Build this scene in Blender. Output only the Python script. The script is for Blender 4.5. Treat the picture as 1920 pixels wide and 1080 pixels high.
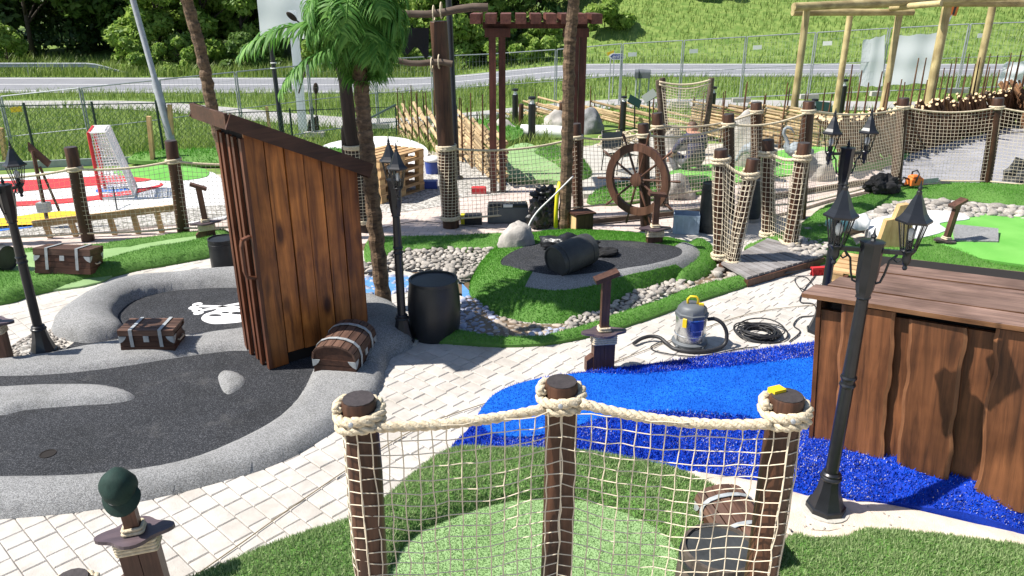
import bpy, bmesh, math, random
import numpy as np
from mathutils import Vector, Matrix, Quaternion, noise
from mathutils.geometry import delaunay_2d_cdt
for o in list(bpy.data.objects): bpy.data.objects.remove(o)
random.seed(7); np.random.seed(7)
SC = bpy.context.scene
COL = SC.collection
R = math.radians
# ------------------------------------------------------------------ camera
FPX = 1420.0; PITCH = R(21); CAMH = 3.2
cam = bpy.data.cameras.new('camera'); camo = bpy.data.objects.new('camera', cam); COL.objects.link(camo)
camo.location = (0, 0, CAMH); camo.rotation_euler = (math.pi/2 - PITCH, 0, 0)
cam.sensor_width = 36; cam.lens = 36*FPX/1920; cam.clip_start = 0.05; cam.clip_end = 1000
SC.camera = camo
# ------------------------------------------------------------------ light
SUN_DIR = Vector((0.78, 0.08, -1.0)).normalized()      # direction the light travels
w = bpy.data.worlds.new('World'); SC.world = w; w.use_nodes = True
nt = w.node_tree
sky = nt.nodes.new('ShaderNodeTexSky'); sky.sky_type = 'NISHITA'; sky.sun_disc = False
sky.sun_elevation = math.asin(-SUN_DIR.z); sky.sun_rotation = math.atan2(-SUN_DIR.x, -SUN_DIR.y)
sky.air_density = 1.0; sky.dust_density = 0.6
bg = nt.nodes['Background']; bg.inputs['Strength'].default_value = 0.085
nt.links.new(sky.outputs[0], bg.inputs[0])
sl = bpy.data.lights.new('sun', 'SUN'); sl.energy = 5.0; sl.angle = R(0.55); sl.color = (1, 0.95, 0.87)
so = bpy.data.objects.new('sun', sl); COL.objects.link(so); so.location = (-8, 0, 12)
so.rotation_euler = SUN_DIR.to_track_quat('-Z', 'Y').to_euler()
SC.render.engine = 'CYCLES'
vs = SC.view_settings
vs.view_transform = 'Standard'; vs.look = 'None'; vs.exposure = 0.82; vs.gamma = 1; vs.use_curve_mapping = False
# ------------------------------------------------------------------ pixel survey of the photograph -> real positions
def ray(u, v):
    x = (u-960)/FPX; y = -(v-540)/FPX
    return Vector((x, y*math.sin(PITCH)+math.cos(PITCH), y*math.cos(PITCH)-math.sin(PITCH)))
def P(u, v, z=0.0):
    d = ray(u, v); t = (z-CAMH)/d.z
    return Vector((d.x*t, d.y*t, z))
def PY(u, v, Y):
    d = ray(u, v); t = Y/d.y
    return Vector((d.x*t, Y, CAMH+d.z*t))
# ------------------------------------------------------------------ materials
def _mat(name):
    m = bpy.data.materials.new(name); m.use_nodes = True
    t = m.node_tree; b = t.nodes['Principled BSDF']
    return m, t, b
def N(t, kind, **kw):
    n = t.nodes.new(kind)
    for k, v in kw.items():
        if k in n.inputs.keys(): n.inputs[k].default_value = v
        else: setattr(n, k, v)
    return n
def col4(c, k=1.0): return (min(1, c[0]*k), min(1, c[1]*k), min(1, c[2]*k), 1)
def ramp(t, fac, stops):
    r = t.nodes.new('ShaderNodeValToRGB'); e = r.color_ramp.elements
    while len(e) < len(stops): e.new(0.5)
    for el, (p, c) in zip(e, stops): el.position = p; el.color = c if len(c) == 4 else (*c, 1)
    t.links.new(fac, r.inputs[0]); return r
def coords(t, stretch=(1, 1, 1), per_obj=True, space='Object'):
    tc = t.nodes.new('ShaderNodeTexCoord'); mp = t.nodes.new('ShaderNodeMapping')
    mp.inputs['Scale'].default_value = stretch
    src = tc.outputs[space]
    if per_obj:
        oi = t.nodes.new('ShaderNodeObjectInfo'); a = t.nodes.new('ShaderNodeVectorMath'); a.operation = 'ADD'
        m = t.nodes.new('ShaderNodeMath'); m.operation = 'MULTIPLY'; m.inputs[1].default_value = 37.0
        t.links.new(oi.outputs['Random'], m.inputs[0]); t.links.new(src, a.inputs[0]); t.links.new(m.outputs[0], a.inputs[1]); src = a.outputs[0]
    t.links.new(src, mp.inputs[0]); return mp.outputs[0]
def mul_random(t, colsock, amt, which='object'):
    """brightness differs from piece to piece"""
    if which == 'object': s = t.nodes.new('ShaderNodeObjectInfo').outputs['Random']
    else: s = t.nodes.new('ShaderNodeNewGeometry').outputs['Random Per Island']
    mr = t.nodes.new('ShaderNodeMapRange'); mr.inputs['To Min'].default_value = 1-amt; mr.inputs['To Max'].default_value = 1+amt
    t.links.new(s, mr.inputs[0])
    h = t.nodes.new('ShaderNodeHueSaturation'); t.links.new(mr.outputs[0], h.inputs['Value']); t.links.new(colsock, h.inputs['Color'])
    return h.outputs[0]
def bump(t, b, fac, strength, dist=0.01):
    n = t.nodes.new('ShaderNodeBump'); n.inputs['Strength'].default_value = strength; n.inputs['Distance'].default_value = dist
    t.links.new(fac, n.inputs['Height']); t.links.new(n.outputs[0], b.inputs['Normal'])
def plain(name, c, rough=0.6, var=0.18, scale=6.0, bmp=0.0, bscale=80.0, metal=0.0, rnd=0.0, isl=0.0, spec=0.4, stretch=(1, 1, 1), c2=None):
    m, t, b = _mat(name)
    v = coords(t, stretch)
    n = N(t, 'ShaderNodeTexNoise', Scale=scale, Detail=5.0, Roughness=0.6); t.links.new(v, n.inputs['Vector'])
    c2 = c2 or tuple(x*(1+var) for x in c)
    r = ramp(t, n.outputs[0], [(0.3, col4(c, 1-var)), (0.7, col4(c2))])
    o = r.outputs[0]
    if rnd: o = mul_random(t, o, rnd)
    if isl: o = mul_random(t, o, isl, 'island')
    t.links.new(o, b.inputs['Base Color'])
    b.inputs['Roughness'].default_value = rough; b.inputs['Metallic'].default_value = metal; b.inputs['Specular IOR Level'].default_value = spec
    if bmp:
        n2 = N(t, 'ShaderNodeTexNoise', Scale=bscale, Detail=4.0); t.links.new(v, n2.inputs['Vector']); bump(t, b, n2.outputs[0], bmp)
    return m
def wood(name, dark, light, axis='z', rough=0.55, knots=0.0, rnd=0.18, grain=26.0, bmp=0.35, spec=0.35):
    m, t, b = _mat(name)
    st = {'x': (0.07, 1, 1), 'y': (1, 0.07, 1), 'z': (1, 1, 0.07)}[axis]
    v = coords(t, st)
    n = N(t, 'ShaderNodeTexNoise', Scale=grain, Detail=6.0, Roughness=0.65, Distortion=0.6); t.links.new(v, n.inputs['Vector'])
    r = ramp(t, n.outputs[0], [(0.28, col4(dark)), (0.5, col4(tuple((a+c)/2 for a, c in zip(dark, light)))), (0.72, col4(light))])
    o = r.outputs[0]
    # slow tone change along and across the timber
    v2 = coords(t, (1, 1, 1)); n2 = N(t, 'ShaderNodeTexNoise', Scale=3.2, Detail=3.0); t.links.new(v2, n2.inputs['Vector'])
    mx = N(t, 'ShaderNodeMix', data_type='RGBA', blend_type='MULTIPLY'); mx.inputs['Factor'].default_value = 0.75
    r2 = ramp(t, n2.outputs[0], [(0.35, (0.5, 0.46, 0.44, 1)), (0.6, (1, 1, 1, 1))])
    t.links.new(o, mx.inputs['A']); t.links.new(r2.outputs[0], mx.inputs['B']); o = mx.outputs['Result']
    if knots:
        k = {'x': (0.35, 1, 1), 'y': (1, 0.35, 1), 'z': (1, 1, 0.35)}[axis]
        v3 = coords(t, k); vo = N(t, 'ShaderNodeTexVoronoi', Scale=4.6); t.links.new(v3, vo.inputs['Vector'])
        rk = ramp(t, vo.outputs['Distance'], [(0.10, (0.10, 0.07, 0.06, 1)), (0.24, (1, 1, 1, 1))])
        mk = N(t, 'ShaderNodeMix', data_type='RGBA', blend_type='MULTIPLY'); mk.inputs['Factor'].default_value = knots
        t.links.new(o, mk.inputs['A']); t.links.new(rk.outputs[0], mk.inputs['B']); o = mk.outputs['Result']
    if rnd: o = mul_random(t, o, rnd)
    t.links.new(o, b.inputs['Base Color']); b.inputs['Roughness'].default_value = rough; b.inputs['Specular IOR Level'].default_value = spec
    bump(t, b, n.outputs[0], bmp, 0.006)
    return m
def speckle(name, base, chip, scale, amount=0.5, rough=0.9, bmp=0.8, third=None, spec=0.2, big=0.15, dust=None):
    """granulate: coloured chips in a binder"""
    m, t, b = _mat(name); v = coords(t, (1, 1, 1), False)
    vo = N(t, 'ShaderNodeTexVoronoi', Scale=scale); t.links.new(v, vo.inputs['Vector'])
    sep = t.nodes.new('ShaderNodeSeparateColor'); t.links.new(vo.outputs['Color'], sep.inputs[0])
    st = [(0.0, col4(base, 0.75)), (max(0.02, 1-amount-0.12), col4(base)), (min(0.97, 1-amount+0.12), col4(chip))]
    if third: st.append((0.985, col4(third)))
    r = ramp(t, sep.outputs[0], st)
    n = N(t, 'ShaderNodeTexNoise', Scale=1.7, Detail=4.0); t.links.new(v, n.inputs['Vector'])
    n.inputs['Roughness'].default_value = 0.7; n.inputs['Detail'].default_value = 8.0
    r2 = ramp(t, n.outputs[0], [(0.32, (1-big, 1-big, 1-big*1.05, 1)), (0.5, (1-big*0.35, 1-big*0.35, 1-big*0.35, 1)), (0.68, (1, 1, 1, 1))])
    mx = N(t, 'ShaderNodeMix', data_type='RGBA', blend_type='MULTIPLY'); mx.inputs['Factor'].default_value = 1
    t.links.new(r.outputs[0], mx.inputs['A']); t.links.new(r2.outputs[0], mx.inputs['B'])
    o = mx.outputs['Result']
    if dust:
        n5 = N(t, 'ShaderNodeTexNoise', Scale=2.4, Detail=9.0, Roughness=0.72); t.links.new(v, n5.inputs['Vector'])
        r5 = ramp(t, n5.outputs[0], [(0.56, (0, 0, 0, 1)), (0.85, (0.7, 0.7, 0.7, 1))]); m5 = N(t, 'ShaderNodeMix', data_type='RGBA'); t.links.new(r5.outputs[0], m5.inputs['Factor']); t.links.new(o, m5.inputs['A']); m5.inputs['B'].default_value = (*dust, 1); o = m5.outputs['Result']
    t.links.new(o, b.inputs['Base Color']); b.inputs['Roughness'].default_value = rough; b.inputs['Specular IOR Level'].default_value = spec
    bump(t, b, vo.outputs['Distance'], bmp, 0.006)
    return m
def carpet(name, c, c2, sand=0.0, scale=220.0, bmp=0.7, sandcol=(0.62, 0.52, 0.44), isl=0.0, rough=0.75):
    m, t, b = _mat(name); v = coords(t, (1, 1, 1), False)
    n = N(t, 'ShaderNodeTexNoise', Scale=scale, Detail=3.0); t.links.new(v, n.inputs['Vector'])
    n2 = N(t, 'ShaderNodeTexNoise', Scale=2.2, Detail=4.0); t.links.new(v, n2.inputs['Vector'])
    ad = N(t, 'ShaderNodeMath', operation='ADD'); t.links.new(n.outputs[0], ad.inputs[0]); t.links.new(n2.outputs[0], ad.inputs[1])
    hf = N(t, 'ShaderNodeMath', operation='MULTIPLY'); hf.inputs[1].default_value = 0.5; t.links.new(ad.outputs[0], hf.inputs[0])
    r = ramp(t, hf.outputs[0], [(0.38, col4(c)), (0.62, col4(c2))]); o = r.outputs[0]
    if isl: o = mul_random(t, o, isl, 'island')
    if sand:
        n3 = N(t, 'ShaderNodeTexNoise', Scale=75.0, Detail=2.0); t.links.new(v, n3.inputs['Vector'])
        n4 = N(t, 'ShaderNodeTexNoise', Scale=1.6, Detail=2.0); t.links.new(v, n4.inputs['Vector'])
        a2 = N(t, 'ShaderNodeMath', operation='MULTIPLY_ADD'); a2.inputs[1].default_value = 0.35; t.links.new(n4.outputs[0], a2.inputs[0]); t.links.new(n3.outputs[0], a2.inputs[2])
        r3 = ramp(t, a2.outputs[0], [(0.80-sand, (0, 0, 0, 1)), (0.86-sand, (1, 1, 1, 1))])
        mx = N(t, 'ShaderNodeMix', data_type='RGBA'); t.links.new(r3.outputs[0], mx.inputs['Factor'])
        t.links.new(o, mx.inputs['A']); mx.inputs['B'].default_value = (*sandcol, 1); o = mx.outputs['Result']
    t.links.new(o, b.inputs['Base Color']); b.inputs['Roughness'].default_value = rough; b.inputs['Specular IOR Level'].default_value = 0.02 if isl else 0.2
    bump(t, b, n.outputs[0], bmp, 0.004)
    return m
def leafmat(name, c, c2, isl=0.35, trans=0.3, rough=0.5):
    m = bpy.data.materials.new(name); m.use_nodes = True; t = m.node_tree; t.nodes.clear()
    out = t.nodes.new('ShaderNodeOutputMaterial')
    g = t.nodes.new('ShaderNodeNewGeometry')
    r = ramp(t, g.outputs['Random Per Island'], [(0.0, col4(c)), (1.0, col4(c2))])
    b = t.nodes.new('ShaderNodeBsdfPrincipled'); b.inputs['Roughness'].default_value = rough; b.inputs['Specular IOR Level'].default_value = 0.3
    tr = t.nodes.new('ShaderNodeBsdfTranslucent'); mx = t.nodes.new('ShaderNodeMixShader'); mx.inputs[0].default_value = trans
    t.links.new(r.outputs[0], b.inputs['Base Color']); t.links.new(r.outputs[0], tr.inputs[0])
    t.links.new(b.outputs[0], mx.inputs[1]); t.links.new(tr.outputs[0], mx.inputs[2]); t.links.new(mx.outputs[0], out.inputs[0])
    return m
def bricks(name, c1, c2, mortar, sx, sy, rot=0.0):
    m, t, b = _mat(name); tc = t.nodes.new('ShaderNodeTexCoord'); mp = t.nodes.new('ShaderNodeMapping')
    mp.inputs['Rotation'].default_value = (0, 0, rot); t.links.new(tc.outputs['Object'], mp.inputs[0])
    br = t.nodes.new('ShaderNodeTexBrick'); t.links.new(mp.outputs[0], br.inputs['Vector'])
    br.inputs['Color1'].default_value = col4(c1); br.inputs['Color2'].default_value = col4(c2); br.inputs['Mortar'].default_value = col4(mortar)
    br.inputs['Scale'].default_value = 1; br.inputs['Mortar Size'].default_value = 0.006; br.inputs['Brick Width'].default_value = sx; br.inputs['Row Height'].default_value = sy
    n = N(t, 'ShaderNodeTexNoise', Scale=1.5, Detail=5.0); t.links.new(tc.outputs['Object'], n.inputs['Vector'])
    r2 = ramp(t, n.outputs[0], [(0.3, (0.8, 0.8, 0.8, 1)), (0.7, (1, 1, 1, 1))])
    mx = N(t, 'ShaderNodeMix', data_type='RGBA', blend_type='MULTIPLY'); mx.inputs['Factor'].default_value = 1
    t.links.new(br.outputs[0], mx.inputs['A']); t.links.new(r2.outputs[0], mx.inputs['B'])
    t.links.new(mx.outputs['Result'], b.inputs['Base Color']); b.inputs['Roughness'].default_value = 0.9
    return m
MT = {}
MT['paver'] = plain('paver', (0.45, 0.42, 0.385), 0.9, 0.07, 9, 0.4, 120, rnd=0.05, c2=(0.53, 0.50, 0.465))
def stain(m, lo=0.84):
    t = m.node_tree; b = t.nodes['Principled BSDF']; src = b.inputs['Base Color'].links[0].from_socket
    g = t.nodes.new('ShaderNodeNewGeometry'); n = N(t, 'ShaderNodeTexNoise', Scale=1.3, Detail=7.0, Roughness=0.65); t.links.new(g.outputs['Position'], n.inputs['Vector'])
    r = ramp(t, n.outputs[0], [(0.34, (lo, lo*0.98, lo*0.95, 1)), (0.56, (1, 1, 1, 1))])
    mx = N(t, 'ShaderNodeMix', data_type='RGBA', blend_type='MULTIPLY'); mx.inputs['Factor'].default_value = 1
    t.links.new(src, mx.inputs['A']); t.links.new(r.outputs[0], mx.inputs['B']); t.links.new(mx.outputs['Result'], b.inputs['Base Color']); return m
stain(MT['paver'])
MT['paver_bed'] = plain('paver_bed', (0.38, 0.36, 0.33), 0.95, 0.3, 30)
MT['pink_paving'] = bricks('pink_paving', (0.52, 0.43, 0.385), (0.60, 0.50, 0.455), (0.36, 0.29, 0.26), 0.21, 0.14, 0.1)
MT['pale_paving'] = bricks('pale_paving', (0.53, 0.50, 0.45), (0.60, 0.57, 0.52), (0.36, 0.34, 0.30), 0.21, 0.14, R(-42))
MT['grey_paving'] = bricks('grey_paving', (0.27, 0.27, 0.29), (0.31, 0.31, 0.335), (0.2, 0.2, 0.21), 0.3, 0.3, 0.2)
MT['soil'] = plain('soil', (0.44, 0.38, 0.31), 0.95, 0.25, 3.0, 0.5, 60, c2=(0.55, 0.50, 0.43))
MT['sand'] = plain('sand', (0.56, 0.47, 0.39), 0.95, 0.12, 9.0, 0.6, 120, c2=(0.64, 0.55, 0.47))
MT['rubber_black'] = speckle('rubber_black', (0.024, 0.026, 0.031), (0.066, 0.07, 0.08), 210, 0.30, 0.75, 0.8, (0.15, 0.15, 0.16), big=0.3, dust=(0.15, 0.145, 0.14))
MT['rubber_grey'] = speckle('rubber_grey', (0.25, 0.25, 0.25), (0.40, 0.40, 0.40), 200, 0.50, 0.85, 1.0, (0.42, 0.42, 0.42), big=0.28)
MT['turf'] = carpet('turf', (0.06, 0.15, 0.025), (0.12, 0.24, 0.055), 0.0, 160, 1.0)
MT['turf_blade'] = leafmat('turf_blade', (0.05, 0.16, 0.02), (0.16, 0.36, 0.065), trans=0.35, rough=0.6)
MT['turf_blade_pale'] = leafmat('turf_blade_pale', (0.12, 0.23, 0.06), (0.40, 0.50, 0.24), trans=0.35, rough=0.6)
MT['turf_blade_vivid'] = leafmat('turf_blade_vivid', (0.045, 0.18, 0.012), (0.14, 0.38, 0.045), trans=0.35, rough=0.6)
MT['fairway'] = carpet('fairway', (0.19, 0.31, 0.12), (0.27, 0.40, 0.19), 0.0, 120, 0.7)
MT['fairway_vivid'] = carpet('fairway_vivid', (0.10, 0.32, 0.05), (0.17, 0.42, 0.09), 0.0, 300, 0.4)
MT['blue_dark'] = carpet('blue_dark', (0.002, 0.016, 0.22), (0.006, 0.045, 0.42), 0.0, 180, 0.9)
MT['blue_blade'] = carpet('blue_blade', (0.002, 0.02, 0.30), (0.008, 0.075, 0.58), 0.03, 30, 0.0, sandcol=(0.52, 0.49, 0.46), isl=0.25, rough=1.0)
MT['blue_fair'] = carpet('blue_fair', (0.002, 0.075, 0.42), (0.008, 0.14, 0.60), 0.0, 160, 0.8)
MT['fair_blade'] = leafmat('fair_blade', (0.19, 0.33, 0.11), (0.30, 0.44, 0.20), trans=0.3, rough=0.7)
MT['bluefair_blade'] = leafmat('bluefair_blade', (0.002, 0.085, 0.47), (0.01, 0.16, 0.66), trans=0.3, rough=0.7)
MT['white_mat'] = plain('white_mat', (0.62, 0.62, 0.62), 0.85, 0.06, 20)
MT['red_mat'] = plain('red_mat', (0.62, 0.03, 0.04), 0.8, 0.1, 20)
MT['yellow_mat'] = plain('yellow_mat', (0.75, 0.47, 0.02), 0.8, 0.1, 20)
MT['blue_mat'] = plain('blue_mat', (0.03, 0.15, 0.55), 0.8, 0.1, 20)
MT['stone'] = plain('stone', (0.28, 0.25, 0.22), 0.85, 0.18, 6, 0.5, 60, rnd=0.33, c2=(0.44, 0.405, 0.365))
MT['bedstone'] = plain('bedstone', (0.26, 0.21, 0.16), 0.6, 0.3, 9, 0.3, 60, rnd=0.35, c2=(0.42, 0.36, 0.30))
MT['bluestone'] = plain('bluestone', (0.27, 0.30, 0.42), 0.35, 0.25, 9, 0.3, 60, rnd=0.3, c2=(0.40, 0.42, 0.52))
MT['boulder'] = plain('boulder', (0.34, 0.315, 0.29), 0.9, 0.25, 5, 0.6, 40, c2=(0.46, 0.43, 0.39))
MT['gravel'] = speckle('gravel', (0.26, 0.25, 0.23), (0.50, 0.48, 0.45), 32, 0.5, 0.9, 1.0)
MT['stream'] = plain('stream', (0.14, 0.10, 0.065), 0.45, 0.3, 7, 0.7, 30)
MT['streamblue'] = plain('streamblue', (0.10, 0.25, 0.50), 0.4, 0.15, 12)
MT['asphalt'] = plain('asphalt', (0.20, 0.205, 0.225), 0.9, 0.10, 1.5, 0.2, 60)
MT['gravelpath'] = plain('gravelpath', (0.33, 0.32, 0.31), 0.95, 0.15, 2.0)
MT['roadpaint'] = plain('roadpaint', (0.7, 0.7, 0.7), 0.7, 0.1)
MT['meadow'] = carpet('meadow', (0.09, 0.16, 0.03), (0.20, 0.27, 0.07), 0.0, 3.0, 0.6)
MT['meadow_blade'] = leafmat('meadow_blade', (0.12, 0.21, 0.03), (0.34, 0.42, 0.12), trans=0.45)
MT['post'] = wood('post', (0.022, 0.010, 0.006), (0.115, 0.050, 0.026), 'z', 0.5, rnd=0.15)
MT['post_end'] = plain('post_end', (0.042, 0.034, 0.034), 0.6, 0.25, 30, 0.3, 60)
MT['rope'] = plain('rope', (0.52, 0.43, 0.29), 0.85, 0.16, 40, 0.6, 120, c2=(0.66, 0.57, 0.42))
MT['net'] = plain('net', (0.62, 0.54, 0.41), 0.8, 0.08, 8)
MT['plank'] = wood('plank', (0.07, 0.019, 0.005), (0.60, 0.21, 0.045), 'z', 0.42, knots=0.9, rnd=0.28, grain=14, spec=0.4)
MT['plank_dark'] = wood('plank_dark', (0.03, 0.012, 0.007), (0.085, 0.036, 0.02), 'x', 0.55)
MT['plank_edge'] = wood('plank_edge', (0.05, 0.016, 0.008), (0.18, 0.065, 0.03), 'z', 0.5)
MT['shed_board'] = wood('shed_board', (0.026, 0.010, 0.005), (0.20, 0.078, 0.032), 'z', 0.5, knots=0.5, rnd=0.25, grain=18)
MT['shed_edge'] = wood('shed_edge', (0.10, 0.042, 0.018), (0.28, 0.125, 0.055), 'z', 0.5)
MT['shed_roof'] = wood('shed_roof', (0.095, 0.055, 0.045), (0.30, 0.19, 0.15), 'x', 0.6, knots=0.4)
MT['shed_roof_edge'] = wood('shed_roof_edge', (0.20, 0.09, 0.04), (0.42, 0.22, 0.11), 'x', 0.55)
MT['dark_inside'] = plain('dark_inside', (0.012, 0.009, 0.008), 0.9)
MT['sword'] = wood('sword', (0.05, 0.022, 0.014), (0.165, 0.08, 0.052), 'z', 0.5)
MT['guard'] = wood('guard', (0.045, 0.034, 0.042), (0.13, 0.095, 0.105), 'x', 0.42)
MT['chest'] = wood('chest', (0.05, 0.026, 0.018), (0.18, 0.10, 0.07), 'x', 0.6)
MT['chest_dark'] = wood('chest_dark', (0.032, 0.012, 0.008), (0.10, 0.042, 0.024), 'x', 0.6)
MT['strap'] = plain('strap', (0.36, 0.38, 0.39), 0.5, 0.2, 20, metal=0.2)
MT['black_metal'] = plain('black_metal', (0.012, 0.013, 0.016), 0.35, 0.2, 20, spec=0.5)
MT['black_plastic'] = plain('black_plastic', (0.014, 0.015, 0.017), 0.42, 0.3, 8, 0.15, 50, spec=0.5)
MT['barrel_grey'] = plain('barrel_grey', (0.035, 0.037, 0.038), 0.55, 0.35, 6, 0.3, 40)
MT['barrel_wood'] = wood('barrel_wood', (0.03, 0.026, 0.022), (0.13, 0.105, 0.085), 'z', 0.7)
MT['black_bag'] = plain('black_bag', (0.010, 0.010, 0.012), 0.38, 0.2, 10, 0.6, 25, spec=0.6)
MT['black_cloth'] = plain('black_cloth', (0.009, 0.009, 0.010), 0.85, 0.3, 10, 0.5, 30)
MT['cable'] = plain('cable', (0.022, 0.022, 0.024), 0.5, 0.2)
MT['white_cable'] = plain('white_cable', (0.66, 0.65, 0.62), 0.5, 0.05)
MT['string'] = plain('string', (0.24, 0.19, 0.12), 0.8, 0.2)
MT['yellow'] = plain('yellow', (0.72, 0.50, 0.02), 0.4, 0.08)
MT['hose_yellow'] = plain('hose_yellow', (0.62, 0.55, 0.02), 0.4, 0.1)
MT['steel'] = plain('steel', (0.62, 0.63, 0.63), 0.22, 0.1, 10, metal=0.9)
MT['galv'] = plain('galv', (0.34, 0.36, 0.38), 0.5, 0.15, 12, metal=0.3)
MT['grey_plastic'] = plain('grey_plastic', (0.10, 0.11, 0.12), 0.5, 0.15)
MT['blue_label'] = plain('blue_label', (0.03, 0.06, 0.26), 0.4, 0.1)
MT['white'] = plain('white', (0.75, 0.75, 0.74), 0.7, 0.05)
MT['tarp'] = plain('tarp', (0.70, 0.72, 0.76), 0.8, 0.06, 6, 0.0, 9, c2=(0.78, 0.80, 0.84))
MT['tarp'] = leafmat('tarp', (0.72, 0.74, 0.78), (0.78, 0.80, 0.84), trans=0.5, rough=0.8)
MT['red'] = plain('red', (0.50, 0.025, 0.03), 0.6, 0.1)
MT['orange'] = plain('orange', (0.68, 0.17, 0.03), 0.5, 0.1)
MT['green_metal'] = plain('green_metal', (0.010, 0.035, 0.025), 0.5, 0.1)
MT['raw_wood'] = wood('raw_wood', (0.40, 0.24, 0.11), (0.62, 0.42, 0.22), 'x', 0.7)
MT['raw_wood_z'] = wood('raw_wood_z', (0.42, 0.27, 0.12), (0.62, 0.44, 0.22), 'z', 0.7)
MT['log'] = wood('log', (0.36, 0.28, 0.125), (0.54, 0.45, 0.24), 'z', 0.7, knots=0.3)
MT['log_x'] = wood('log_x', (0.36, 0.28, 0.125), (0.54, 0.45, 0.24), 'x', 0.7, knots=0.3)
MT['pole'] = wood('pole', (0.27, 0.18, 0.09), (0.56, 0.43, 0.255), 'x', 0.8, rnd=0.35)
MT['stake'] = wood('stake', (0.06, 0.028, 0.014), (0.18, 0.09, 0.045), 'z', 0.8, rnd=0.35)
MT['bark'] = wood('bark', (0.075, 0.034, 0.016), (0.27, 0.14, 0.065), 'z', 0.9, rnd=0.35)
MT['poleend'] = plain('poleend', (0.60, 0.44, 0.26), 0.8, 0.2)
MT['pergola'] = wood('pergola', (0.050, 0.016, 0.012), (0.15, 0.052, 0.037), 'z', 0.5)
MT['pergola_y'] = wood('pergola_y', (0.07, 0.024, 0.018), (0.22, 0.085, 0.062), 'y', 0.5)
MT['drift'] = wood('drift', (0.05, 0.036, 0.027), (0.17, 0.125, 0.095), 'x', 0.8)
MT['mast'] = wood('mast', (0.018, 0.011, 0.009), (0.06, 0.036, 0.026), 'z', 0.7)
MT['palmtrunk'] = plain('palmtrunk', (0.06, 0.036, 0.022), 0.8, 0.45, 11, 0.9, 40, c2=(0.21, 0.135, 0.078), stretch=(1, 1, 2.2))
MT['palmleaf'] = leafmat('palmleaf', (0.06, 0.19, 0.026), (0.21, 0.42, 0.085), trans=0.4, rough=0.55)
MT['leaf_bright'] = leafmat('leaf_bright', (0.13, 0.25, 0.035), (0.34, 0.46, 0.10), trans=0.45)
MT['leaf_mid'] = leafmat('leaf_mid', (0.055, 0.12, 0.022), (0.16, 0.26, 0.055), trans=0.4)
MT['leaf_dark'] = leafmat('leaf_dark', (0.022, 0.052, 0.016), (0.07, 0.125, 0.034), trans=0.35)
MT['trunk'] = plain('trunk', (0.045, 0.034, 0.026), 0.9, 0.3, 6, 0.6, 20)
MT['capcloth'] = plain('capcloth', (0.006, 0.026, 0.020), 0.8, 0.2, 20, 0.3, 200)
MT['skin'] = plain('skin', (0.42, 0.22, 0.15), 0.6, 0.05)
MT['navy'] = plain('navy', (0.045, 0.045, 0.085), 0.85, 0.15, 8, 0.4, 18)
MT['trousers'] = plain('trousers', (0.10, 0.10, 0.11), 0.85, 0.15, 8, 0.4, 18)
MT['concrete'] = plain('concrete', (0.42, 0.40, 0.36), 0.9, 0.12, 12, 0.4, 60)
MT['birdwhite'] = plain('birdwhite', (0.24, 0.27, 0.29), 0.6, 0.3, 14, 0.4, 40)
def glass(name, tint=(1, 1, 1), rough=0.03):
    m, t, b = _mat(name); b.inputs['Base Color'].default_value = (*tint, 1)
    b.inputs['Transmission Weight'].default_value = 1; b.inputs['Roughness'].default_value = rough; b.inputs['IOR'].default_value = 1.1
    return m
MT['glass'] = glass('glass', (0.96, 0.97, 0.97))
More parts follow.
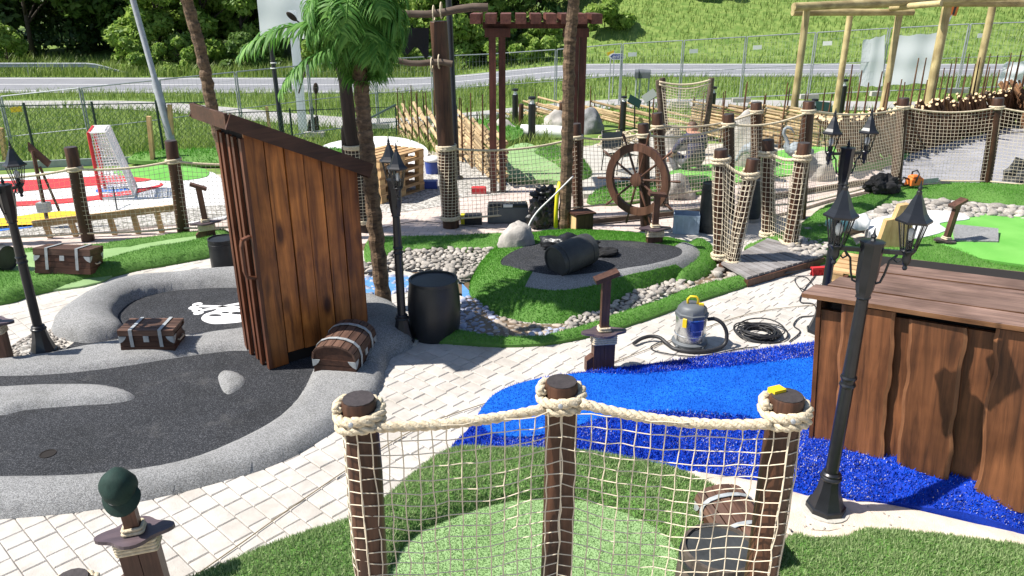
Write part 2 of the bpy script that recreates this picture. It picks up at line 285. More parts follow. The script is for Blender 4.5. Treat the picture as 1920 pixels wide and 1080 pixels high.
# ------------------------------------------------------------------ mesh builder
class MB:
    def __init__(s): s.v = []; s.f = []
    def add(s, vs, fs):
        k = len(s.v); s.v += [Vector(a) for a in vs]; s.f += [tuple(i+k for i in q) for q in fs]; return s
    def box(s, c, size, rot=None, ch=0.0):
        hx, hy, hz = size[0]/2, size[1]/2, size[2]/2
        m = rot if rot is not None else Matrix.Identity(3)
        c = Vector(c)
        if ch <= 0:
            pts = [(-hx, -hy, -hz), (hx, -hy, -hz), (hx, hy, -hz), (-hx, hy, -hz), (-hx, -hy, hz), (hx, -hy, hz), (hx, hy, hz), (-hx, hy, hz)]
            fs = [(3, 2, 1, 0), (4, 5, 6, 7), (0, 1, 5, 4), (1, 2, 6, 5), (2, 3, 7, 6), (3, 0, 4, 7)]
        else:
            pts = []
            for z, i in ((-hz, 0), (hz-ch, 0), (hz, ch)):
                pts += [(-hx+i, -hy+i, z), (hx-i, -hy+i, z), (hx-i, hy-i, z), (-hx+i, hy-i, z)]
            fs = [(3, 2, 1, 0), (8, 9, 10, 11)]
            for k in (0, 4):
                for j in range(4): fs.append((k+j, k+(j+1) % 4, k+4+(j+1) % 4, k+4+j))
        return s.add([c+m@Vector(p) for p in pts], fs)
    def beam(s, a, b, w, h, up=(0, 0, 1)):
        a, b = Vector(a), Vector(b); d = (b-a); L = d.length; d.normalize()
        u = Vector(up); x = d.cross(u)
        if x.length < 1e-4: x = d.cross(Vector((0, 1, 0)))
        x.normalize(); y = x.cross(d)
        m = Matrix((d, x, y)).transposed()
        return s.box((a+b)/2, (L, w, h), m)
    def tube(s, pts, r, n=6, closed=False, caps=True, flat=1.0):
        pts = [Vector(p) for p in pts]; k = len(pts); rr = r if isinstance(r, (list, tuple)) else [r]*k
        vs = []; fs = []; prev = None
        for i, p in enumerate(pts):
            a = pts[(i-1) % k] if (closed or i > 0) else p
            b = pts[(i+1) % k] if (closed or i < k-1) else p
            t = (b-a)
            t = t.normalized() if t.length > 1e-9 else Vector((0, 0, 1))
            if prev is None:
                q = Vector((0, 0, 1)) if abs(t.z) < 0.9 else Vector((1, 0, 0))
                x = q.cross(t).normalized()
            else:
                x = prev-t*prev.dot(t)
                x = x.normalized() if x.length > 1e-6 else t.orthogonal().normalized()
            prev = x; y = t.cross(x)
            for j in range(n):
                an = 2*math.pi*j/n
                vs.append(p+(x*math.cos(an)+y*math.sin(an)*flat)*rr[i])
        m = k if closed else k-1
        for i in range(m):
            for j in range(n):
                a = i*n+j; b = i*n+(j+1) % n; c = ((i+1) % k)*n+(j+1) % n; d = ((i+1) % k)*n+j
                fs.append((a, b, c, d))
        if caps and not closed: fs.append(tuple(range(n-1, -1, -1))); fs.append(tuple((k-1)*n+j for j in range(n)))
        return s.add(vs, fs)
    def lathe(s, prof, n=16, c=(0, 0, 0), m=None, groove=0, gdepth=0.0, capb=True, capt=True):
        c = Vector(c); m = m if m is not None else Matrix.Identity(3); vs = []; fs = []
        for r, z in prof:
            for j in range(n):
                an = 2*math.pi*j/n
                rr = r*(1-gdepth) if groove and j % groove == 0 else r
                vs.append(c+m@Vector((rr*math.cos(an), rr*math.sin(an), z)))
        for i in range(len(prof)-1):
            for j in range(n): fs.append((i*n+j, i*n+(j+1) % n, (i+1)*n+(j+1) % n, (i+1)*n+j))
        if capb: fs.append(tuple(range(n-1, -1, -1)))
        if capt: fs.append(tuple((len(prof)-1)*n+j for j in range(n)))
        return s.add(vs, fs)
    def prism(s, poly, z0, z1, m=None, c=(0, 0, 0)):
        m = m if m is not None else Matrix.Identity(3); c = Vector(c); n = len(poly)
        vs = [c+m@Vector((p[0], p[1], z0)) for p in poly]+[c+m@Vector((p[0], p[1], z1)) for p in poly]
        fs = [tuple(range(n-1, -1, -1)), tuple(range(n, 2*n))]+[(i, (i+1) % n, n+(i+1) % n, n+i) for i in range(n)]
        return s.add(vs, fs)
    def blob(s, c, size, sub=2, amp=0.2, freq=1.5, seed=0, flatbottom=False, m=None, ridg=0.0):
        bm = bmesh.new(); bmesh.ops.create_icosphere(bm, subdivisions=sub, radius=1)
        c = Vector(c); vs = []; off = Vector((seed*3.7, seed*1.3, seed*7.1)); m = m if m is not None else Matrix.Identity(3)
        for v in bm.verts:
            p = v.co.copy(); k = 1+amp*noise.noise(p*freq+off)*1.6+0.4*amp*noise.noise(p*freq*2.7+off)
            if ridg: k += ridg*(abs(noise.noise(p*freq*2.2+off*2))-0.25)
            p = p*k
            if flatbottom and p.z < -0.45: p.z = -0.45
            vs.append(c+m@Vector((p.x*size[0], p.y*size[1], p.z*size[2])))
        bm.verts.index_update()
        fs = [tuple(v.index for v in f.verts) for f in bm.faces]; bm.free()
        return s.add(vs, fs)
    def mesh(s, name, smooth=False):
        me = bpy.data.meshes.new(name); me.from_pydata([tuple(v) for v in s.v], [], s.f); me.update()
        if smooth:
            for p in me.polygons: p.use_smooth = True
        return me
    def build(s, name, mat, parent=None, smooth=False, world=False, auto=None):
        vs = s.v
        if world and parent is not None:
            inv = chain(parent).inverted(); s.v = [inv@v for v in vs]
        me = s.mesh(name, smooth)
        if auto is not None:
            for p in me.polygons: p.use_smooth = True
            try: me.set_sharp_from_angle(angle=R(auto))
            except Exception: pass
        return link(name, me, mat, parent)
def chain(o):
    m = o.matrix_basis.copy(); p = o.parent
    while p is not None: m = p.matrix_basis@m; p = p.parent
    return m
def link(name, me, mat, parent=None):
    o = bpy.data.objects.new(name, me); COL.objects.link(o)
    if mat is not None and not me.materials: me.materials.append(MT[mat] if isinstance(mat, str) else mat)
    if parent is not None: o.parent = parent
    return o
def tag(o, label=None, cat=None, group=None, kind=None):
    if label: o['label'] = label
    if cat: o['category'] = cat
    if group: o['group'] = group
    if kind: o['kind'] = kind
    return o
def thing(name, label, cat, loc=(0, 0, 0), rotz=0.0, group=None):
    o = bpy.data.objects.new(name, None); COL.objects.link(o); o.empty_display_size = 0.1
    o.location = loc; o.rotation_euler = (0, 0, rotz)
    return tag(o, label, cat, group)
def structure(o): o['kind'] = 'structure'; return o
def stuff(o): o['kind'] = 'stuff'; return o
def copy_tree(o, parent=None):
    c = o.copy(); COL.objects.link(c)
    if parent is not None: c.parent = parent
    for ch in list(o.children):
        copy_tree(ch, c)
    return c
def rotm(ax, ang): return Matrix.Rotation(ang, 3, ax)
def euler3(x, y, z): return Matrix.Rotation(z, 3, 'Z')@Matrix.Rotation(y, 3, 'Y')@Matrix.Rotation(x, 3, 'X')
# ------------------------------------------------------------------ outlines and mounds
def catmull(pts, n=6, closed=True):
    pts = [Vector((p[0], p[1])) for p in pts]; k = len(pts); out = []
    rng = range(k) if closed else range(k-1)
    for i in rng:
        if closed: p0, p1, p2, p3 = pts[(i-1) % k], pts[i], pts[(i+1) % k], pts[(i+2) % k]
        else: p0, p1, p2, p3 = pts[max(i-1, 0)], pts[i], pts[i+1], pts[min(i+2, k-1)]
        for j in range(n):
            t = j/n
            out.append(0.5*((2*p1)+(-p0+p2)*t+(2*p0-5*p1+4*p2-p3)*t*t+(-p0+3*p1-3*p2+p3)*t**3))
    if not closed: out.append(pts[-1])
    return out
def px(pts, z=0.0, n=6, smooth=True):
    g = [P(u, v, z).xy for u, v in pts]
    return catmull(g, n) if smooth else g
def seg_dist(q, poly):
    q = np.asarray(q, float); a = np.asarray([tuple(p) for p in poly], float); b = np.roll(a, -1, 0); d = np.full(len(q), 1e9)
    for p0, p1 in zip(a, b):
        e = p1-p0; L = max(1e-12, (e*e).sum()); t = np.clip(((q-p0)@e)/L, 0, 1)
        d = np.minimum(d, np.hypot(*(q-p0-t[:, None]*e).T))
    return d
def inside(q, poly):
    q = np.asarray(q, float); a = np.asarray([tuple(p) for p in poly], float); r = np.zeros(len(q), bool); j = len(a)-1
    for i in range(len(a)):
        c = ((a[i, 1] > q[:, 1]) != (a[j, 1] > q[:, 1]))
        with np.errstate(divide='ignore', invalid='ignore'):
            xx = (a[j, 0]-a[i, 0])*(q[:, 1]-a[i, 1])/(a[j, 1]-a[i, 1]+1e-15)+a[i, 0]
        r ^= c & (q[:, 0] < xx); j = i
    return r
def mound(name, mat, poly, h=0.0, w=0.15, e=0.02, res=0.05, base=-0.05, zfun=None, rough=0.0, kind='structure', prof='dome', parent=None):
    """a closed outline filled with a mesh that rises from its rim; skirt down to the ground"""
    poly = [Vector((p[0], p[1])) for p in poly]; n = len(poly)
    a = np.array([tuple(p) for p in poly]); lo, hi = a.min(0), a.max(0)
    pts = [tuple(p) for p in poly]
    if h or zfun or rough:
        gx = np.arange(lo[0], hi[0], res); gy = np.arange(lo[1], hi[1], res*0.9)
        g = np.array([(x+(res/2 if k % 2 else 0), y) for k, y in enumerate(gy) for x in gx])
        if len(g):
            g = g[inside(g, a)]
            if len(g): g = g[seg_dist(g, a) > res*0.45]
            pts += [tuple(q) for q in g]
    v, _, f, *_ = delaunay_2d_cdt([Vector(p) for p in pts], [(i, (i+1) % n) for i in range(n)], [], 1, 1e-5)
    arr = np.array([tuple(q) for q in v]); d = seg_dist(arr, a)
    t = np.clip(d/w, 0, 1); z = e+h*(np.sqrt(np.maximum(0, 1-(1-t)**2)) if prof == 'dome' else t*t*(3-2*t))
    if rough: z = z+np.array([rough*noise.noise(Vector((q[0]*3, q[1]*3, 0.3))) for q in arr])*np.clip(d/0.1, 0, 1)
    if zfun: z = z+np.array([zfun(q[0], q[1]) for q in arr])
    mb = MB(); vs = [Vector((q[0], q[1], zz)) for q, zz in zip(arr, z)]
    fs = []
    for q in f:
        A, B, C = arr[q[0]], arr[q[1]], arr[q[2]]
        fs.append(tuple(q) if (B[0]-A[0])*(C[1]-A[1])-(B[1]-A[1])*(C[0]-A[0]) > 0 else tuple(reversed(q)))
    mb.add(vs, fs)
    # skirt
    area = sum(a[i, 0]*a[(i+1) % n, 1]-a[(i+1) % n, 0]*a[i, 1] for i in range(n))
    zz = [float(e+(zfun(*p) if zfun else 0)) for p in a]
    sv = [Vector((p[0], p[1], q)) for p, q in zip(a, zz)]+[Vector((p[0], p[1], base)) for p, q in zip(a, zz)]
    sf = [((i, n+i, n+(i+1) % n, (i+1) % n) if area > 0 else (i, (i+1) % n, n+(i+1) % n, n+i)) for i in range(n)]
    me_sm = len(mb.f); mb.add(sv, sf)
    me = mb.mesh(name)
    for i, p in enumerate(me.polygons): p.use_smooth = i < me_sm
    o = link(name, me, mat, parent)
    if kind: o['kind'] = kind
    o_tri = (vs, fs)
    return o, o_tri
def scatter_blades(name, mat, tri, density, length, width, parent=None, lean=0.5, seed=1, cull=None, up=Vector((0, 0, 1)), jitter=0.4):
    rs = np.random.RandomState(seed); vs, fs = tri; V = []; F = []
    A = np.array([[tuple(vs[i]) for i in q[:3]] for q in fs])
    ar = 0.5*np.linalg.norm(np.cross(A[:, 1]-A[:, 0], A[:, 2]-A[:, 0]), axis=1)
    cen = A.mean(1)
    dens = np.array([density(c) for c in cen]) if callable(density) else np.full(len(ar), density)
    cnt = rs.poisson(ar*dens)
    idx = np.repeat(np.arange(len(ar)), cnt); n = len(idx)
    if n == 0: return None
    r1 = np.sqrt(rs.rand(n)); r2 = rs.rand(n)
    p = A[idx, 0]*(1-r1)[:, None]+A[idx, 1]*(r1*(1-r2))[:, None]+A[idx, 2]*(r1*r2)[:, None]
    an = rs.rand(n)*2*np.pi; le = length*(1-jitter+2*jitter*rs.rand(n)); ln = lean*rs.rand(n); an2 = rs.rand(n)*2*np.pi
    wx = np.stack([np.cos(an), np.sin(an), np.zeros(n)], 1)*width/2
    tip = p+np.stack([np.cos(an2)*ln*le, np.sin(an2)*ln*le, le*np.sqrt(np.maximum(0.1, 1-ln**2))], 1)
    allv = np.empty((n*3, 3)); allv[0::3] = p-wx; allv[1::3] = p+wx; allv[2::3] = tip
    me = bpy.data.meshes.new(name); me.vertices.add(n*3); me.vertices.foreach_set('co', allv.ravel())
    me.loops.add(n*3); me.loops.foreach_set('vertex_index', np.arange(n*3, dtype=np.int32))
    me.polygons.add(n); me.polygons.foreach_set('loop_start', np.arange(0, n*3, 3, dtype=np.int32)); me.polygons.foreach_set('loop_total', np.full(n, 3, dtype=np.int32))
    me.update(calc_edges=True)
    o = link(name, me, mat, parent); o['kind'] = 'stuff'
    return o
def sstep(a, b, x):
    t = min(1, max(0, (x-a)/(b-a))); return t*t*(3-2*t)
# ================================================================== SETTING
def GZ(x, y):
    s = 1.0+(0.22-1.0)*sstep(-6, 5, x)
    z = -0.06-s*sstep(14.5, 25, y)
    if y > 45:
        k = 0.06+0.34*sstep(-4, 9, x)
        z += k*(y-45)*sstep(45, 50, y)
        z += 0.35*noise.noise(Vector((x*0.12, y*0.12, 0)))*sstep(46, 56, y)
    return z
def PT(u, v):
    z = 0.0
    for _ in range(25):
        p = P(u, v, z); z = 0.6*z+0.4*GZ(p.x, p.y)
    p.z = GZ(p.x, p.y)
    return p
xs = sorted(set([round(x, 2) for x in np.concatenate([np.arange(-160, -30, 10), np.arange(-30, 40, 1.0), np.arange(40, 161, 10)])]))
ys = sorted(set([round(y, 2) for y in np.concatenate([np.arange(-12, 14, 2.0), np.arange(14, 26, 0.75), np.arange(26, 60, 1.5), np.arange(60, 221, 8)])]))
mb = MB(); nx = len(xs)
mb.add([(x, y, GZ(x, y)) for y in ys for x in xs], [(j*nx+i, j*nx+i+1, (j+1)*nx+i+1, (j+1)*nx+i) for j in range(len(ys)-1) for i in range(nx-1)])
g = structure(mb.build('ground', 'soil', smooth=True))
g.data.materials.append(MT['meadow'])
for p in g.data.polygons:
    c = p.center
    if c.y > 18.5 or (c.x < -4.5 and c.y > 14.6): p.material_index = 1
def drape(name, mat, x0, x1, ya, yb, lift, step=2.0):
    """a ribbon laid on the terrain between two edge lines ya(x), yb(x)"""
    m = MB(); n = int((x1-x0)/step)+1; k = 7
    vs = []
    for i in range(n):
        x = x0+(x1-x0)*i/(n-1)
        for j in range(k):
            y = ya(x)+(yb(x)-ya(x))*j/(k-1); vs.append((x, y, GZ(x, y)+lift))
    m.add(vs, [(i*k+j, (i+1)*k+j, (i+1)*k+j+1, i*k+j+1) for i in range(n-1) for j in range(k-1)])
    return structure(m.build(name, mat, smooth=True))
drape('road', 'asphalt', -90, 90, lambda x: 36.6-0.01*x, lambda x: 44.0-0.01*x, 0.03)
drape('road_edge_line', 'roadpaint', -90, 90, lambda x: 37.3-0.01*x, lambda x: 37.46-0.01*x, 0.036)
drape('road_edge_line', 'roadpaint', -90, 90, lambda x: 43.2-0.01*x, lambda x: 43.36-0.01*x, 0.036)
drape('road_centre_line', 'roadpaint', -90, 90, lambda x: 40.2-0.01*x, lambda x: 40.34-0.01*x, 0.036)
pathc = lambda x: 27.2+5.6*sstep(-3, -18, x) if x < -3 else 27.2-1.0*sstep(2, 16, x)
drape('path', 'gravelpath', -60, 60, lambda x: pathc(x)-1.25, lambda x: pathc(x)+1.15, 0.03, 1.0)
# meadow grass (nobody could count it)
def grass_field(name, x0, x1, y0, y1, n, ln, wd, seed, mat='meadow_blade', cond=None, clump=0.0):
    rs = np.random.RandomState(seed); V = []
    x = x0+(x1-x0)*rs.rand(n); y = y0+(y1-y0)*rs.rand(n)
    keep = np.array([(cond(a, b) if cond else True) for a, b in zip(x, y)]); x, y = x[keep], y[keep]; n = len(x)
    z = np.array([GZ(a, b) for a, b in zip(x, y)])-0.02
    k = np.array([0.65+0.7*(noise.noise(Vector((a*0.5, b*0.5, seed)))*0.5+0.5) for a, b in zip(x, y)])
    le = ln*k*(0.5+rs.rand(n)); an = rs.rand(n)*6.283; a2 = rs.rand(n)*6.283; l2 = le*(0.15+0.45*rs.rand(n))
    p = np.stack([x, y, z], 1); wv = np.stack([np.cos(an), np.sin(an)*0.4, 0*an], 1)*wd/2
    mid = p+np.stack([np.cos(a2)*l2*0.3+0.05*le, np.sin(a2)*l2*0.3, le*0.6], 1)
    tip = p+np.stack([np.cos(a2)*l2+0.15*le, np.sin(a2)*l2, le], 1)
    v = np.empty((n*5, 3)); v[0::5] = p-wv; v[1::5] = p+wv; v[2::5] = mid+wv*0.7; v[3::5] = mid-wv*0.7; v[4::5] = tip
    f = []
    for i in range(n): f += [(5*i, 5*i+1, 5*i+2, 5*i+3), (5*i+3, 5*i+2, 5*i+4)]
    me = bpy.data.meshes.new(name); me.from_pydata(v.tolist(), [], f); me.update()
    return stuff(link(name, me, mat))
offp = lambda a, b: abs(b-pathc(a)) > 1.35
o = grass_field('meadow_grass', -24, 1, 16.5, 36.3, 34000, 0.34, 0.03, 3, cond=lambda a, b: offp(a, b) and b > 18.2-0.28*(a+5) if a > -9 else offp(a, b)); tag(o, 'long wispy meadow grass behind the mesh fences', 'grass')
o = grass_field('verge_grass', 0, 30, 22.5, 36.3, 18000, 0.26, 0.03, 4, cond=offp); tag(o, 'green verge grass between the path and the road', 'grass')
o = grass_field('hillside_grass', -14, 60, 44.3, 78, 70000, 0.28, 0.05, 5); tag(o, 'tall grass covering the hillside beyond the road', 'grass')
o = grass_field('roadside_grass', -45, -3, 44.2, 50, 12000, 0.6, 0.06, 6); tag(o, 'tall roadside grass in front of the wood', 'grass')
# ---------------------------------------------------------------- paved surfaces
pale_poly = px([(-500, 1250), (-500, 640), (-60, 600), (200, 525), (395, 470), (520, 470), (680, 470), (900, 560), (1060, 500), (1180, 440), (1330, 425), (1420, 440), (1560, 470), (1640, 560), (1640, 700), (1250, 760), (900, 860), (760, 930), (500, 1100), (420, 1250)], n=3)
structure(mound('paving_bed', 'paver_bed', pale_poly, e=-0.012, base=-0.07)[0])
structure(mound('walkway_paving', 'pink_paving', px([(-300, 500), (-300, 395), (0, 402), (345, 385), (640, 365), (830, 345), (1000, 352), (1060, 372), (1200, 362), (1340, 335), (1480, 312), (1620, 315), (1700, 335), (1560, 372), (1480, 395), (1330, 425), (1200, 440), (1000, 432), (900, 445), (690, 455), (420, 470), (200, 480)], n=4), e=-0.008, base=-0.07)[0])
structure(mound('plaza_paving', 'grey_paving', [P(*q).xy for q in [(1610, 352), (1690, 290), (1800, 262), (1900, 236), (2150, 215), (2250, 360), (1900, 360)]], e=-0.004, base=-0.07)[0])
structure(mound('gravel_bed', 'gravel', px([(700, 395), (690, 330), (790, 300), (880, 305), (950, 340), (945, 362), (850, 372), (830, 385)], n=4), e=-0.002, base=-0.07)[0])
# pavers: rows run away to the right; the 300 nearest are pieces, the rest one part
pv = structure(mound('paving', 'paver_bed', [(q.x, q.y) for q in [P(-40, 1075), P(400, 1078), P(380, 1050)]], e=-0.014, base=-0.05)[0])
ang = R(-42); ca, sa = math.cos(ang), math.sin(ang)
def pv_mesh(L, Wd=0.14, j=0.004, sd=0):
    rs = random.Random(sd); m = MB(); m.box((0, 0, -0.03), (L-j, Wd-j, 0.06), None, 0.006)
    for i in range(8, 12): m.v[i].z += rs.uniform(-0.001, 0.001)
    me = m.mesh('paver'); me.materials.append(MT['paver']); return me
pml = {L: [pv_mesh(L, sd=k) for k in range(2)] for L in (0.14, 0.175, 0.21)}
polyA = np.array([tuple(p) for p in pale_poly])
BLACK_OUT = px([(-200, 960), (0, 955), (200, 935), (380, 895), (540, 830), (640, 760), (690, 700), (730, 640), (700, 580), (560, 540), (300, 545), (150, 590), (60, 680), (-200, 720)], n=3)
cand = []; rsp = random.Random(11)
for ri in range(-60, 80):
    s = -9.0+rsp.random()*0.2
    while s < 9.5:
        L = rsp.choice((0.14, 0.175, 0.21, 0.14, 0.21)); c = s+L/2; s += L
        r = ri*0.14
        x = -1.5+ca*c-sa*r; y = 6.0+sa*c+ca*r
        cand.append((x, y, L))
C = np.array([(a, b) for a, b, _ in cand]); ok = inside(C, polyA) & (C[:, 1] < 11.5)
hid = inside(C, np.array([tuple(p) for p in BLACK_OUT])) & (seg_dist(C, BLACK_OUT) > 0.25)
sx = C[:, 0]/np.maximum(0.5, C[:, 1]*math.cos(PITCH)+CAMH*math.sin(PITCH))*FPX
zc = C[:, 1]*math.cos(PITCH)+CAMH*math.sin(PITCH); sy = 540-(-CAMH*math.cos(PITCH)+C[:, 1]*math.sin(PITCH))/zc*FPX
vis = (np.abs(sx) < 1010) & (sy < 1130)
ok &= ~hid & vis
order = sorted(np.where(ok)[0], key=lambda i: C[i, 1])
own = [i for i in order if sy[i] < 1085 and abs(sx[i]) < 965]
# those that really show: not under turf or carpet
COVER = [px([(420, 1085), (600, 1010), (700, 950), (790, 890), (850, 850), (905, 775), (960, 730), (1100, 712), (1300, 690), (1540, 650), (1700, 700), (1700, 1150), (420, 1200)], n=2)]
cov = inside(C, np.array([tuple(p) for p in COVER[0]])) & (seg_dist(C, COVER[0]) > 0.2)
own = [i for i in own if not cov[i]][:300]; ownset = set(own)
restmb = MB()
for i in order:
    if cov[i]: continue
    x, y, L = cand[i]; dz = rsp.uniform(-0.002, 0.002)
    if i in ownset:
        o = bpy.data.objects.new('paver', rsp.choice(pml[L])); COL.objects.link(o); o.parent = pv
        o.location = (x, y, dz); o.rotation_euler = (rsp.uniform(-.006, .006), rsp.uniform(-.006, .006), ang+rsp.uniform(-.008, .008))
    else: restmb.box((x, y, -0.03+dz), (L-0.004, 0.136, 0.06), euler3(rsp.uniform(-.006, .006), rsp.uniform(-.006, .006), ang+rsp.uniform(-.008, .008)), 0.005)
MT['paver_rest'] = plain('paver_rest', (0.45, 0.42, 0.385), 0.9, 0.07, 9, 0.4, 120, isl=0.05, c2=(0.53, 0.50, 0.465))
stain(MT['paver_rest'])
stuff(restmb.build('pavers', 'paver_rest', pv))
structure(mound('far_pale_paving', 'pale_paving', px([(-300, 640), (-300, 590), (200, 520), (395, 468), (500, 468), (400, 520), (150, 575)], n=3), e=-0.006, base=-0.07)[0])
# ---------------------------------------------------------------- black putting course with grey rubber banks (left)
mound('black_putting_surface', 'rubber_black', px([(-220, 915), (0, 912), (190, 908), (340, 886), (450, 845), (545, 790), (600, 740), (640, 690), (640, 640), (560, 560), (420, 520), (300, 520), (200, 545), (180, 600), (60, 690), (-220, 715)], n=4), e=0.012, base=-0.05)
bk = []
def bank(pts, h, w, e=0.0, n=5, res=0.045, mat='rubber_grey', nm='rubber_bank', prof='dome'):
    o, t = mound(nm, mat, px(pts, n=n), h=h, w=w, e=e, res=res, rough=0.012, prof=prof); return o
# outer ring in front
bank([(-240, 905), (0, 903), (180, 898), (330, 876), (430, 842), (520, 792), (565, 742), (585, 700), (610, 660), (700, 672), (722, 705), (690, 760), (560, 852), (400, 908), (200, 953), (0, 974), (-240, 985)], 0.11, 0.17, n=5)
# between the two black levels
bank([(-220, 705), (0, 708), (120, 703), (230, 690), (330, 674), (420, 662), (500, 655), (520, 612), (470, 618), (400, 627), (330, 634), (240, 640), (180, 650), (120, 662), (40, 674), (-220, 694)], 0.085, 0.2)
# hill round the upper end
bank([(95, 622), (130, 583), (200, 548), (262, 532), (330, 526), (400, 521), (500, 514), (560, 524), (500, 540), (400, 542), (320, 548), (262, 562), (232, 580), (222, 600), (240, 625), (200, 640), (150, 645)], 0.20, 0.30, res=0.05)
# right of the outhouse
bank([(600, 640), (640, 575), (690, 566), (740, 580), (772, 615), (775, 650), (735, 672), (715, 700), (640, 690)], 0.20, 0.30)
# two islands in the black
bank([(-60, 770), (-60, 738), (60, 728), (170, 726), (225, 733), (256, 746), (225, 758), (130, 765), (50, 772), (0, 782)], 0.075, 0.12)
bank([(408, 706), (425, 698), (450, 703), (462, 714), (455, 728), (428, 743), (413, 730)], 0.05, 0.1, res=0.03)
# hole cup
m = MB(); c = P(90, 851, 0.013); m.lathe([(0.058, 0.0), (0.058, 0.004), (0.05, 0.004), (0.05, 0.001)], 20, c); cup = m.build('hole_cup', 'dark_inside'); tag(cup, 'small round hole cup sunk in the black putting surface', 'golf hole')
# drain plate
# skull and crossbones painted on the upper black level
def flat(name, mat, poly, z0, z1, parent=None):
    m = MB(); m.prism([(p[0], p[1]) for p in poly], z0, z1); return m.build(name, mat, parent)
MT['whitepaint'] = plain('whitepaint', (0.74, 0.74, 0.74), 0.8, 0.06, 30)
sk = flat('painted_skull', 'whitepaint', list(reversed(px([(378, 600), (384, 592), (401, 586), (412, 580), (427, 578), (442, 579), (455, 585), (475, 584), (492, 588), (490, 597), (465, 604), (440, 608), (404, 610), (386, 606)], n=4))), 0.010, 0.017)
tag(sk, 'white skull and crossbones painted on the black putting surface', 'painted emblem')
for c, a, b in (((404, 594), 12, 2.0), ((446, 590), 12, 2.5), ((423, 589), 7, 1.5)):
    flat('eye_socket', 'rubber_black', list(reversed([P(c[0]+a*math.cos(k*math.pi/8), c[1]+b*math.sin(k*math.pi/8)).xy for k in range(16)])), 0.016, 0.020, sk)
def bone(a, b, wd=2.2):
    A, B = P(*a), P(*b); d = (B-A).normalized(); nrm = Vector((-d.y, d.x, 0)); m = MB()
    pts = [A+nrm*0.028, B+nrm*0.028, B-nrm*0.028, A-nrm*0.028]
    m.prism([(p.x, p.y) for p in reversed(pts)], 0.010, 0.0165)
    for e in (A, B):
        for sgn in (1, -1):
            c = e+nrm*0.045*sgn; m.prism([(c.x+0.055*math.cos(k*math.pi/5), c.y+0.055*math.sin(k*math.pi/5)) for k in range(10)], 0.010, 0.0155+0.001*sgn)
    return m.build('bone', 'whitepaint', sk)
bone((367, 576), (470, 579)); bone((371, 586), (468, 568))
# ---------------------------------------------------------------- turf on the left
def turf(name, pts, h, w, e=0.03, dens=6500, ln=0.024, wd=0.006, mat='turf', blade='turf_blade', seed=1, n=5, res=0.06, prof='dome', zfun=None):
    o, t = mound(name, mat, px(pts, n=n), h=h, w=w, e=e, res=res, prof=prof, zfun=zfun, rough=0.01)
    if dens:
        b = scatter_blades('turf_blades', blade, t, dens, ln, wd, o, seed=seed, lean=0.9)
    return o
mound('fairway', 'fairway', px([(-200, 560), (-200, 480), (60, 470), (200, 470), (345, 446), (420, 440), (430, 470), (250, 500), (150, 540)], n=4), e=0.02, h=0.05, w=0.3, res=0.15)
turf('turf_bank', [(-240, 600), (-240, 540), (0, 522), (110, 520), (180, 503), (260, 480), (340, 466), (410, 452), (410, 478), (330, 496), (250, 510), (150, 535), (60, 555), (0, 572)], 0.10, 0.22, dens=4500, seed=2)
turf('turf_bank', [(-240, 490), (-240, 470), (0, 472), (90, 470), (200, 462), (330, 444), (420, 436), (420, 446), (330, 458), (200, 476), (90, 482), (0, 488)], 0.05, 0.15, dens=3000, seed=3)
# ---------------------------------------------------------------- hockey themed course behind the left net
hz = 0.0
mound('white_course_surface', 'white_mat', px([(-200, 440), (-200, 345), (0, 330), (120, 322), (260, 318), (400, 325), (430, 380), (420, 412), (300, 425), (120, 440)], n=3), e=0.02, base=-0.06)
mound('gravel_strip', 'gravel', px([(120, 440), (300, 425), (430, 405), (440, 385), (300, 400), (150, 415), (-100, 440), (-100, 452)], n=3), e=0.028, base=-0.06)
for nm, mt, pts in (('red_band', 'red_mat', [(-100, 372), (-100, 350), (0, 343), (110, 338), (215, 332), (275, 335), (275, 342), (180, 350), (60, 360)]),
                    ('red_line', 'red_mat', [(-100, 396), (-100, 388), (60, 380), (180, 370), (290, 352), (300, 346), (302, 352), (230, 370), (120, 384)]),
                    ('yellow_band', 'yellow_mat', [(-100, 440), (-100, 420), (0, 413), (90, 402), (145, 400), (152, 412), (140, 420), (60, 428)]),
                    ('blue_band', 'blue_mat', [(-100, 446), (-100, 436), (0, 428), (60, 425), (58, 430), (0, 437)]),
                    ('blue_crease', 'blue_mat', [(180, 362), (190, 356), (215, 353), (238, 355), (240, 360), (215, 364)])):
    structure(mound(nm, mt, px(pts, n=3), e=0.034, base=0.0)[0])
mound('fairway', 'fairway_vivid', px([(220, 330), (225, 318), (300, 312), (380, 318), (390, 332), (350, 340), (290, 340)], n=4), e=0.03, h=0.03, w=0.4, res=0.2)
turf('turf_bank', [(240, 300), (300, 290), (420, 285), (500, 285), (640, 285), (700, 300), (560, 305), (420, 308), (300, 306)], 0.1, 0.4, dens=500, ln=0.06, wd=0.02, blade='turf_blade_vivid', seed=9, res=0.2)
# ---------------------------------------------------------------- stream, island, turf (centre)
mound('stream_bed', 'stream', px([(600, 520), (690, 455), (800, 468), (950, 465), (1000, 500), (1100, 560), (1200, 520), (1330, 480), (1420, 500), (1400, 540), (1250, 560), (1130, 625), (1000, 650), (880, 650), (790, 620), (700, 590)], n=3), e=-0.012, base=-0.08)
for pts in ([(690, 512), (835, 516), (836, 536), (760, 545), (690, 560)], [(866, 530), (880, 545), (930, 585), (925, 640), (868, 622)]):
    structure(mound('stream_liner', 'streamblue', [P(*q).xy for q in pts], e=-0.004, base=-0.05)[0])
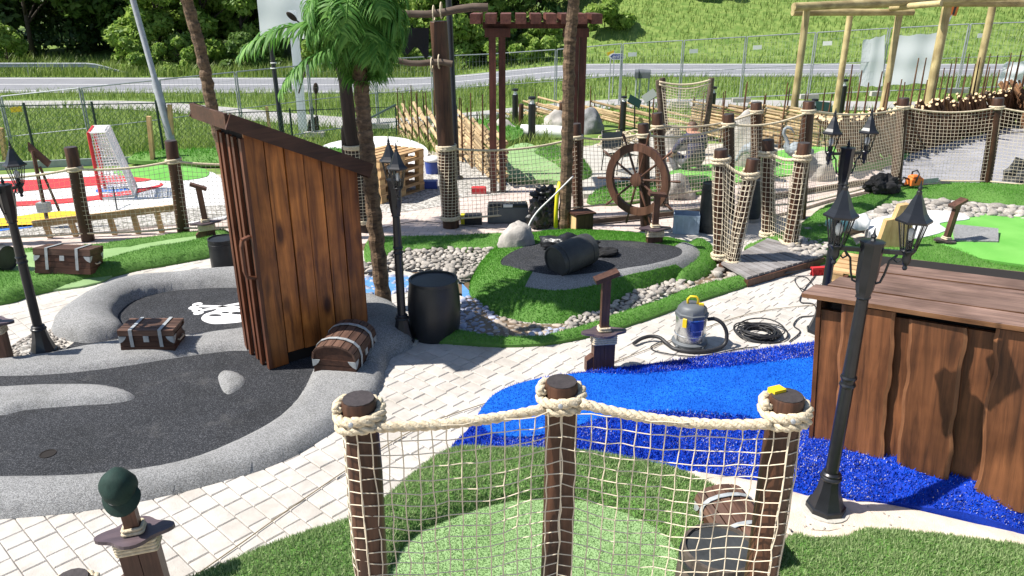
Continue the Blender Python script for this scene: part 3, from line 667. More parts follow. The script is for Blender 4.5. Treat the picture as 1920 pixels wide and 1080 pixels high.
# island: lofted bank with a black plateau
base_px = [(878, 540), (893, 568), (945, 598), (1040, 610), (1118, 594), (1178, 562), (1250, 536), (1308, 520), (1335, 490), (1300, 462), (1190, 440), (1060, 432), (960, 448), (900, 490)]
top_px = [(940, 496), (955, 500), (990, 508), (1040, 516), (1090, 514), (1140, 508), (1200, 498), (1250, 488), (1278, 476), (1265, 462), (1180, 452), (1060, 450), (985, 462), (945, 482)]
IZ = 0.26
bl = catmull([P(*q).xy for q in base_px], 5); tl = catmull([P(u, v, IZ).xy for u, v in top_px], 5); nn = len(bl)
def loft(i0, i1, name, mat, blades, k0=0, k1=8):
    m = MB(); vs = []; fs = []; lv = 9; ids = [i % nn for i in range(i0, i1+1)]
    for k in range(k0, k1+1):
        t = k/(lv-1); zz = IZ*math.sin(t*math.pi/2)**0.9-0.03*(1-t)
        for i in ids:
            p = bl[i].lerp(tl[i], t**1.15); vs.append(Vector((p.x, p.y, zz+0.01*noise.noise(Vector((p.x*4, p.y*4, 1))))))
    c = len(ids)
    for k in range(k1-k0):
        for i in range(c-1): a = k*c+i; fs += [(a, a+1, a+c+1), (a, a+c+1, a+c)]
    m.add(vs, fs); o = structure(m.build(name, mat, smooth=True))
    if blades: scatter_blades('turf_blades', 'turf_blade_vivid', (vs, fs), 8000, 0.022, 0.007, o, seed=21, lean=0.9)
    return o
loft(-12, 34, 'island_turf_slope', 'turf', True, 0, 5)
loft(-12, 11, 'island_turf_slope', 'turf', True, 5, 8)
loft(11, 45, 'island_rubber_slope', 'rubber_grey', False, 5, 8)
loft(34, 45, 'island_rubber_slope', 'rubber_grey', False, 0, 5)
loft(45, nn-12, 'island_back_slope', 'turf', True)
mound('island_black_top', 'rubber_black', tl, e=IZ, h=0.015, w=0.3, base=IZ-0.05, res=0.08)
turf('turf_strip', [(690, 498), (690, 455), (740, 450), (850, 447), (952, 444), (962, 468), (940, 478), (850, 470), (760, 474)], 0.04, 0.12, dens=4000, blade='turf_blade_vivid', seed=31)
turf('turf_strip', [(780, 640), (800, 628), (862, 628), (940, 640), (1010, 638), (1080, 622), (1150, 598), (1230, 572), (1300, 545), (1400, 520), (1500, 488), (1560, 462), (1600, 470), (1560, 492), (1470, 515), (1380, 545), (1290, 574), (1200, 606), (1120, 630), (1040, 646), (960, 652), (870, 648)], 0.06, 0.12, dens=5000, blade='turf_blade_vivid', seed=32)
turf('turf_strip', [(1255, 500), (1290, 465), (1320, 462), (1345, 480), (1340, 510), (1300, 530), (1262, 530)], 0.14, 0.3, dens=4500, blade='turf_blade_vivid', seed=33)
# ---------------------------------------------------------------- blue carpet
bz = lambda x, y: 0.0
KA = P(1525, 825, 0.12); KD = Vector((0.765, -0.644)).normalized()
EA = P(1640, 946, 0.03); EB = P(1920, 1008, 0.03); EN = Vector((EA.y-EB.y, EB.x-EA.x)).normalized()
def shed_bank(x, y):
    dx, dy = x-KA.x, y-KA.y; lx = dx*KD.x+dy*KD.y; ly = dx*KD.y-dy*KD.x
    ed_ = ((x-EA.x)*EN.x+(y-EA.y)*EN.y)
    return (0.09+0.0875*max(0, lx))*(1-sstep(-0.02, 0.30, ly))*sstep(0.0, 0.2, ed_)*sstep(-0.4, 0.15, lx)
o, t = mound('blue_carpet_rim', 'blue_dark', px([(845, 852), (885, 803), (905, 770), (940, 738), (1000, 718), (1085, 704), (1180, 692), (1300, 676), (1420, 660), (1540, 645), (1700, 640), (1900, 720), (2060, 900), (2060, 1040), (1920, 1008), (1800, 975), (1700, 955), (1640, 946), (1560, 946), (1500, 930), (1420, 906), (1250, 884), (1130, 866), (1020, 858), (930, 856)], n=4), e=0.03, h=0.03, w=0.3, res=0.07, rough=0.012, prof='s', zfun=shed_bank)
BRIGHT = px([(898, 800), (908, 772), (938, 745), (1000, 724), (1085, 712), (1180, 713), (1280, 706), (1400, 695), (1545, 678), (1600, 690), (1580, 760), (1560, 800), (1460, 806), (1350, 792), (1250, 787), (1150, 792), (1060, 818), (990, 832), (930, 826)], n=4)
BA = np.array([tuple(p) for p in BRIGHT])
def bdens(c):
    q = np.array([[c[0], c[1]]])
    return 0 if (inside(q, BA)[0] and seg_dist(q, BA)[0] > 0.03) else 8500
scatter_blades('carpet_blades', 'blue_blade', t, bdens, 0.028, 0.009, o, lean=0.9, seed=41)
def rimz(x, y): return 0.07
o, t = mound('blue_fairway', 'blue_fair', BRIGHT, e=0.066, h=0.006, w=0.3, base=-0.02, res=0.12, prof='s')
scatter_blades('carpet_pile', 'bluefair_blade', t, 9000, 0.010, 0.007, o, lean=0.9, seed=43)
# sand by the front lamp
mound('sand_patch', 'sand', px([(1280, 880), (1350, 890), (1430, 905), (1510, 930), (1600, 938), (1700, 955), (1830, 985), (1960, 1015), (1960, 1060), (1750, 1020), (1600, 1010), (1480, 1005), (1400, 960), (1320, 925)], n=4), e=0.012, h=0.03, w=0.3, res=0.05, rough=0.02, base=-0.05)
# ---------------------------------------------------------------- front green
o, t = mound('fairway', 'fairway', px([(690, 1160), (725, 1085), (765, 1015), (850, 975), (940, 950), (1040, 942), (1120, 952), (1190, 978), (1245, 1010), (1275, 1060), (1275, 1160)], n=4), e=0.05, h=0.01, w=0.4, res=0.1, base=-0.05)
scatter_blades('carpet_pile', 'fair_blade', t, 16000, 0.011, 0.006, o, lean=0.9, seed=44)
turf('turf_bank', [(330, 1140), (430, 1074), (560, 1022), (670, 985), (715, 955), (790, 890), (850, 857), (930, 858), (1020, 860), (1130, 869), (1250, 893), (1310, 916), (1370, 948), (1440, 1010), (1450, 1160), (1272, 1160), (1268, 1060), (1240, 1012), (1185, 982), (1115, 957), (1040, 948), (945, 956), (855, 983), (775, 1022), (735, 1085), (690, 1180)], 0.13, 0.22, dens=16000, ln=0.028, wd=0.0075, blade='turf_blade_pale', seed=51, res=0.045)
turf('turf_bank', [(1470, 1022), (1530, 1020), (1590, 1014), (1610, 1002), (1700, 1006), (1800, 1018), (1960, 1050), (2100, 1180), (1480, 1180)], 0.07, 0.25, dens=16000, ln=0.028, wd=0.0075, blade='turf_blade_pale', seed=52, res=0.05)
# ---------------------------------------------------------------- right background
turf('turf_bank', [(1395, 470), (1440, 452), (1500, 425), (1540, 395), (1600, 378), (1680, 360), (1780, 352), (1900, 356), (2080, 365), (2080, 400), (1900, 392), (1820, 380), (1700, 384), (1640, 398), (1600, 412), (1570, 440), (1600, 455), (1600, 480), (1540, 480), (1490, 468)], 0.12, 0.35, dens=3000, blade='turf_blade_vivid', seed=61, res=0.09)
turf('turf_bank', [(1560, 520), (1580, 480), (1640, 452), (1760, 448), (1800, 470), (1860, 500), (2000, 520), (1900, 560), (1700, 560)], 0.06, 0.3, dens=3000, blade='turf_blade_vivid', seed=62, res=0.09)
mound('fairway', 'fairway_vivid', px([(1640, 470), (1680, 432), (1760, 412), (1860, 408), (2080, 415), (2080, 520), (1920, 505), (1820, 490), (1740, 480)], n=4), e=0.06, h=0.03, w=0.5, res=0.15)
mound('white_bunker', 'white_mat', px([(1622, 432), (1650, 418), (1720, 408), (1790, 410), (1815, 422), (1760, 430), (1770, 445), (1700, 462), (1640, 455)], n=4), e=0.1, h=0.05, w=0.3, res=0.08)
mound('stream_bed', 'stream', px([(1490, 470), (1480, 440), (1530, 425), (1600, 405), (1700, 378), (1800, 382), (2080, 400), (2080, 418), (1900, 416), (1760, 408), (1650, 420), (1580, 440), (1545, 470)], n=3), e=0.02, base=-0.08)
# patches behind the walkway
mound('fairway', 'fairway', px([(930, 325), (945, 285), (985, 270), (1030, 290), (1060, 318), (1080, 340), (1010, 340), (960, 338)], n=4), e=0.03, h=0.03, w=0.4, res=0.2)
mound('fairway', 'fairway_vivid', px([(1230, 352), (1260, 320), (1340, 308), (1420, 290), (1560, 275), (1700, 285), (1650, 315), (1480, 330), (1330, 350)], n=4), e=0.025, h=0.03, w=0.4, res=0.3)
turf('turf_bank', [(1100, 380), (1140, 352), (1220, 348), (1330, 350), (1335, 362), (1240, 374), (1160, 385)], 0.08, 0.3, dens=1200, ln=0.05, wd=0.014, blade='turf_blade_vivid', seed=71, res=0.15)
turf('turf_bank', [(1000, 290), (1040, 280), (1090, 300), (1110, 330), (1080, 340), (1040, 312)], 0.12, 0.3, dens=1200, ln=0.05, wd=0.014, blade='turf_blade', seed=72, res=0.15)
turf('turf_bank', [(820, 250), (850, 232), (930, 230), (980, 245), (960, 265), (880, 262)], 0.08, 0.5, dens=250, ln=0.08, wd=0.025, blade='turf_blade_vivid', seed=73, res=0.3)
mound('white_course_surface', 'white_mat', px([(595, 290), (620, 270), (700, 258), (760, 262), (800, 280), (790, 305), (700, 330), (620, 320)], n=4), e=0.03, h=0.04, w=0.9, res=0.15)
mound('grey_course_surface', 'concrete', px([(1085, 360), (1085, 290), (1160, 262), (1260, 262), (1300, 300), (1220, 340), (1140, 360)], n=4), e=0.03, base=-0.06)
# ================================================================== BUILDERS
def rope_line(a, b, sag, n=14):
    a, b = Vector(a), Vector(b); out = []
    for i in range(n+1):
        t = i/n; p = a.lerp(b, t); p.z -= sag*4*t*(1-t); out.append(p)
    return out
def rope3(m, pts, r, pitch=None):
    """three strands laid round each other along pts"""
    pts = [Vector(p) for p in pts]; L = [0]
    for a, b in zip(pts, pts[1:]): L.append(L[-1]+(b-a).length)
    tot = L[-1]; pitch = pitch or r*5.5; n = max(8, int(tot/(pitch/7)))
    fr = []; prev = None
    for i in range(n+1):
        s = tot*i/n; k = 0
        while k < len(L)-2 and L[k+1] < s: k += 1
        t = (s-L[k])/max(1e-9, L[k+1]-L[k]); p = pts[k].lerp(pts[k+1], t)
        a = pts[max(k-1, 0)]; b = pts[min(k+2, len(pts)-1)]; tg = (b-a).normalized()
        if prev is None: x = tg.orthogonal().normalized()
        else: x = (prev-tg*prev.dot(tg)).normalized()
        prev = x; fr.append((p, x, tg.cross(x), s))
    for j in range(3):
        ph = j*2.0944
        m.tube([p+(x*math.cos(ph+6.2832*s/pitch)+y*math.sin(ph+6.2832*s/pitch))*r*0.5 for p, x, y, s in fr], r*0.56, 6)
def wrap_pts(c, r, z0, z1, turns, ph=0.0, n=16, wob=0.0):
    k = int(n*turns); out = []
    for i in range(k+1):
        a = ph+6.2832*turns*i/k
        out.append(Vector((c[0]+r*math.cos(a), c[1]+r*math.sin(a), z0+(z1-z0)*i/k+wob*math.sin(3*a))))
    return out
def net_mesh(m, S, nu, nv, r, sub=2, jit=0.0, seed=0, n=4):
    """a knotted net on the surface S(u, v), u and v in 0..1"""
    rs = random.Random(seed)
    J = [[Vector((rs.uniform(-jit, jit), rs.uniform(-jit, jit), rs.uniform(-jit, jit))) for _ in range(nv+1)] for _ in range(nu+1)]
    def pt(i, j):
        return S(i/nu, j/nv)+J[i][j]
    G = [[pt(i, j) for j in range(nv+1)] for i in range(nu+1)]
    for i in range(nu+1): m.tube(G[i], r, n, caps=False)
    for j in range(nv+1): m.tube([G[i][j] for i in range(nu+1)], r, n, caps=False)
    if r > 0.0025 and jit > 0.0015:
        for i in range(nu+1):
            for j in range(nv+1):
                c = G[i][j]; k = r*1.9
                m.add([c+Vector(d)*k for d in ((1, 0, 0), (-1, 0, 0), (0, 1, 0), (0, -1, 0), (0, 0, 1), (0, 0, -1))],
                      [(0, 2, 4), (2, 1, 4), (1, 3, 4), (3, 0, 4), (2, 0, 5), (1, 2, 5), (3, 1, 5), (0, 3, 5)])
def post_part(par, base, top, r, n=14, mat='post', seed=0):
    """a turned round post, tapering a little, with a darker sawn end"""
    base, top = Vector(base), Vector(top); m = MB(); k = 7; pts = []
    rr = []
    for i in range(k):
        t = i/(k-1); p = base.lerp(top, t); pts.append(p+Vector((0.004*math.sin(t*9+seed), 0.004*math.cos(t*7+seed), 0))); rr.append(r*(1.03-0.05*t))
    pts[-1] = top; d = (pts[-1]-pts[-2]).normalized(); pts.insert(-1, top-d*0.008); rr.insert(-1, rr[-1]); rr[-1] *= 0.94
    m.tube(pts, rr, n)
    o = m.build('post', mat, par, auto=40, world=True)
    e = MB(); e.tube([top+d*0.0005, top+d*0.004], r*0.9, n); e.build('sawn_end', 'post_end', o, world=True)
    return o
def fence(label, loc, posts, ropes, nets, cat='rope fence', group=None):
    """posts: (base, top, r); ropes: (points, radius, stranded); nets: (S, nu, nv, r, jit)"""
    t = thing('rope_fence', label, cat, loc, 0, group)
    for i, (b, tp, r) in enumerate(posts): post_part(t, b, tp, r, seed=i)
    for pts, r, st in ropes:
        m = MB()
        if st: rope3(m, pts, r)
        else: m.tube(pts, r, 7)
        m.build('rope', 'rope', t, smooth=True, world=True)
    for k, (S, nu, nv, r, jit) in enumerate(nets):
        m = MB(); net_mesh(m, S, nu, nv, r, jit=jit, seed=k); m.build('net', 'net', t, world=True)
    return t
def panel_surface(A, B, zt, zb, sag=0.03, belly=0.05, off=(0, 0), gather=0.0):
    """net hung between two points; zt, zb functions of t"""
    A, B = Vector(A), Vector(B); d = (B-A); nrm = Vector((d.y, -d.x, 0)).normalized()
    def S(u, v):
        p = A.lerp(B, u); top = zt(u); bot = zb(u)
        p.z = bot+(top-bot)*v
        k = math.sin(math.pi*u); p += nrm*(belly*k*math.sin(math.pi*(1-v)*0.9)+0.012*math.sin(u*17)*math.sin(v*7))
        p.z -= sag*k*4*v*(1-v)*0.5
        return p+Vector((off[0], off[1], 0))
    return S
# ---------------------------------------------------------------- double headed garden lamp
def lantern_parts(par, c, s=1.0, nm='lantern'):
    """six sided lantern: cage, roof, panes, socket"""
    c = Vector(c); n = 6
    m = MB()
    zb, zt = 0.10*s, 0.335*s; rb, rt = 0.052*s, 0.102*s
    ring = lambda r, z, k: [c+Vector((r*math.cos(2*math.pi*(j+k)/n), r*math.sin(2*math.pi*(j+k)/n), z)) for j in range(n)]
    B, T = ring(rb, zb, 0), ring(rt, zt, 0)
    for j in range(n):
        m.tube([B[j], T[j]], 0.0065*s, 5); m.tube([B[j], B[(j+1) % n]], 0.007*s, 5); m.tube([T[j], T[(j+1) % n]], 0.008*s, 5)
        mb_ = (B[j]+B[(j+1) % n])/2; mt_ = (T[j]+T[(j+1) % n])/2; m.tube([mb_, mt_], 0.003*s, 4)
    m.lathe([(0.012*s, -0.055*s), (0.02*s, -0.04*s), (0.014*s, -0.02*s), (0.028*s, 0.0), (0.034*s, 0.03*s), (0.03*s, 0.06*s), (0.056*s, zb), (0.05*s, zb+0.008*s)], 12, c)
    lan = m.build(nm, 'black_metal', par, auto=40)
    r = MB()
    prof = [(0.128*s, zt-0.012*s), (0.130*s, zt+0.004*s), (0.105*s, zt+0.022*s), (0.082*s, zt+0.055*s), (0.062*s, zt+0.10*s), (0.042*s, zt+0.15*s), (0.02*s, zt+0.195*s)]
    r.lathe(prof, 6, c); r.lathe([(0.02*s, zt+0.19*s), (0.02*s, zt+0.215*s), (0.012*s, zt+0.222*s), (0.016*s, zt+0.24*s), (0.010*s, zt+0.255*s), (0.003*s, zt+0.295*s)], 10, c)
    r.build('lantern_roof', 'black_metal', lan)
    for j in range(n):
        g = MB(); b0, b1, t1, t0 = B[j].lerp(c+Vector((0, 0, zb)), 0.03), B[(j+1) % n].lerp(c+Vector((0, 0, zb)), 0.03), T[(j+1) % n].lerp(c+Vector((0, 0, zt)), 0.03), T[j].lerp(c+Vector((0, 0, zt)), 0.03)
        nr = (b1-b0).cross(t0-b0).normalized()*0.0015
        g.add([b0-nr, b1-nr, t1-nr, t0-nr, b0+nr, b1+nr, t1+nr, t0+nr], [(3, 2, 1, 0), (4, 5, 6, 7), (0, 1, 5, 4), (1, 2, 6, 5), (2, 3, 7, 6), (3, 0, 4, 7)])
        g.build('pane', 'glass', lan)
    k = MB(); k.lathe([(0.024*s, zb), (0.024*s, zb+0.075*s)], 10, c); k.build('bulb_socket', 'black_metal', lan, smooth=False)
    k = MB(); k.lathe([(0.012*s, zb+0.075*s), (0.026*s, zb+0.11*s), (0.028*s, zb+0.14*s), (0.02*s, zb+0.165*s), (0.006*s, zb+0.175*s)], 10, c); k.build('bulb', 'white', lan, smooth=True)
    return lan
def garden_lamp(loc, rotz, label, arm=0.19, hz=1.85, s=0.76, footing=True):
    t = thing('garden_lamp', label, 'lamp post', loc, rotz)
    m = MB(); m.lathe([(0.125, 0.0), (0.125, 0.03), (0.112, 0.035), (0.105, 0.05), (0.075, 0.15), (0.066, 0.2), (0.062, 0.24)], 8)
    m.lathe([(0.066, 0.235), (0.07, 0.245), (0.066, 0.255), (0.058, 0.26), (0.06, 0.275), (0.05, 0.285)], 16)
    m.build('base', 'black_metal', t, auto=35)
    m = MB(); m.lathe([(0.042, 0.2), (0.041, 1.0), (0.034, hz-0.33)], 16)
    for z in (0.92, 0.97): m.lathe([(0.045, z-0.012), (0.05, z), (0.045, z+0.012)], 16)
    m.build('pole', 'black_metal', t, auto=35)
    m = MB(); m.lathe([(0.034, hz-0.36), (0.045, hz-0.35), (0.04, hz-0.335), (0.05, hz-0.30), (0.062, hz-0.2), (0.064, hz-0.03), (0.07, hz-0.02), (0.07, hz-0.005), (0.05, hz)], 8)
    m.lathe([(0.02, hz), (0.012, hz+0.012), (0.018, hz+0.025), (0.008, hz+0.04), (0.002, hz+0.075)], 8)
    m.build('pillar_head', 'black_metal', t, auto=35)
    for sgn in (1, -1):
        a = MB(); a.beam((sgn*0.055, 0, hz-0.06), (sgn*arm, 0, hz-0.06), 0.024, 0.024)
        a.tube([(sgn*0.05, 0, hz-0.26), (sgn*0.075, 0, hz-0.25), (sgn*0.09, 0, hz-0.2), (sgn*0.105, 0, hz-0.115), (sgn*0.14, 0, hz-0.075)], 0.007, 6)
        a.tube([(sgn*0.14, 0, hz-0.075), (sgn*0.125, 0, hz-0.105), (sgn*0.145, 0, hz-0.12), (sgn*0.16, 0, hz-0.105)], 0.006, 6)
        a.build('arm', 'black_metal', t, auto=40)
        lantern_parts(t, (sgn*arm, 0, hz-0.12), s)
    if footing:
        m = MB(); m.lathe([(0.155, -0.06), (0.15, -0.002), (0.10, 0.001)], 20); m.build('concrete_footing', 'concrete', t, smooth=False)
    return t
# ---------------------------------------------------------------- sword shaped tee markers
def sword_post(loc, rotz, label, h=0.93, guard_z=0.40, lean=(0, 0), cap=False, tilt=0.35, gw=0.21):
    t = thing('sword_post', label, 'tee marker', loc, rotz)
    t.rotation_euler = (lean[0], lean[1], rotz)
    m = MB()
    for x in (-0.05, 0.05): m.box((x, 0, guard_z/2), (0.096, 0.10, guard_z))
    m.build('blade_block', 'sword', t)
    m = MB(); m.add([(-0.16, -0.045, 0), (-0.102, -0.045, 0), (-0.102, -0.045, 0.16), (-0.16, -0.045, 0.12), (-0.16, 0.045, 0), (-0.102, 0.045, 0), (-0.102, 0.045, 0.16), (-0.16, 0.045, 0.12)],
                    [(0, 1, 2, 3), (7, 6, 5, 4), (1, 5, 6, 2), (2, 6, 7, 3), (3, 7, 4, 0), (0, 4, 5, 1)]); m.build('side_block', 'sword', t)
    m = MB()
    for k in range(4): m.tube(sq_loop(0.105, 0.056, guard_z-0.02-0.021*k), 0.0115, 6, closed=True)
    m.build('rope_binding', 'rope', t, smooth=True)
    m = MB(); m.tube(sq_loop(0.112, 0.058, 0.02), 0.009, 6, closed=True); m.build('foot_rope', 'rope', t, smooth=True)
    poly = []
    for k in range(40):
        a = 2*math.pi*k/40; r = gw*(0.86+0.14*math.cos(4*a)); poly.append((r*math.cos(a)*1.0, r*math.sin(a)*0.62))
    m = MB(); m.prism(poly, guard_z, guard_z+0.022); m.build('hand_guard', 'guard', t)
    m = MB(); m.box((0, 0, (guard_z+0.02+h-0.03)/2), (0.075, 0.06, h-0.03-guard_z-0.02)); m.build('grip', 'sword', t)
    m = MB(); m.tube(sq_loop(0.05, 0.043, guard_z+0.035), 0.012, 6, closed=True); m.tube(sq_loop(0.048, 0.041, guard_z+0.057), 0.011, 6, closed=True); m.build('rope_collar', 'rope', t, smooth=True)
    if not cap: m = MB(); m.box((0.0, 0, h-0.015), (0.22, 0.12, 0.038), rotm('Y', -tilt)); m.build('pommel_board', 'sword', t)
    return t
def sq_loop(hx, hy, z):
    out = []
    for cx, cy, a0 in ((hx, hy, 0), (-hx, hy, 90), (-hx, -hy, 180), (hx, -hy, 270)):
        for k in range(4):
            a = R(a0+30*k); out.append((cx-0.012*(1 if cx > 0 else -1)+0.012*math.cos(a), cy-0.012*(1 if cy > 0 else -1)+0.012*math.sin(a), z))
    return out
# ---------------------------------------------------------------- treasure chests
def chest(loc, rotz, label, L=0.60, W=0.34, hb=0.20, lid=0.13, mat='chest', tiltx=0.0, tilty=0.0, flatlid=False):
    t = thing('treasure_chest', label, 'chest', loc, rotz); t.rotation_euler = (tiltx, tilty, rotz)
    m = MB(); k = 3
    for i in range(k):
        z0 = hb*i/k; m.box((0, 0, z0+hb/k/2), (L-0.004*(i % 2), W-0.004*(i % 2), hb/k-0.004))
    m.box((0, 0, hb/2), (L-0.02, W-0.02, hb-0.006))
    m.build('body', 'chest_dark' if mat == 'chest' else mat, t)
    n = 8
    arc = []
    for i in range(n+1):
        a = math.pi*i/n
        arc.append((-(W/2+0.008)*math.cos(a) if not flatlid else -(W/2+0.006)+(W+0.012)*i/n, hb+(lid*math.sin(a)**0.75 if not flatlid else lid*(0.55+0.45*math.sin(a)))))
    if flatlid: arc = [(-(W/2+0.006), hb)] + [(a, hb+lid*0.9) for a, _ in arc] + [((W/2+0.006), hb)]
    for (y0, z0), (y1, z1) in zip(arc, arc[1:]):
        p0, p1 = Vector((0, y0, z0)), Vector((0, y1, z1)); d = (p1-p0)
        if d.length < 0.004: continue
        e = d.normalized(); nr = Vector((0, -e.z, e.y)); g = 0.004 if d.length > 0.02 else 0
        a, b = p0+e*g, p1-e*g; m = MB(); hx = Vector((L/2+0.006, 0, 0)); i_ = -nr*0.018
        m.add([a-hx, b-hx, b+hx, a+hx, a-hx+i_, b-hx+i_, b+hx+i_, a+hx+i_], [(3, 2, 1, 0), (4, 5, 6, 7), (0, 1, 5, 4), (1, 2, 6, 5), (2, 3, 7, 6), (3, 0, 4, 7)])
        m.build('lid_slat', mat, t)
    for sx in (-1, 1):
        m = MB(); pts = [(y, z) for y, z in arc]+[(W/2, hb-0.001), (-W/2, hb-0.001)]
        mm = Matrix(((0, 0, 1), (1, 0, 0), (0, 1, 0)))
        m.prism([(y*0.96, hb+(z-hb)*0.93) for y, z in pts], sx*(L/2-0.012)-0.006, sx*(L/2-0.012)+0.006, mm); m.build('lid_end', 'chest_dark', t)
    for sx in (-0.27, 0.27):
        m = MB(); x = sx*L; path = [(-(W/2+0.006), 0.05)]+[(y*1.03, hb+(z-hb)*1.05+0.004) for y, z in arc]+[((W/2+0.006), 0.05)]
        for (y0, z0), (y1, z1) in zip(path, path[1:]):
            if math.hypot(y1-y0, z1-z0) > 0.003: m.beam((x, y0, z0), (x, y1, z1), 0.032, 0.005, (1, 0, 0) if False else (0, -(z1-z0), (y1-y0)))
        m.build('strap', 'strap', t)
    for sx in (-1, 1):
        for sy in (-1, 1):
            m = MB(); q = [(0, 0), (0.07, 0), (0.055, -0.03), (0.03, -0.055), (0, -0.07)]
            mm = Matrix(((-sx, 0, 0), (0, 0, 1), (0, 1, 0)))
            m.prism([(a, b) for a, b in q], -0.002, 0.002, mm, (sx*(L/2+0.001), sy*(W/2+0.003), hb-0.004))
            mm2 = Matrix(((0, 0, 1), (-sy, 0, 0), (0, 1, 0)))
            m.prism([(a, b) for a, b in q], -0.002, 0.002, mm2, (sx*(L/2+0.003), sy*(W/2+0.001), hb-0.004)); m.build('corner_plate', 'strap', t)
    m = MB(); m.box((0, -W/2-0.004, hb-0.03), (0.05, 0.008, 0.06)); m.build('lock_plate', 'strap', t)
    m = MB(); m.tube([(L/2+0.004, -0.06, hb*0.55), (L/2+0.022, -0.055, hb*0.5), (L/2+0.022, 0.055, hb*0.5), (L/2+0.004, 0.06, hb*0.55)], 0.008, 6); m.build('rope_handle', 'rope', t, smooth=True)
    return t
# ---------------------------------------------------------------- barrels
def barrel(loc, label, r=0.25, h=0.6, mat='black_plastic', rot=None, bulge=1.13, hoops=(0.2, 0.8), groove=0, lidmat=None, n=32, d=None, lid=None):
    t = thing('barrel', label, 'barrel', loc)
    if rot is not None: t.rotation_euler = rot
    if d is not None:
        d = d.normalized(); t.rotation_euler = d.to_track_quat('Z', 'Y').to_euler(); t.location = lid-d*h
    prof = []
    for i in range(13):
        u = i/12; prof.append((r*(1+(bulge-1)*(1-(2*u-1)**2)), h*u))
    prof += [(r*0.93, h), (r*0.92, h-0.02), (0.01, h-0.02)]
    m = MB(); m.lathe(prof, n, groove=groove, gdepth=0.03); m.build('body', mat, t, auto=40)
    for u in hoops:
        rr = r*(1+(bulge-1)*(1-(2*u-1)**2)); m = MB(); m.lathe([(rr*0.99, h*u-0.02), (rr+0.006, h*u-0.018), (rr+0.006, h*u+0.018), (rr*0.99, h*u+0.02)], n, capb=False, capt=False); m.build('hoop', mat if not lidmat else 'black_plastic', t, auto=40)
    m = MB(); m.lathe([(r*1.0, h-0.03), (r*1.035, h-0.025), (r*1.035, h+0.006), (r*0.94, h+0.008), (r*0.93, h-0.008)], n, capb=False, capt=False); m.build('rim', mat, t, auto=40)
    m = MB(); m.lathe([(r*0.925, h-0.012), (r*0.925, h-0.006)], n); m.build('lid', lidmat or mat, t)
    return t
def rock(loc, size, label, seed, mat='boulder', cat='boulder', sub=4, rotz=0.0, group=None, amp=0.22):
    m = MB(); m.blob((0, 0, size[2]*0.40), size, sub, amp, 1.1, seed, True, ridg=0.16)
    o = m.build('boulder', mat, auto=50); o.location = loc; o.rotation_euler = (0, 0, rotz); return tag(o, label, cat, group)
# ================================================================== NEAR AND MIDDLE THINGS
# ---------------------------------------------------------------- outhouse
OHA = math.atan2(0.63, 0.77)
oh = thing('outhouse', 'tall narrow stained plank outhouse with a slanting roof on the black course', 'outhouse', (-2.2, 6.22, 0), OHA)
WL, WD = 1.0, 0.62
ztop = lambda x: 2.20-0.46*x
pw = WL/6
for i in range(6):
    x0, x1 = i*pw+0.005, (i+1)*pw-0.005; zb = 0.02 if i in (0, 4, 5) else 0.13
    y0 = 0.007*math.sin(i*2.3); m = MB()
    m.add([(x0, y0, zb), (x1, y0, zb), (x1, y0, ztop(x1)), (x0, y0, ztop(x0)), (x0, y0+0.028, zb), (x1, y0+0.028, zb), (x1, y0+0.028, ztop(x1)), (x0, y0+0.028, ztop(x0))],
          [(0, 1, 2, 3), (7, 6, 5, 4), (1, 5, 6, 2), (2, 6, 7, 3), (3, 7, 4, 0), (0, 4, 5, 1)])
    m.build('wall_plank', 'plank', oh)
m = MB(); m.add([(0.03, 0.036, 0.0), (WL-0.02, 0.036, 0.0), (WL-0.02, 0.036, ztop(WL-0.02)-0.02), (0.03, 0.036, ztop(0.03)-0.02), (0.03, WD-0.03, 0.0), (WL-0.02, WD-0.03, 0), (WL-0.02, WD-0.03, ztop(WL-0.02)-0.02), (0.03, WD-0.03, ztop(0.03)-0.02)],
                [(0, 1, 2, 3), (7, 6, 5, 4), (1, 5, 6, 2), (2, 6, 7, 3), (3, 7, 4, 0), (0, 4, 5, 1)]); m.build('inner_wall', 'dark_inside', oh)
for i in range(6):                                                     # right end and back planks
    y0 = 0.03+i*(WD-0.03)/6; m = MB(); m.box((WL+0.012, y0+0.05, ztop(WL)/2-0.01), (0.024, (WD-0.03)/6-0.004, ztop(WL)-0.03)); m.build('wall_plank', 'plank', oh)
for i in range(6):
    m = MB(); x = (i+0.5)*pw; m.box((x, WD+0.012, ztop(x)/2-0.02), (pw-0.005, 0.024, ztop(x)-0.06)); m.build('wall_plank', 'plank', oh)
dr = MB(); dr.box((0.012, WD/2, 1.06), (0.02, WD-0.02, 2.06)); dr = dr.build('door', 'plank_edge', oh)
for i in range(5):
    m = MB(); m.box((-0.012-0.012*(i % 2), 0.02+i*0.135, 1.07), (0.03, 0.05, 2.1)); m.build('door_batten', 'plank_edge', dr)
m = MB()                                                               # D shaped handle
hp = [(-0.03, 1.28), (-0.10, 1.26), (-0.115, 1.20), (-0.115, 0.98), (-0.10, 0.92), (-0.03, 0.90)]
for a, b in zip(hp, hp[1:]): m.beam((a[0], 0.05, a[1]), (b[0], 0.05, b[1]), 0.022, 0.045, (0, 1, 0))
m.build('handle', 'plank_edge', dr)
rf = MB(); xa, xb, ya, yb = -0.13, WL+0.09, -0.10, WD+0.12
rz = lambda x: 2.235-0.46*x
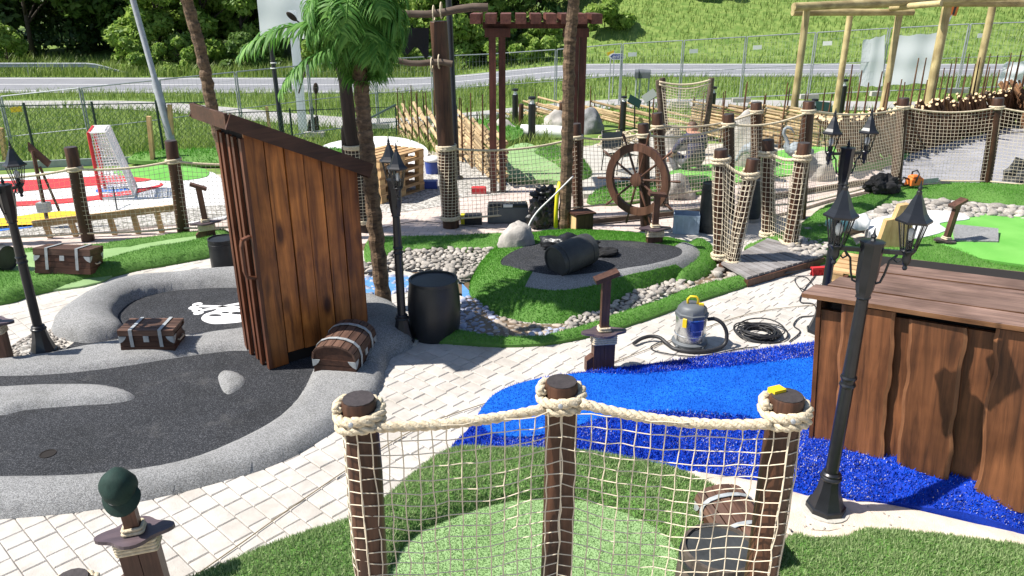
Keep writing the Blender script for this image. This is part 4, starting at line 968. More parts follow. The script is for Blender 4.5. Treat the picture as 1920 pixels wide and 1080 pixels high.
rf.add([(xa, ya, rz(xa)), (xb, ya, rz(xb)), (xb, yb, rz(xb)), (xa, yb, rz(xa)), (xa, ya, rz(xa)+0.025), (xb, ya, rz(xb)+0.025), (xb, yb, rz(xb)+0.025), (xa, yb, rz(xa)+0.025)],
       [(3, 2, 1, 0), (4, 5, 6, 7), (0, 1, 5, 4), (1, 2, 6, 5), (2, 3, 7, 6), (3, 0, 4, 7)]); rf = rf.build('roof', 'plank_dark', oh)
def fascia(a, b):
    m = MB(); m.beam(a, b, 0.028, 0.125); m.build('fascia_board', 'plank_dark', rf)
fascia((xa-0.016, ya-0.016, rz(xa)-0.005), (xb, ya-0.016, rz(xb)-0.005)); fascia((xa-0.016, yb+0.016, rz(xa)-0.005), (xb, yb+0.016, rz(xb)-0.005))
fascia((xa-0.017, ya-0.001, rz(xa)-0.012), (xa-0.017, yb, rz(xa)-0.012)); fascia((xb-0.015, ya, rz(xb)-0.012), (xb-0.015, yb, rz(xb)-0.012))
for i in range(5):
    y0 = ya+(yb-ya)*i/5; m = MB(); k = 0.005*(i % 2)
    m.add([(xa-0.03, y0+0.004, rz(xa)+0.027+k), (xb, y0+0.004, rz(xb)+0.03+k), (xb, y0+(yb-ya)/5-0.004, rz(xb)+0.03+k), (xa-0.03, y0+(yb-ya)/5-0.004, rz(xa)+0.027+k),
           (xa-0.03, y0+0.004, rz(xa)+0.049+k), (xb, y0+0.004, rz(xb)+0.049+k), (xb, y0+(yb-ya)/5-0.004, rz(xb)+0.049+k), (xa-0.03, y0+(yb-ya)/5-0.004, rz(xa)+0.049+k)],
          [(3, 2, 1, 0), (4, 5, 6, 7), (0, 1, 5, 4), (1, 2, 6, 5), (2, 3, 7, 6), (3, 0, 4, 7)]); m.build('roof_board', 'shed_roof', rf)
# ---------------------------------------------------------------- live edge board kiosk on the right
kx = thing('board_kiosk', 'low dark brown kiosk of wavy edged boards with a plank roof on blue carpet', 'kiosk', (KA.x, KA.y, 0.12), math.atan2(KD.y, KD.x)); kx.rotation_euler = (0, R(-5), math.atan2(KD.y, KD.x))
rk = random.Random(5)
def wavy(x0, x1, z0, z1, y, th, mat, sd):
    m = MB(); n = 16; r1 = sd*7.3
    L = [(x0+0.015*noise.noise(Vector((r1, i*0.42, 0)))*1.8, z0+(z1-z0)*i/n) for i in range(n+1)]
    Rr = [(x1+0.016*noise.noise(Vector((r1+40, i*0.38, 0)))*1.8, z0+(z1-z0)*i/n) for i in range(n+1)]
    bev = 0.022
    vs = []; fs = []
    for (a, z), (b, _) in zip(L, Rr): vs += [(a, y+th, z), (a, y+0.010, z), (a+bev, y, z), (b-bev, y, z), (b, y+0.010, z), (b, y+th, z)]
    for i in range(n):
        for j in range(5): k = i*6+j; fs.append((k, k+1, k+7, k+6))
    fs.append((5, 4, 3, 2, 1, 0)); fs.append(tuple(n*6+j for j in range(6)))
    m.add(vs, fs); me = m.mesh('wall_board'); me.materials.append(MT[mat]); me.materials.append(MT['shed_edge'])
    for k, p in enumerate(me.polygons):
        if k < n*5 and k % 5 in (1, 3): p.material_index = 1
        p.use_smooth = False
    return link('wall_board', me, None, kx)
xs_ = [0.0, 0.17, 0.47, 0.60, 0.88, 1.08, 1.33, 1.55, 1.82, 2.05, 2.33, 2.6]
for i in range(len(xs_)-1):
    front = i % 2 == 1
    a, b = xs_[i], xs_[i+1]
    wavy(a-(0.02 if front else 0.03), b+(0.02 if front else 0.03), -0.09, 1.11-0.03*(i % 3 == 0)-(0.05 if not front else 0), -0.045 if front else 0.01, 0.034, 'shed_board', i)
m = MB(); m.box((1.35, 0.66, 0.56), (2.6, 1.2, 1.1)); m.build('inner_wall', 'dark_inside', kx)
m = MB(); m.box((-0.02, 0.30, 0.56), (0.03, 0.60, 1.12)); m.build('side_wall', 'shed_board', kx)
rw = [-0.10, 0.19, 0.47, 0.76, 1.05, 1.33]
for i in range(5):
    y0, y1 = rw[i]+0.004, rw[i+1]-0.004; xl = -0.11+0.08*i+(0.05 if i == 2 else 0); m = MB(); n = 12; z = lambda y: 1.165-0.05*(y+0.1)
    vs = []; fs = []
    for k in range(n+1):
        x = xl+(2.8-xl)*k/n; wv = 0.012*noise.noise(Vector((x*1.7, i*3.1, 0))); w2 = 0.010*noise.noise(Vector((x*1.7, i*3.1+9, 0))); zz = 0.006*noise.noise(Vector((x, i*5.0, 2)))+0.006*(i % 2)
        vs += [(x, y0+wv, z(y0)+zz), (x, y1+w2, z(y1)+zz), (x, y1+w2, z(y1)-0.035+zz), (x, y0+wv+0.012, z(y0)-0.035+zz)]
    for k in range(n):
        for j in range(4): a = k*4+j; b = k*4+(j+1) % 4; fs.append((a, b, b+4, a+4))
    fs += [(0, 1, 2, 3), tuple(n*4+j for j in (3, 2, 1, 0))]
    fs = [tuple(reversed(q)) for q in fs]
    m.add(vs, fs); me = m.mesh('roof_board'); me.materials.append(MT['shed_roof']); me.materials.append(MT['shed_roof_edge'])
    for q, p in enumerate(me.polygons):
        if q < n*4 and q % 4 == 3: p.material_index = 1
    link('roof_board', me, None, kx)
# ---------------------------------------------------------------- front rope fence
def PB(u, v, ut, vt, r):
    b = P(u, v); t = PY(ut, vt, b.y); return (b-Vector((0, 0, 0.08)), t, r)
f1, f2, f3 = P(672, 748, 1.80), P(1053, 716, 1.80), P(1476, 742, 1.80)
fposts = []
for c, dx in ((f1, 0.02), (f2, 0.0), (f3, -0.015)): fposts.append((Vector((c.x+dx*0, c.y, -0.05)), c, 0.066))
RR = 0.0215
def loop_pts(c, r, zt): return wrap_pts((c.x, c.y), r+RR*0.75, zt-0.095, zt-0.03, 2.0, R(200), 18, 0.004)
fr = [(loop_pts(c, 0.066, 1.80), RR, True) for c in (f1, f2, f3)]
o_ = Vector((0, -0.09, 0))
fr.append((rope_line(f1+Vector((0.07, -0.06, -0.085)), f2+Vector((-0.07, -0.06, -0.085)), 0.02), RR, True))
fr.append((rope_line(f2+Vector((0.07, -0.06, -0.06)), f3+Vector((-0.07, -0.06, -0.085)), 0.035), RR, True))
def front_net(a, b, wl, wr):
    A = a+Vector((0, -0.074, 0)); B = b+Vector((0, -0.074, 0))
    return panel_surface(A, B, lambda u: 1.715-0.015*math.sin(math.pi*u), lambda u: 0.42-0.05*math.sin(math.pi*u), 0.11, -0.06)
def wrap_net(c, a0, a1):
    def S(u, v):
        a = a0+(a1-a0)*u; r = 0.072+0.004*math.sin(9*v+5*u)
        return Vector((c.x+r*math.cos(a), c.y+r*math.sin(a), 0.45+(1.70-0.45)*v-0.02*u))
    return S
nets = [(front_net(f1, f2, 0, 0), 14, 23, 0.0025, 0.005), (front_net(f2, f3, 0, 0), 15, 23, 0.0025, 0.005),
        (wrap_net(f1, R(270), R(90)), 4, 23, 0.0025, 0.003), (wrap_net(f3, R(270), R(450)), 4, 23, 0.0025, 0.003)]
ff = fence('near fence of three brown posts with thick rope and wide net before the green', (f2.x, f2.y, 0), fposts, fr, nets)
m = MB(); m.box((f3.x-0.03, f3.y+0.03, 1.806), (0.055, 0.04, 0.02), rotm('Z', 0.4)); y_ = m.build('tape_mark', 'yellow', ff, world=True)
for c in (f1, f2, f3):
    m = MB(); m.lathe([(0.009, -0.006), (0.009, 0.004), (0.004, 0.006)], 8, (c.x-0.01, c.y-0.074-2*RR*0.9, c.z-0.045), rotm('X', R(90))); m.build('bolt', 'galv', ff, world=True)
# the post end at the lower left edge
s1 = P(132, 1088, 0.95)
fence('single rope wound post cut off by the lower left picture edge', (s1.x, s1.y, 0), [(Vector((s1.x, s1.y, -0.05)), s1, 0.075)],
      [(wrap_pts((s1.x, s1.y), 0.075+0.02, 0.86, 0.925, 2, 0.3, 18, 0.004), 0.022, True)], [], cat='rope post')
# ---------------------------------------------------------------- lamps
lampF = garden_lamp((2.07, 4.15, 0.05), R(-16), 'nearest double headed black garden lamp in front of the board kiosk', hz=1.85)
lampB = garden_lamp((3.13, 7.05, 0.02), R(8), 'double headed black garden lamp behind the kiosk beside the red broom', arm=0.18, hz=1.88)
lampM = garden_lamp((-1.08, 6.83, 0.02), R(110), 'black garden lamp between the outhouse and the upright black barrel', arm=0.17, hz=1.63)
lampL = garden_lamp((-4.52, 6.61, 0.0), R(85), 'black garden lamp at the left picture edge beside the grey bank', arm=0.19, hz=1.65)
# ---------------------------------------------------------------- sword shaped tee markers
sword_post((0.83, 6.24, 0), R(8), 'sword hilt tee marker at the tip of the blue carpet', h=0.93, guard_z=0.37)
sword_post((1.83, 9.32, 0.1), R(4), 'sword hilt tee marker on the island below the ship wheel', h=0.80, guard_z=0.33, tilt=-0.1)
cs = P(262, 1000, 0.42)
swf = sword_post((cs.x, cs.y, 0), R(14), 'sword hilt tee marker with a green cap hung on its top', h=0.80, guard_z=0.42, tilt=0.1, lean=(0.0, R(-3)), cap=True)
sword_post((P(1772, 470).x, P(1772, 470).y+0.1, -0.28), R(18), 'leaning sword hilt tee marker behind the kiosk roof by the bright green', h=0.93, guard_z=0.38, lean=(0, R(8)), tilt=0.55)
sword_post((P(393, 452).x, P(393, 452).y, 0), R(20), 'sword hilt tee marker beside the dark drum behind the outhouse', h=0.80, guard_z=0.26, tilt=-0.45, lean=(0, R(-3)))
sword_post((P(2, 680).x, P(2, 680).y, 0), R(5), 'sword hilt tee marker half cut off by the left picture edge', h=0.85, guard_z=0.40)
cp = thing('cap', 'dark green cloth cap hung on the sword marker at lower left', 'cap', (cs.x-0.05, cs.y-0.01, 0.73)); cp.rotation_euler = (R(34), R(-8), R(5))
m = MB(); n = 24; vs = []; fs = []; prof = [(0.086, -0.03), (0.090, 0.01), (0.086, 0.045), (0.075, 0.078), (0.056, 0.10), (0.03, 0.114), (0.006, 0.118)]
for r, z in prof:
    for j in range(n):
        a = 6.2832*j/n; k = 1+0.035*math.sin(4*a+z*25)+0.02*math.sin(7*a-z*40); dent = 0.018*max(0, 1-abs(r-0.055)/0.04)*max(0, math.cos(a+1.9)); vs.append(Vector((r*k*math.cos(a), r*k*1.12*math.sin(a), z-dent)))
for i in range(len(prof)-1):
    for j in range(n): fs.append((i*n+j, i*n+(j+1) % n, (i+1)*n+(j+1) % n, (i+1)*n+j))
fs.append(tuple((len(prof)-1)*n+j for j in range(n))); m.add(vs, fs); m.build('crown', 'capcloth', cp, smooth=True)
m = MB(); n = 18; vs = []; fs = []
for k in range(5):
    for j in range(n+1):
        a = R(-178)+R(176)*j/n; r = 0.089+0.040*k/4*math.sin(math.pi*j/n)**0.5; vs.append((r*math.cos(a)*1.0, r*1.1*math.sin(a), -0.010-0.052*(k/4)*math.sin(math.pi*j/n)**0.8))
for k in range(4):
    for j in range(n): a = k*(n+1)+j; fs.append((a, a+1, a+n+2, a+n+1))
m.add(vs, fs); v2 = [Vector(v)+Vector((0, 0, -0.005)) for v in vs]; m.add(v2, [tuple(reversed(f)) for f in fs]); m.build('peak', 'capcloth', cp, smooth=True)
# ---------------------------------------------------------------- chests
c = P(280, 662, 0.03); chest((c.x, c.y+0.12, 0.06), R(3), 'brown treasure chest with two straps lying on the grey bank', L=0.50, W=0.29, hb=0.16, lid=0.065, flatlid=True, tilty=R(1))
c = P(118, 532, 0.0); chest((c.x+0.02, c.y+0.16, 0.10), R(6), 'brown treasure chest on the left turf bank with shaded lid', L=0.62, W=0.38, hb=0.22, lid=0.09, flatlid=True, tiltx=R(-10), tilty=R(4))
c = P(650, 680, 0.06); chest((c.x, c.y, 0.06), R(80), 'round lidded treasure chest leaning against the outhouse corner', L=0.52, W=0.40, hb=0.17, lid=0.15, mat='chest', tilty=R(-3))
c = P(1378, 1030, 0.1); chest((c.x+0.02, c.y+0.08, 0.07), R(-80), 'treasure chest half hidden behind the right post of the near fence', L=0.50, W=0.32, hb=0.16, lid=0.10, mat='chest')
# ---------------------------------------------------------------- barrels
barrel((-0.78, 7.02, 0.0), 'upright bulging black barrel beside the middle garden lamp', r=0.235, h=0.60, bulge=1.12, hoops=())
c = P(417, 518); barrel((c.x, c.y+0.15, 0), 'straight sided black drum with lid left of the outhouse', r=0.165, h=0.44, bulge=1.02, hoops=(0.84,), mat='black_plastic')
bt = barrel((0, 0, 0), 'tipped over grey black barrel on the island bank', r=0.178, h=0.52, mat='barrel_grey', bulge=1.06, hoops=(0.86, 0.12), d=Vector((-0.78, -0.6, -0.12)), lid=Vector((0.49, 8.12, 0.40)))
c = P(0, 520); barrel((c.x-0.35, c.y+0.1, 0.24), 'black barrel lying on the left turf bank at the picture edge', r=0.15, h=0.50, mat='barrel_grey', bulge=1.1, hoops=(0.2, 0.8), rot=(R(90), 0, R(80)))
c = P(1332, 440); barrel((c.x, c.y+0.15, 0), 'tall narrow dark barrel behind the left bridge posts', r=0.13, h=0.72, mat='barrel_grey', bulge=1.12, hoops=(0.15, 0.85))
c = P(1408, 410); barrel((c.x, c.y+0.1, 0), 'dark barrel seen behind the leaning bridge post', r=0.16, h=0.60, mat='barrel_grey', bulge=1.1, hoops=(0.15, 0.85))
c = P(1350, 1024, 0.55); barrel((c.x, c.y, 0.06), 'weathered wooden barrel behind the net of the near fence', r=0.185, h=0.48, mat='barrel_wood', bulge=1.14, hoops=(0.16, 0.86), groove=4, lidmat='barrel_grey', n=48)
# ---------------------------------------------------------------- tipped boulder and tarpaulin on the island, boxes
rock(P(970, 490, 0.05)+Vector((0, 0.10, 0.06)), (0.23, 0.18, 0.30), 'upright pale boulder at the left end of the island', 3, amp=0.12)
m = MB(); c = P(1075, 470, 0.27)
m.blob(c+Vector((-0.05, 0.05, 0.05)), (0.30, 0.2, 0.13), 4, 0.35, 1.5, 4, True, ridg=0.4); o = m.build('tarpaulin', 'black_bag', smooth=True); tag(o, 'crumpled black tarpaulin heap at the foot of the palm trunk', 'tarpaulin')
m = MB(); c = P(1130, 478, 0.27); m.blob(c+Vector((0, 0, 0.02)), (0.20, 0.12, 0.07), 3, 0.4, 1.7, 9, True, ridg=0.5); o = m.build('black_cloth', 'black_cloth'); tag(o, 'small crumpled black cloth on the black island top', 'cloth')
c = P(1018, 428); m = MB(); m.blob(c+Vector((0, 0.12, 0.15)), (0.23, 0.2, 0.33), 4, 0.25, 1.6, 12, True, ridg=0.35); m.blob(c+Vector((0.02, 0.12, 0.46)), (0.18, 0.13, 0.14), 4, 0.4, 2.0, 13, ridg=0.5)
o = m.build('rubbish_bag', 'black_bag'); tag(o, 'black rubbish bag standing left of the palm trunk', 'rubbish bag')
c = P(1090, 452)
wb = thing('wooden_box', 'small dark box with a pale wood side beside the palm trunk', 'box', (c.x, c.y+0.12, 0.05), R(25))
m = MB(); m.box((0, 0, 0.16), (0.26, 0.22, 0.32)); m.build('body', 'sword', wb); m = MB(); m.box((0, 0, 0.335), (0.32, 0.27, 0.025)); m.build('lid', 'chest_dark', wb); m = MB(); m.box((-0.133, 0, 0.16), (0.006, 0.18, 0.28)); m.build('pale_side', 'raw_wood_z', wb)
# ---------------------------------------------------------------- vacuum cleaner
c = P(1297, 655); vc = thing('vacuum_cleaner', 'steel drum vacuum cleaner with yellow clips on the pale paving', 'vacuum cleaner', (c.x, c.y+0.12, 0), R(-10)); vc.scale = (0.9, 0.9, 0.9)
m = MB(); m.lathe([(0.155, 0.05), (0.165, 0.06), (0.165, 0.14), (0.172, 0.145), (0.165, 0.15), (0.165, 0.33), (0.172, 0.335), (0.172, 0.35)], 32); m.build('drum', 'steel', vc, auto=35)
m = MB(); m.lathe([(0.19, 0.02), (0.195, 0.05), (0.165, 0.07)], 24)
for k in range(4): a = R(45+90*k); m.blob((0.185*math.cos(a), 0.185*math.sin(a), 0.022), (0.024, 0.024, 0.022), 2, 0)
m.build('wheel_base', 'grey_plastic', vc, auto=40)
m = MB(); m.lathe([(0.178, 0.345), (0.18, 0.385), (0.165, 0.395), (0.15, 0.45), (0.12, 0.475), (0.04, 0.48)], 8); m.box((0, 0, 0.44), (0.24, 0.12, 0.075), None, 0.02); m.build('motor_head', 'grey_plastic', vc, auto=40)
m = MB(); m.tube([(-0.05, 0, 0.46), (-0.055, 0, 0.53), (-0.03, 0, 0.56), (0.03, 0, 0.56), (0.055, 0, 0.53), (0.05, 0, 0.46)], 0.014, 8); m.build('carry_handle', 'yellow', vc, smooth=True)
m = MB(); m.box((0.09, -0.02, 0.485), (0.05, 0.03, 0.03), None, 0.006); m.build('switch', 'yellow', vc)
for a in (R(-115), R(60)):
    m = MB(); m.box((0.182*math.cos(a), 0.182*math.sin(a), 0.315), (0.018, 0.045, 0.10), rotm('Z', a), 0.004); m.build('clip', 'yellow', vc)
def curved_patch(r, a0, a1, z0, z1, n=8):
    m = MB(); vs = []; fs = []
    for i in range(n+1):
        a = a0+(a1-a0)*i/n; vs += [(r*math.cos(a), r*math.sin(a), z0), (r*math.cos(a), r*math.sin(a), z1)]
    for i in range(n): fs.append((2*i, 2*i+2, 2*i+3, 2*i+1))
    return m.add(vs, fs)
curved_patch(0.167, R(-95), R(-40), 0.225, 0.33).build('label', 'blue_label', vc); curved_patch(0.167, R(-85), R(-50), 0.165, 0.21).build('label', 'blue_label', vc)
m = MB(); hp = catmull([(0.17, 0.28), (0.30, 0.26), (0.36, 0.16), (0.34, 0.06)], 8, False)
V3 = [Vector((0.17, 0.02, 0.30)), Vector((0.25, 0.02, 0.31)), Vector((0.33, 0.0, 0.27)), Vector((0.38, -0.02, 0.18)), Vector((0.38, -0.05, 0.08)), Vector((0.32, -0.10, 0.03)), Vector((0.18, -0.2, 0.024)), Vector((0.0, -0.24, 0.024)), Vector((-0.16, -0.2, 0.024)), Vector((-0.24, -0.1, 0.03)), Vector((-0.32, -0.02, 0.06)), Vector((-0.42, 0.0, 0.06)), Vector((-0.52, -0.06, 0.05)), Vector((-0.60, -0.16, 0.03))]
def spline3(pts, n=6):
    xy = catmull([(p.x, p.y) for p in pts], n, False); zz = catmull([(p.z, 0) for p in pts], n, False)
    return [Vector((a.x, a.y, b.x)) for a, b in zip(xy, zz)]
sp = spline3(V3, 8); m.tube(sp, [0.020*(1+0.06*(i % 2)) for i in range(len(sp))], 10); m.build('hose', 'cable', vc, auto=50)
# ---------------------------------------------------------------- cable coil and cables
c = P(1422, 628); m = MB(); rc = random.Random(4)
for k in range(16):
    r = rc.uniform(0.13, 0.27); ox, oy = rc.uniform(-.05, .05), rc.uniform(-.05, .05); e = rc.uniform(0.8, 1); ph = rc.random()*6
    m.tube([c+Vector((ox+r*math.cos(a*6.2832/28), oy+r*e*math.sin(a*6.2832/28), 0.012+0.006*k*0.6+0.012*math.sin(a*0.45+ph))) for a in range(28)], 0.0075, 5, closed=True)
o = m.build('cable_coil', 'cable', smooth=True); tag(o, 'black cable coiled in loops on the pale paving', 'cable')
def ground_line(name, mat, pts, r, label, cat='cable', z=0.012, wob=0.0):
    g = catmull([P(u, v, z).xy for u, v in pts], 8, False); m = MB(); m.tube([Vector((p.x, p.y, z+wob*noise.noise(Vector((p.x*3, p.y*3, 0))))) for p in g], r, 5)
    return tag(m.build(name, mat, smooth=True), label, cat)
ground_line('cable', 'cable', [(1480, 640), (1500, 622), (1488, 610), (1500, 595), (1530, 590), (1525, 570), (1500, 565), (1510, 540), (1530, 510), (1500, 500)], 0.007, 'black cable snaking from the coil towards the broom')
ground_line('string', 'string', [(350, 1090), (450, 1020), (560, 942), (680, 862), (800, 795), (960, 740), (1120, 690), (1300, 622), (1420, 585), (1540, 570)], 0.004, 'long brown string stretched across the paving from lower left', 'string')
ground_line('cable', 'cable', [(1240, 640), (1220, 652), (1245, 662), (1310, 668), (1380, 655), (1420, 650)], 0.006, 'thin black lead around the foot of the vacuum cleaner')
ground_line('cable', 'cable', [(1500, 540), (1530, 548), (1512, 520), (1490, 525), (1515, 560)], 0.006, 'tangled thin lead lying beside the red broom')
ground_line('cable', 'cable', [(700, 432), (780, 415), (860, 422), (960, 432), (1000, 438)], 0.006, 'thin lead lying across the pink walkway paving')
# yellow hose and white cable by the palm
c = P(1042, 448); m = MB(); m.tube([c+Vector((0, 0.05, 0.15)), c+Vector((0, 0.05, 0.4)), c+Vector((0.01, 0.06, 0.62)), c+Vector((0.05, 0.1, 0.8))], 0.03, 10); o = m.build('hose', 'hose_yellow', smooth=True); tag(o, 'yellow corrugated hose standing along the palm trunk', 'hose')
cc = [PY(1075, 330, 10.3), PY(1040, 365, 10.1), PY(1005, 400, 9.9), PY(990, 430, 9.7), PY(998, 460, 9.5), PY(1020, 478, 9.3), PY(1045, 488, 9.2)]
m = MB(); m.tube(spline3(cc, 6), 0.011, 6); o = m.build('white_cable', 'white_cable', smooth=True); tag(o, 'white cable looping down from the palm trunk to the island', 'cable')
# ---------------------------------------------------------------- broom and pallet behind the kiosk
c = P(1545, 515); br = thing('broom', 'red bristled broom head lying on the paving by the back lamp', 'broom', (c.x, c.y, 0), R(10))
m = MB(); m.box((0, 0, 0.09), (0.36, 0.06, 0.03)); m.build('head', 'red', br); m = MB()
for i in range(18):
    for j in range(3): m.box((-0.165+i*0.0194, -0.02+j*0.02, 0.04), (0.012, 0.012, 0.075), euler3(rc.uniform(-.2, .2), rc.uniform(-.2, .2), 0))
m.build('bristles', 'red', br); m = MB(); m.tube([(-0.1, 0, 0.09), (-0.45, 0.02, 0.05), (-0.8, 0.05, 0.02)], 0.013, 8); m.build('handle', 'black_metal', br)
def pallet_proto():
    t = thing('pallet', 'x', 'pallet')
    for i in range(5): m = MB(); m.box((0, -0.335+i*0.1675, 0.133), (1.2, 0.12, 0.022)); m.build('deck_board', 'raw_wood', t)
    for x in (-0.53, 0, 0.53):
        m = MB(); m.box((x, 0, 0.111), (0.13, 0.8, 0.022)); m.build('cross_board', 'raw_wood', t)
        for y in (-0.345, 0, 0.345): m = MB(); m.box((x, y, 0.061), (0.13, 0.10, 0.078)); m.build('block', 'raw_wood_z', t)
    for y in (-0.345, 0, 0.345): m = MB(); m.box((0, y, 0.011), (1.2, 0.10, 0.022)); m.build('bottom_board', 'raw_wood', t)
    return t
pp = pallet_proto(); c = P(770, 378); first = True
names = ['bottom', 'second', 'third', 'fourth', 'topmost']
for k in range(5):
    t = pp if k == 0 else copy_tree(pp); t.location = (c.x-0.50+0.01*math.sin(k*5), c.y+0.55, 0.146*k); t.rotation_euler = (0, 0, R(60)+0.02*math.sin(k*3))
    t['label'] = names[k]+' wooden pallet of the stack behind the middle lamp'; t['group'] = 'stacked pallets'
c = P(1625, 540); t = copy_tree(pp); t.location = (c.x+0.35, c.y+0.2, 0.02); t.rotation_euler = (0, 0, R(-32)); t['label'] = 'wooden pallet lying between the back lamp and the kiosk roof'; del t['group']
# ---------------------------------------------------------------- ship wheel
c = PY(1195, 337, 10.35); wh = thing('ship_wheel', 'large brown ship steering wheel mounted on a fence post', 'ship wheel', (c.x, c.y, c.z), R(-40))
XR = Matrix(((1, 0, 0), (0, 0, -1), (0, 1, 0)))
m = MB(); n = 48; ro, ri, th = 0.50, 0.395, 0.03; vs = []; fs = []
for j in range(n):
    a = 6.2832*j/n
    for r, y in ((ri, -th), (ro, -th), (ro, th), (ri, th)): vs.append((r*math.cos(a), y, r*math.sin(a)))
for j in range(n):
    k = (j+1) % n
    for q in range(4): fs.append((j*4+q, j*4+(q+1) % 4, k*4+(q+1) % 4, k*4+q))
m.add(vs, fs); m.build('rim', 'sword', wh, auto=40)
m = MB(); m.lathe([(0.085, -0.05), (0.09, -0.04), (0.09, 0.05), (0.03, 0.055)], 20, (0, 0, 0), rotm('X', R(90))); m.build('hub', 'sword', wh, auto=40)
for k in range(10):
    a = 6.2832*k/10+0.1; d = Vector((math.cos(a), 0, math.sin(a))); m = MB()
    m.tube([d*0.08, d*0.25, d*0.40], [0.014, 0.018, 0.013], 8); m.tube([d*0.50, d*0.54, d*0.60, d*0.65, d*0.67], [0.013, 0.012, 0.02, 0.017, 0.006], 8); m.build('spoke', 'sword', wh, auto=40)
# ---------------------------------------------------------------- palms
def palm_trunk_mesh(pts, r0, r1, seed):
    pts = spline3(pts, 14); n = len(pts); m = MB(); P2 = []; rr = []
    for i, p in enumerate(pts):
        t = i/(n-1); r = r0+(r1-r0)*t; r *= 1+0.09*((i*7 % 3)-1)*0.6+0.10*noise.noise(Vector((i*0.9, seed, 0)))
        P2.append(p+Vector((0.014*noise.noise(Vector((i*0.5, seed, 3))), 0.01*noise.noise(Vector((i*0.5, seed, 9))), 0))); rr.append(r)
    m.tube(P2, rr, 12); return m
def frond_mesh(L, droop, seed, nl=34, lw=0.035, ll=0.36, rise=0.35):
    rs = random.Random(seed); m = MB(); path = []; x = z = 0; an = rise; k = 14
    for i in range(k+1):
        path.append(Vector((x, 0, z))); x += L/k*math.cos(an); z += L/k*math.sin(an); an -= droop/k*(0.6+0.9*i/k)
    m.tube(path, [0.014*(1-0.8*i/k) for i in range(k+1)], 5)
    for i in range(nl):
        t = 0.10+0.90*i/(nl-1); f = t*k; a = min(int(f), k-1); p = path[a].lerp(path[a+1], f-a); tg = (path[a+1]-path[a]).normalized()
        for sgn in (1, -1):
            l = ll*math.sin(math.pi*(0.14+0.78*t))**0.7*rs.uniform(0.8, 1.15); w = lw*rs.uniform(0.75, 1.15)
            side = Vector((0, sgn, 0)); dv = (side*0.85+tg*rs.uniform(0.35, 0.7)+Vector((0, 0, rs.uniform(-0.15, 0.3)))).normalized()
            q = [p]; cur = p.copy(); dd = dv.copy()
            for s in range(4):
                cur = cur+dd*l/4; dd = (dd+Vector((0, 0, -0.34-0.12*s))).normalized(); q.append(cur.copy())
            wv = tg*w*0.5; vs = []
            for s, c_ in enumerate(q):
                ww = (0.45, 1.0, 0.95, 0.6, 0.04)[s]; vs += [c_-wv*ww, c_+wv*ww]
            m.add(vs, [(2*s, 2*s+1, 2*s+3, 2*s+2) for s in range(4)])
    return m.mesh('frond', True)
def palm(base, pts, r0, r1, label, nf, seed, L=1.05, dro=2.3, bushy=False):
    t = thing('artificial_palm', label, 'palm tree', base)
    palm_trunk_mesh(pts, r0, r1, seed).build('trunk', 'palmtrunk', t, world=True, smooth=False)
    rs = random.Random(seed); ms = []
    for k in range(8):
        me = frond_mesh(L*rs.uniform(0.85, 1.15), dro*rs.uniform(0.8, 1.2), seed*10+k, nl=40 if bushy else 34, lw=0.024 if bushy else 0.035, ll=0.30 if bushy else 0.36, rise=(-0.2+0.2*k) if bushy else 0.15+0.12*k); me.materials.append(MT['palmleaf']); ms.append(me)
    top = Vector(pts[-1])-Vector(base)
    for k in range(nf):
        o = bpy.data.objects.new('frond', ms[k % 8]); COL.objects.link(o); o.parent = t; o.location = top+Vector((rs.uniform(-.03, .03), rs.uniform(-.03, .03), rs.uniform(-0.12, 0.06)-(0.16*(k % 4 == 0) if bushy else 0)))
        o.rotation_euler = (rs.uniform(-0.25, 0.25), rs.uniform(-0.3, 0.4), k*2.399+rs.uniform(-.2, .2))
    return t
b = P(722, 580)
pts = [b+Vector((0, 0, -0.05)), PY(706, 450, b.y), PY(694, 330, b.y), PY(682, 220, b.y), PY(674, 120, b.y), PY(669, 50, b.y), PY(667, 22, b.y)]
p1 = palm(b, pts, 0.085, 0.07, 'artificial palm with a bushy green crown behind the outhouse', 76, 3, L=0.62, dro=3.0, bushy=True)
o = bpy.data.objects.new('frond', frond_mesh(1.05, 0.9, 77, nl=40, rise=0.12, ll=0.42)); o.data.materials.append(MT['palmleaf']); COL.objects.link(o); o.parent = p1; o.location = pts[-1]-b+Vector((-0.1, -0.05, -0.12)); o.rotation_euler = (0, 0, R(183))
o2 = o.copy(); COL.objects.link(o2); o2.parent = p1; o2.location = pts[-1]-b+Vector((-0.05, -0.1, -0.28)); o2.rotation_euler = (0, R(18), R(196)); o2.scale = (0.8, 0.8, 0.8)
b = P(1056, 445)
pts = [b+Vector((0, 0, -0.05)), PY(1062, 330, b.y), PY(1065, 200, b.y), PY(1068, 90, b.y), PY(1076, 0, b.y), PY(1080, -60, b.y), PY(1082, -140, b.y)]
palm(b, pts, 0.085, 0.07, 'slender palm trunk rising beside the black rubbish bag', 16, 5, L=1.0, dro=1.5)
b = P(455, 452)
pts = [b+Vector((0, 0, -0.05)), PY(430, 330, b.y), PY(398, 205, b.y), PY(380, 110, b.y), PY(350, 0, b.y), PY(325, -80, b.y), PY(300, -160, b.y)]
palm(b, pts, 0.08, 0.07, 'leaning palm trunk behind the roof of the outhouse', 16, 6, L=1.0, dro=1.5)
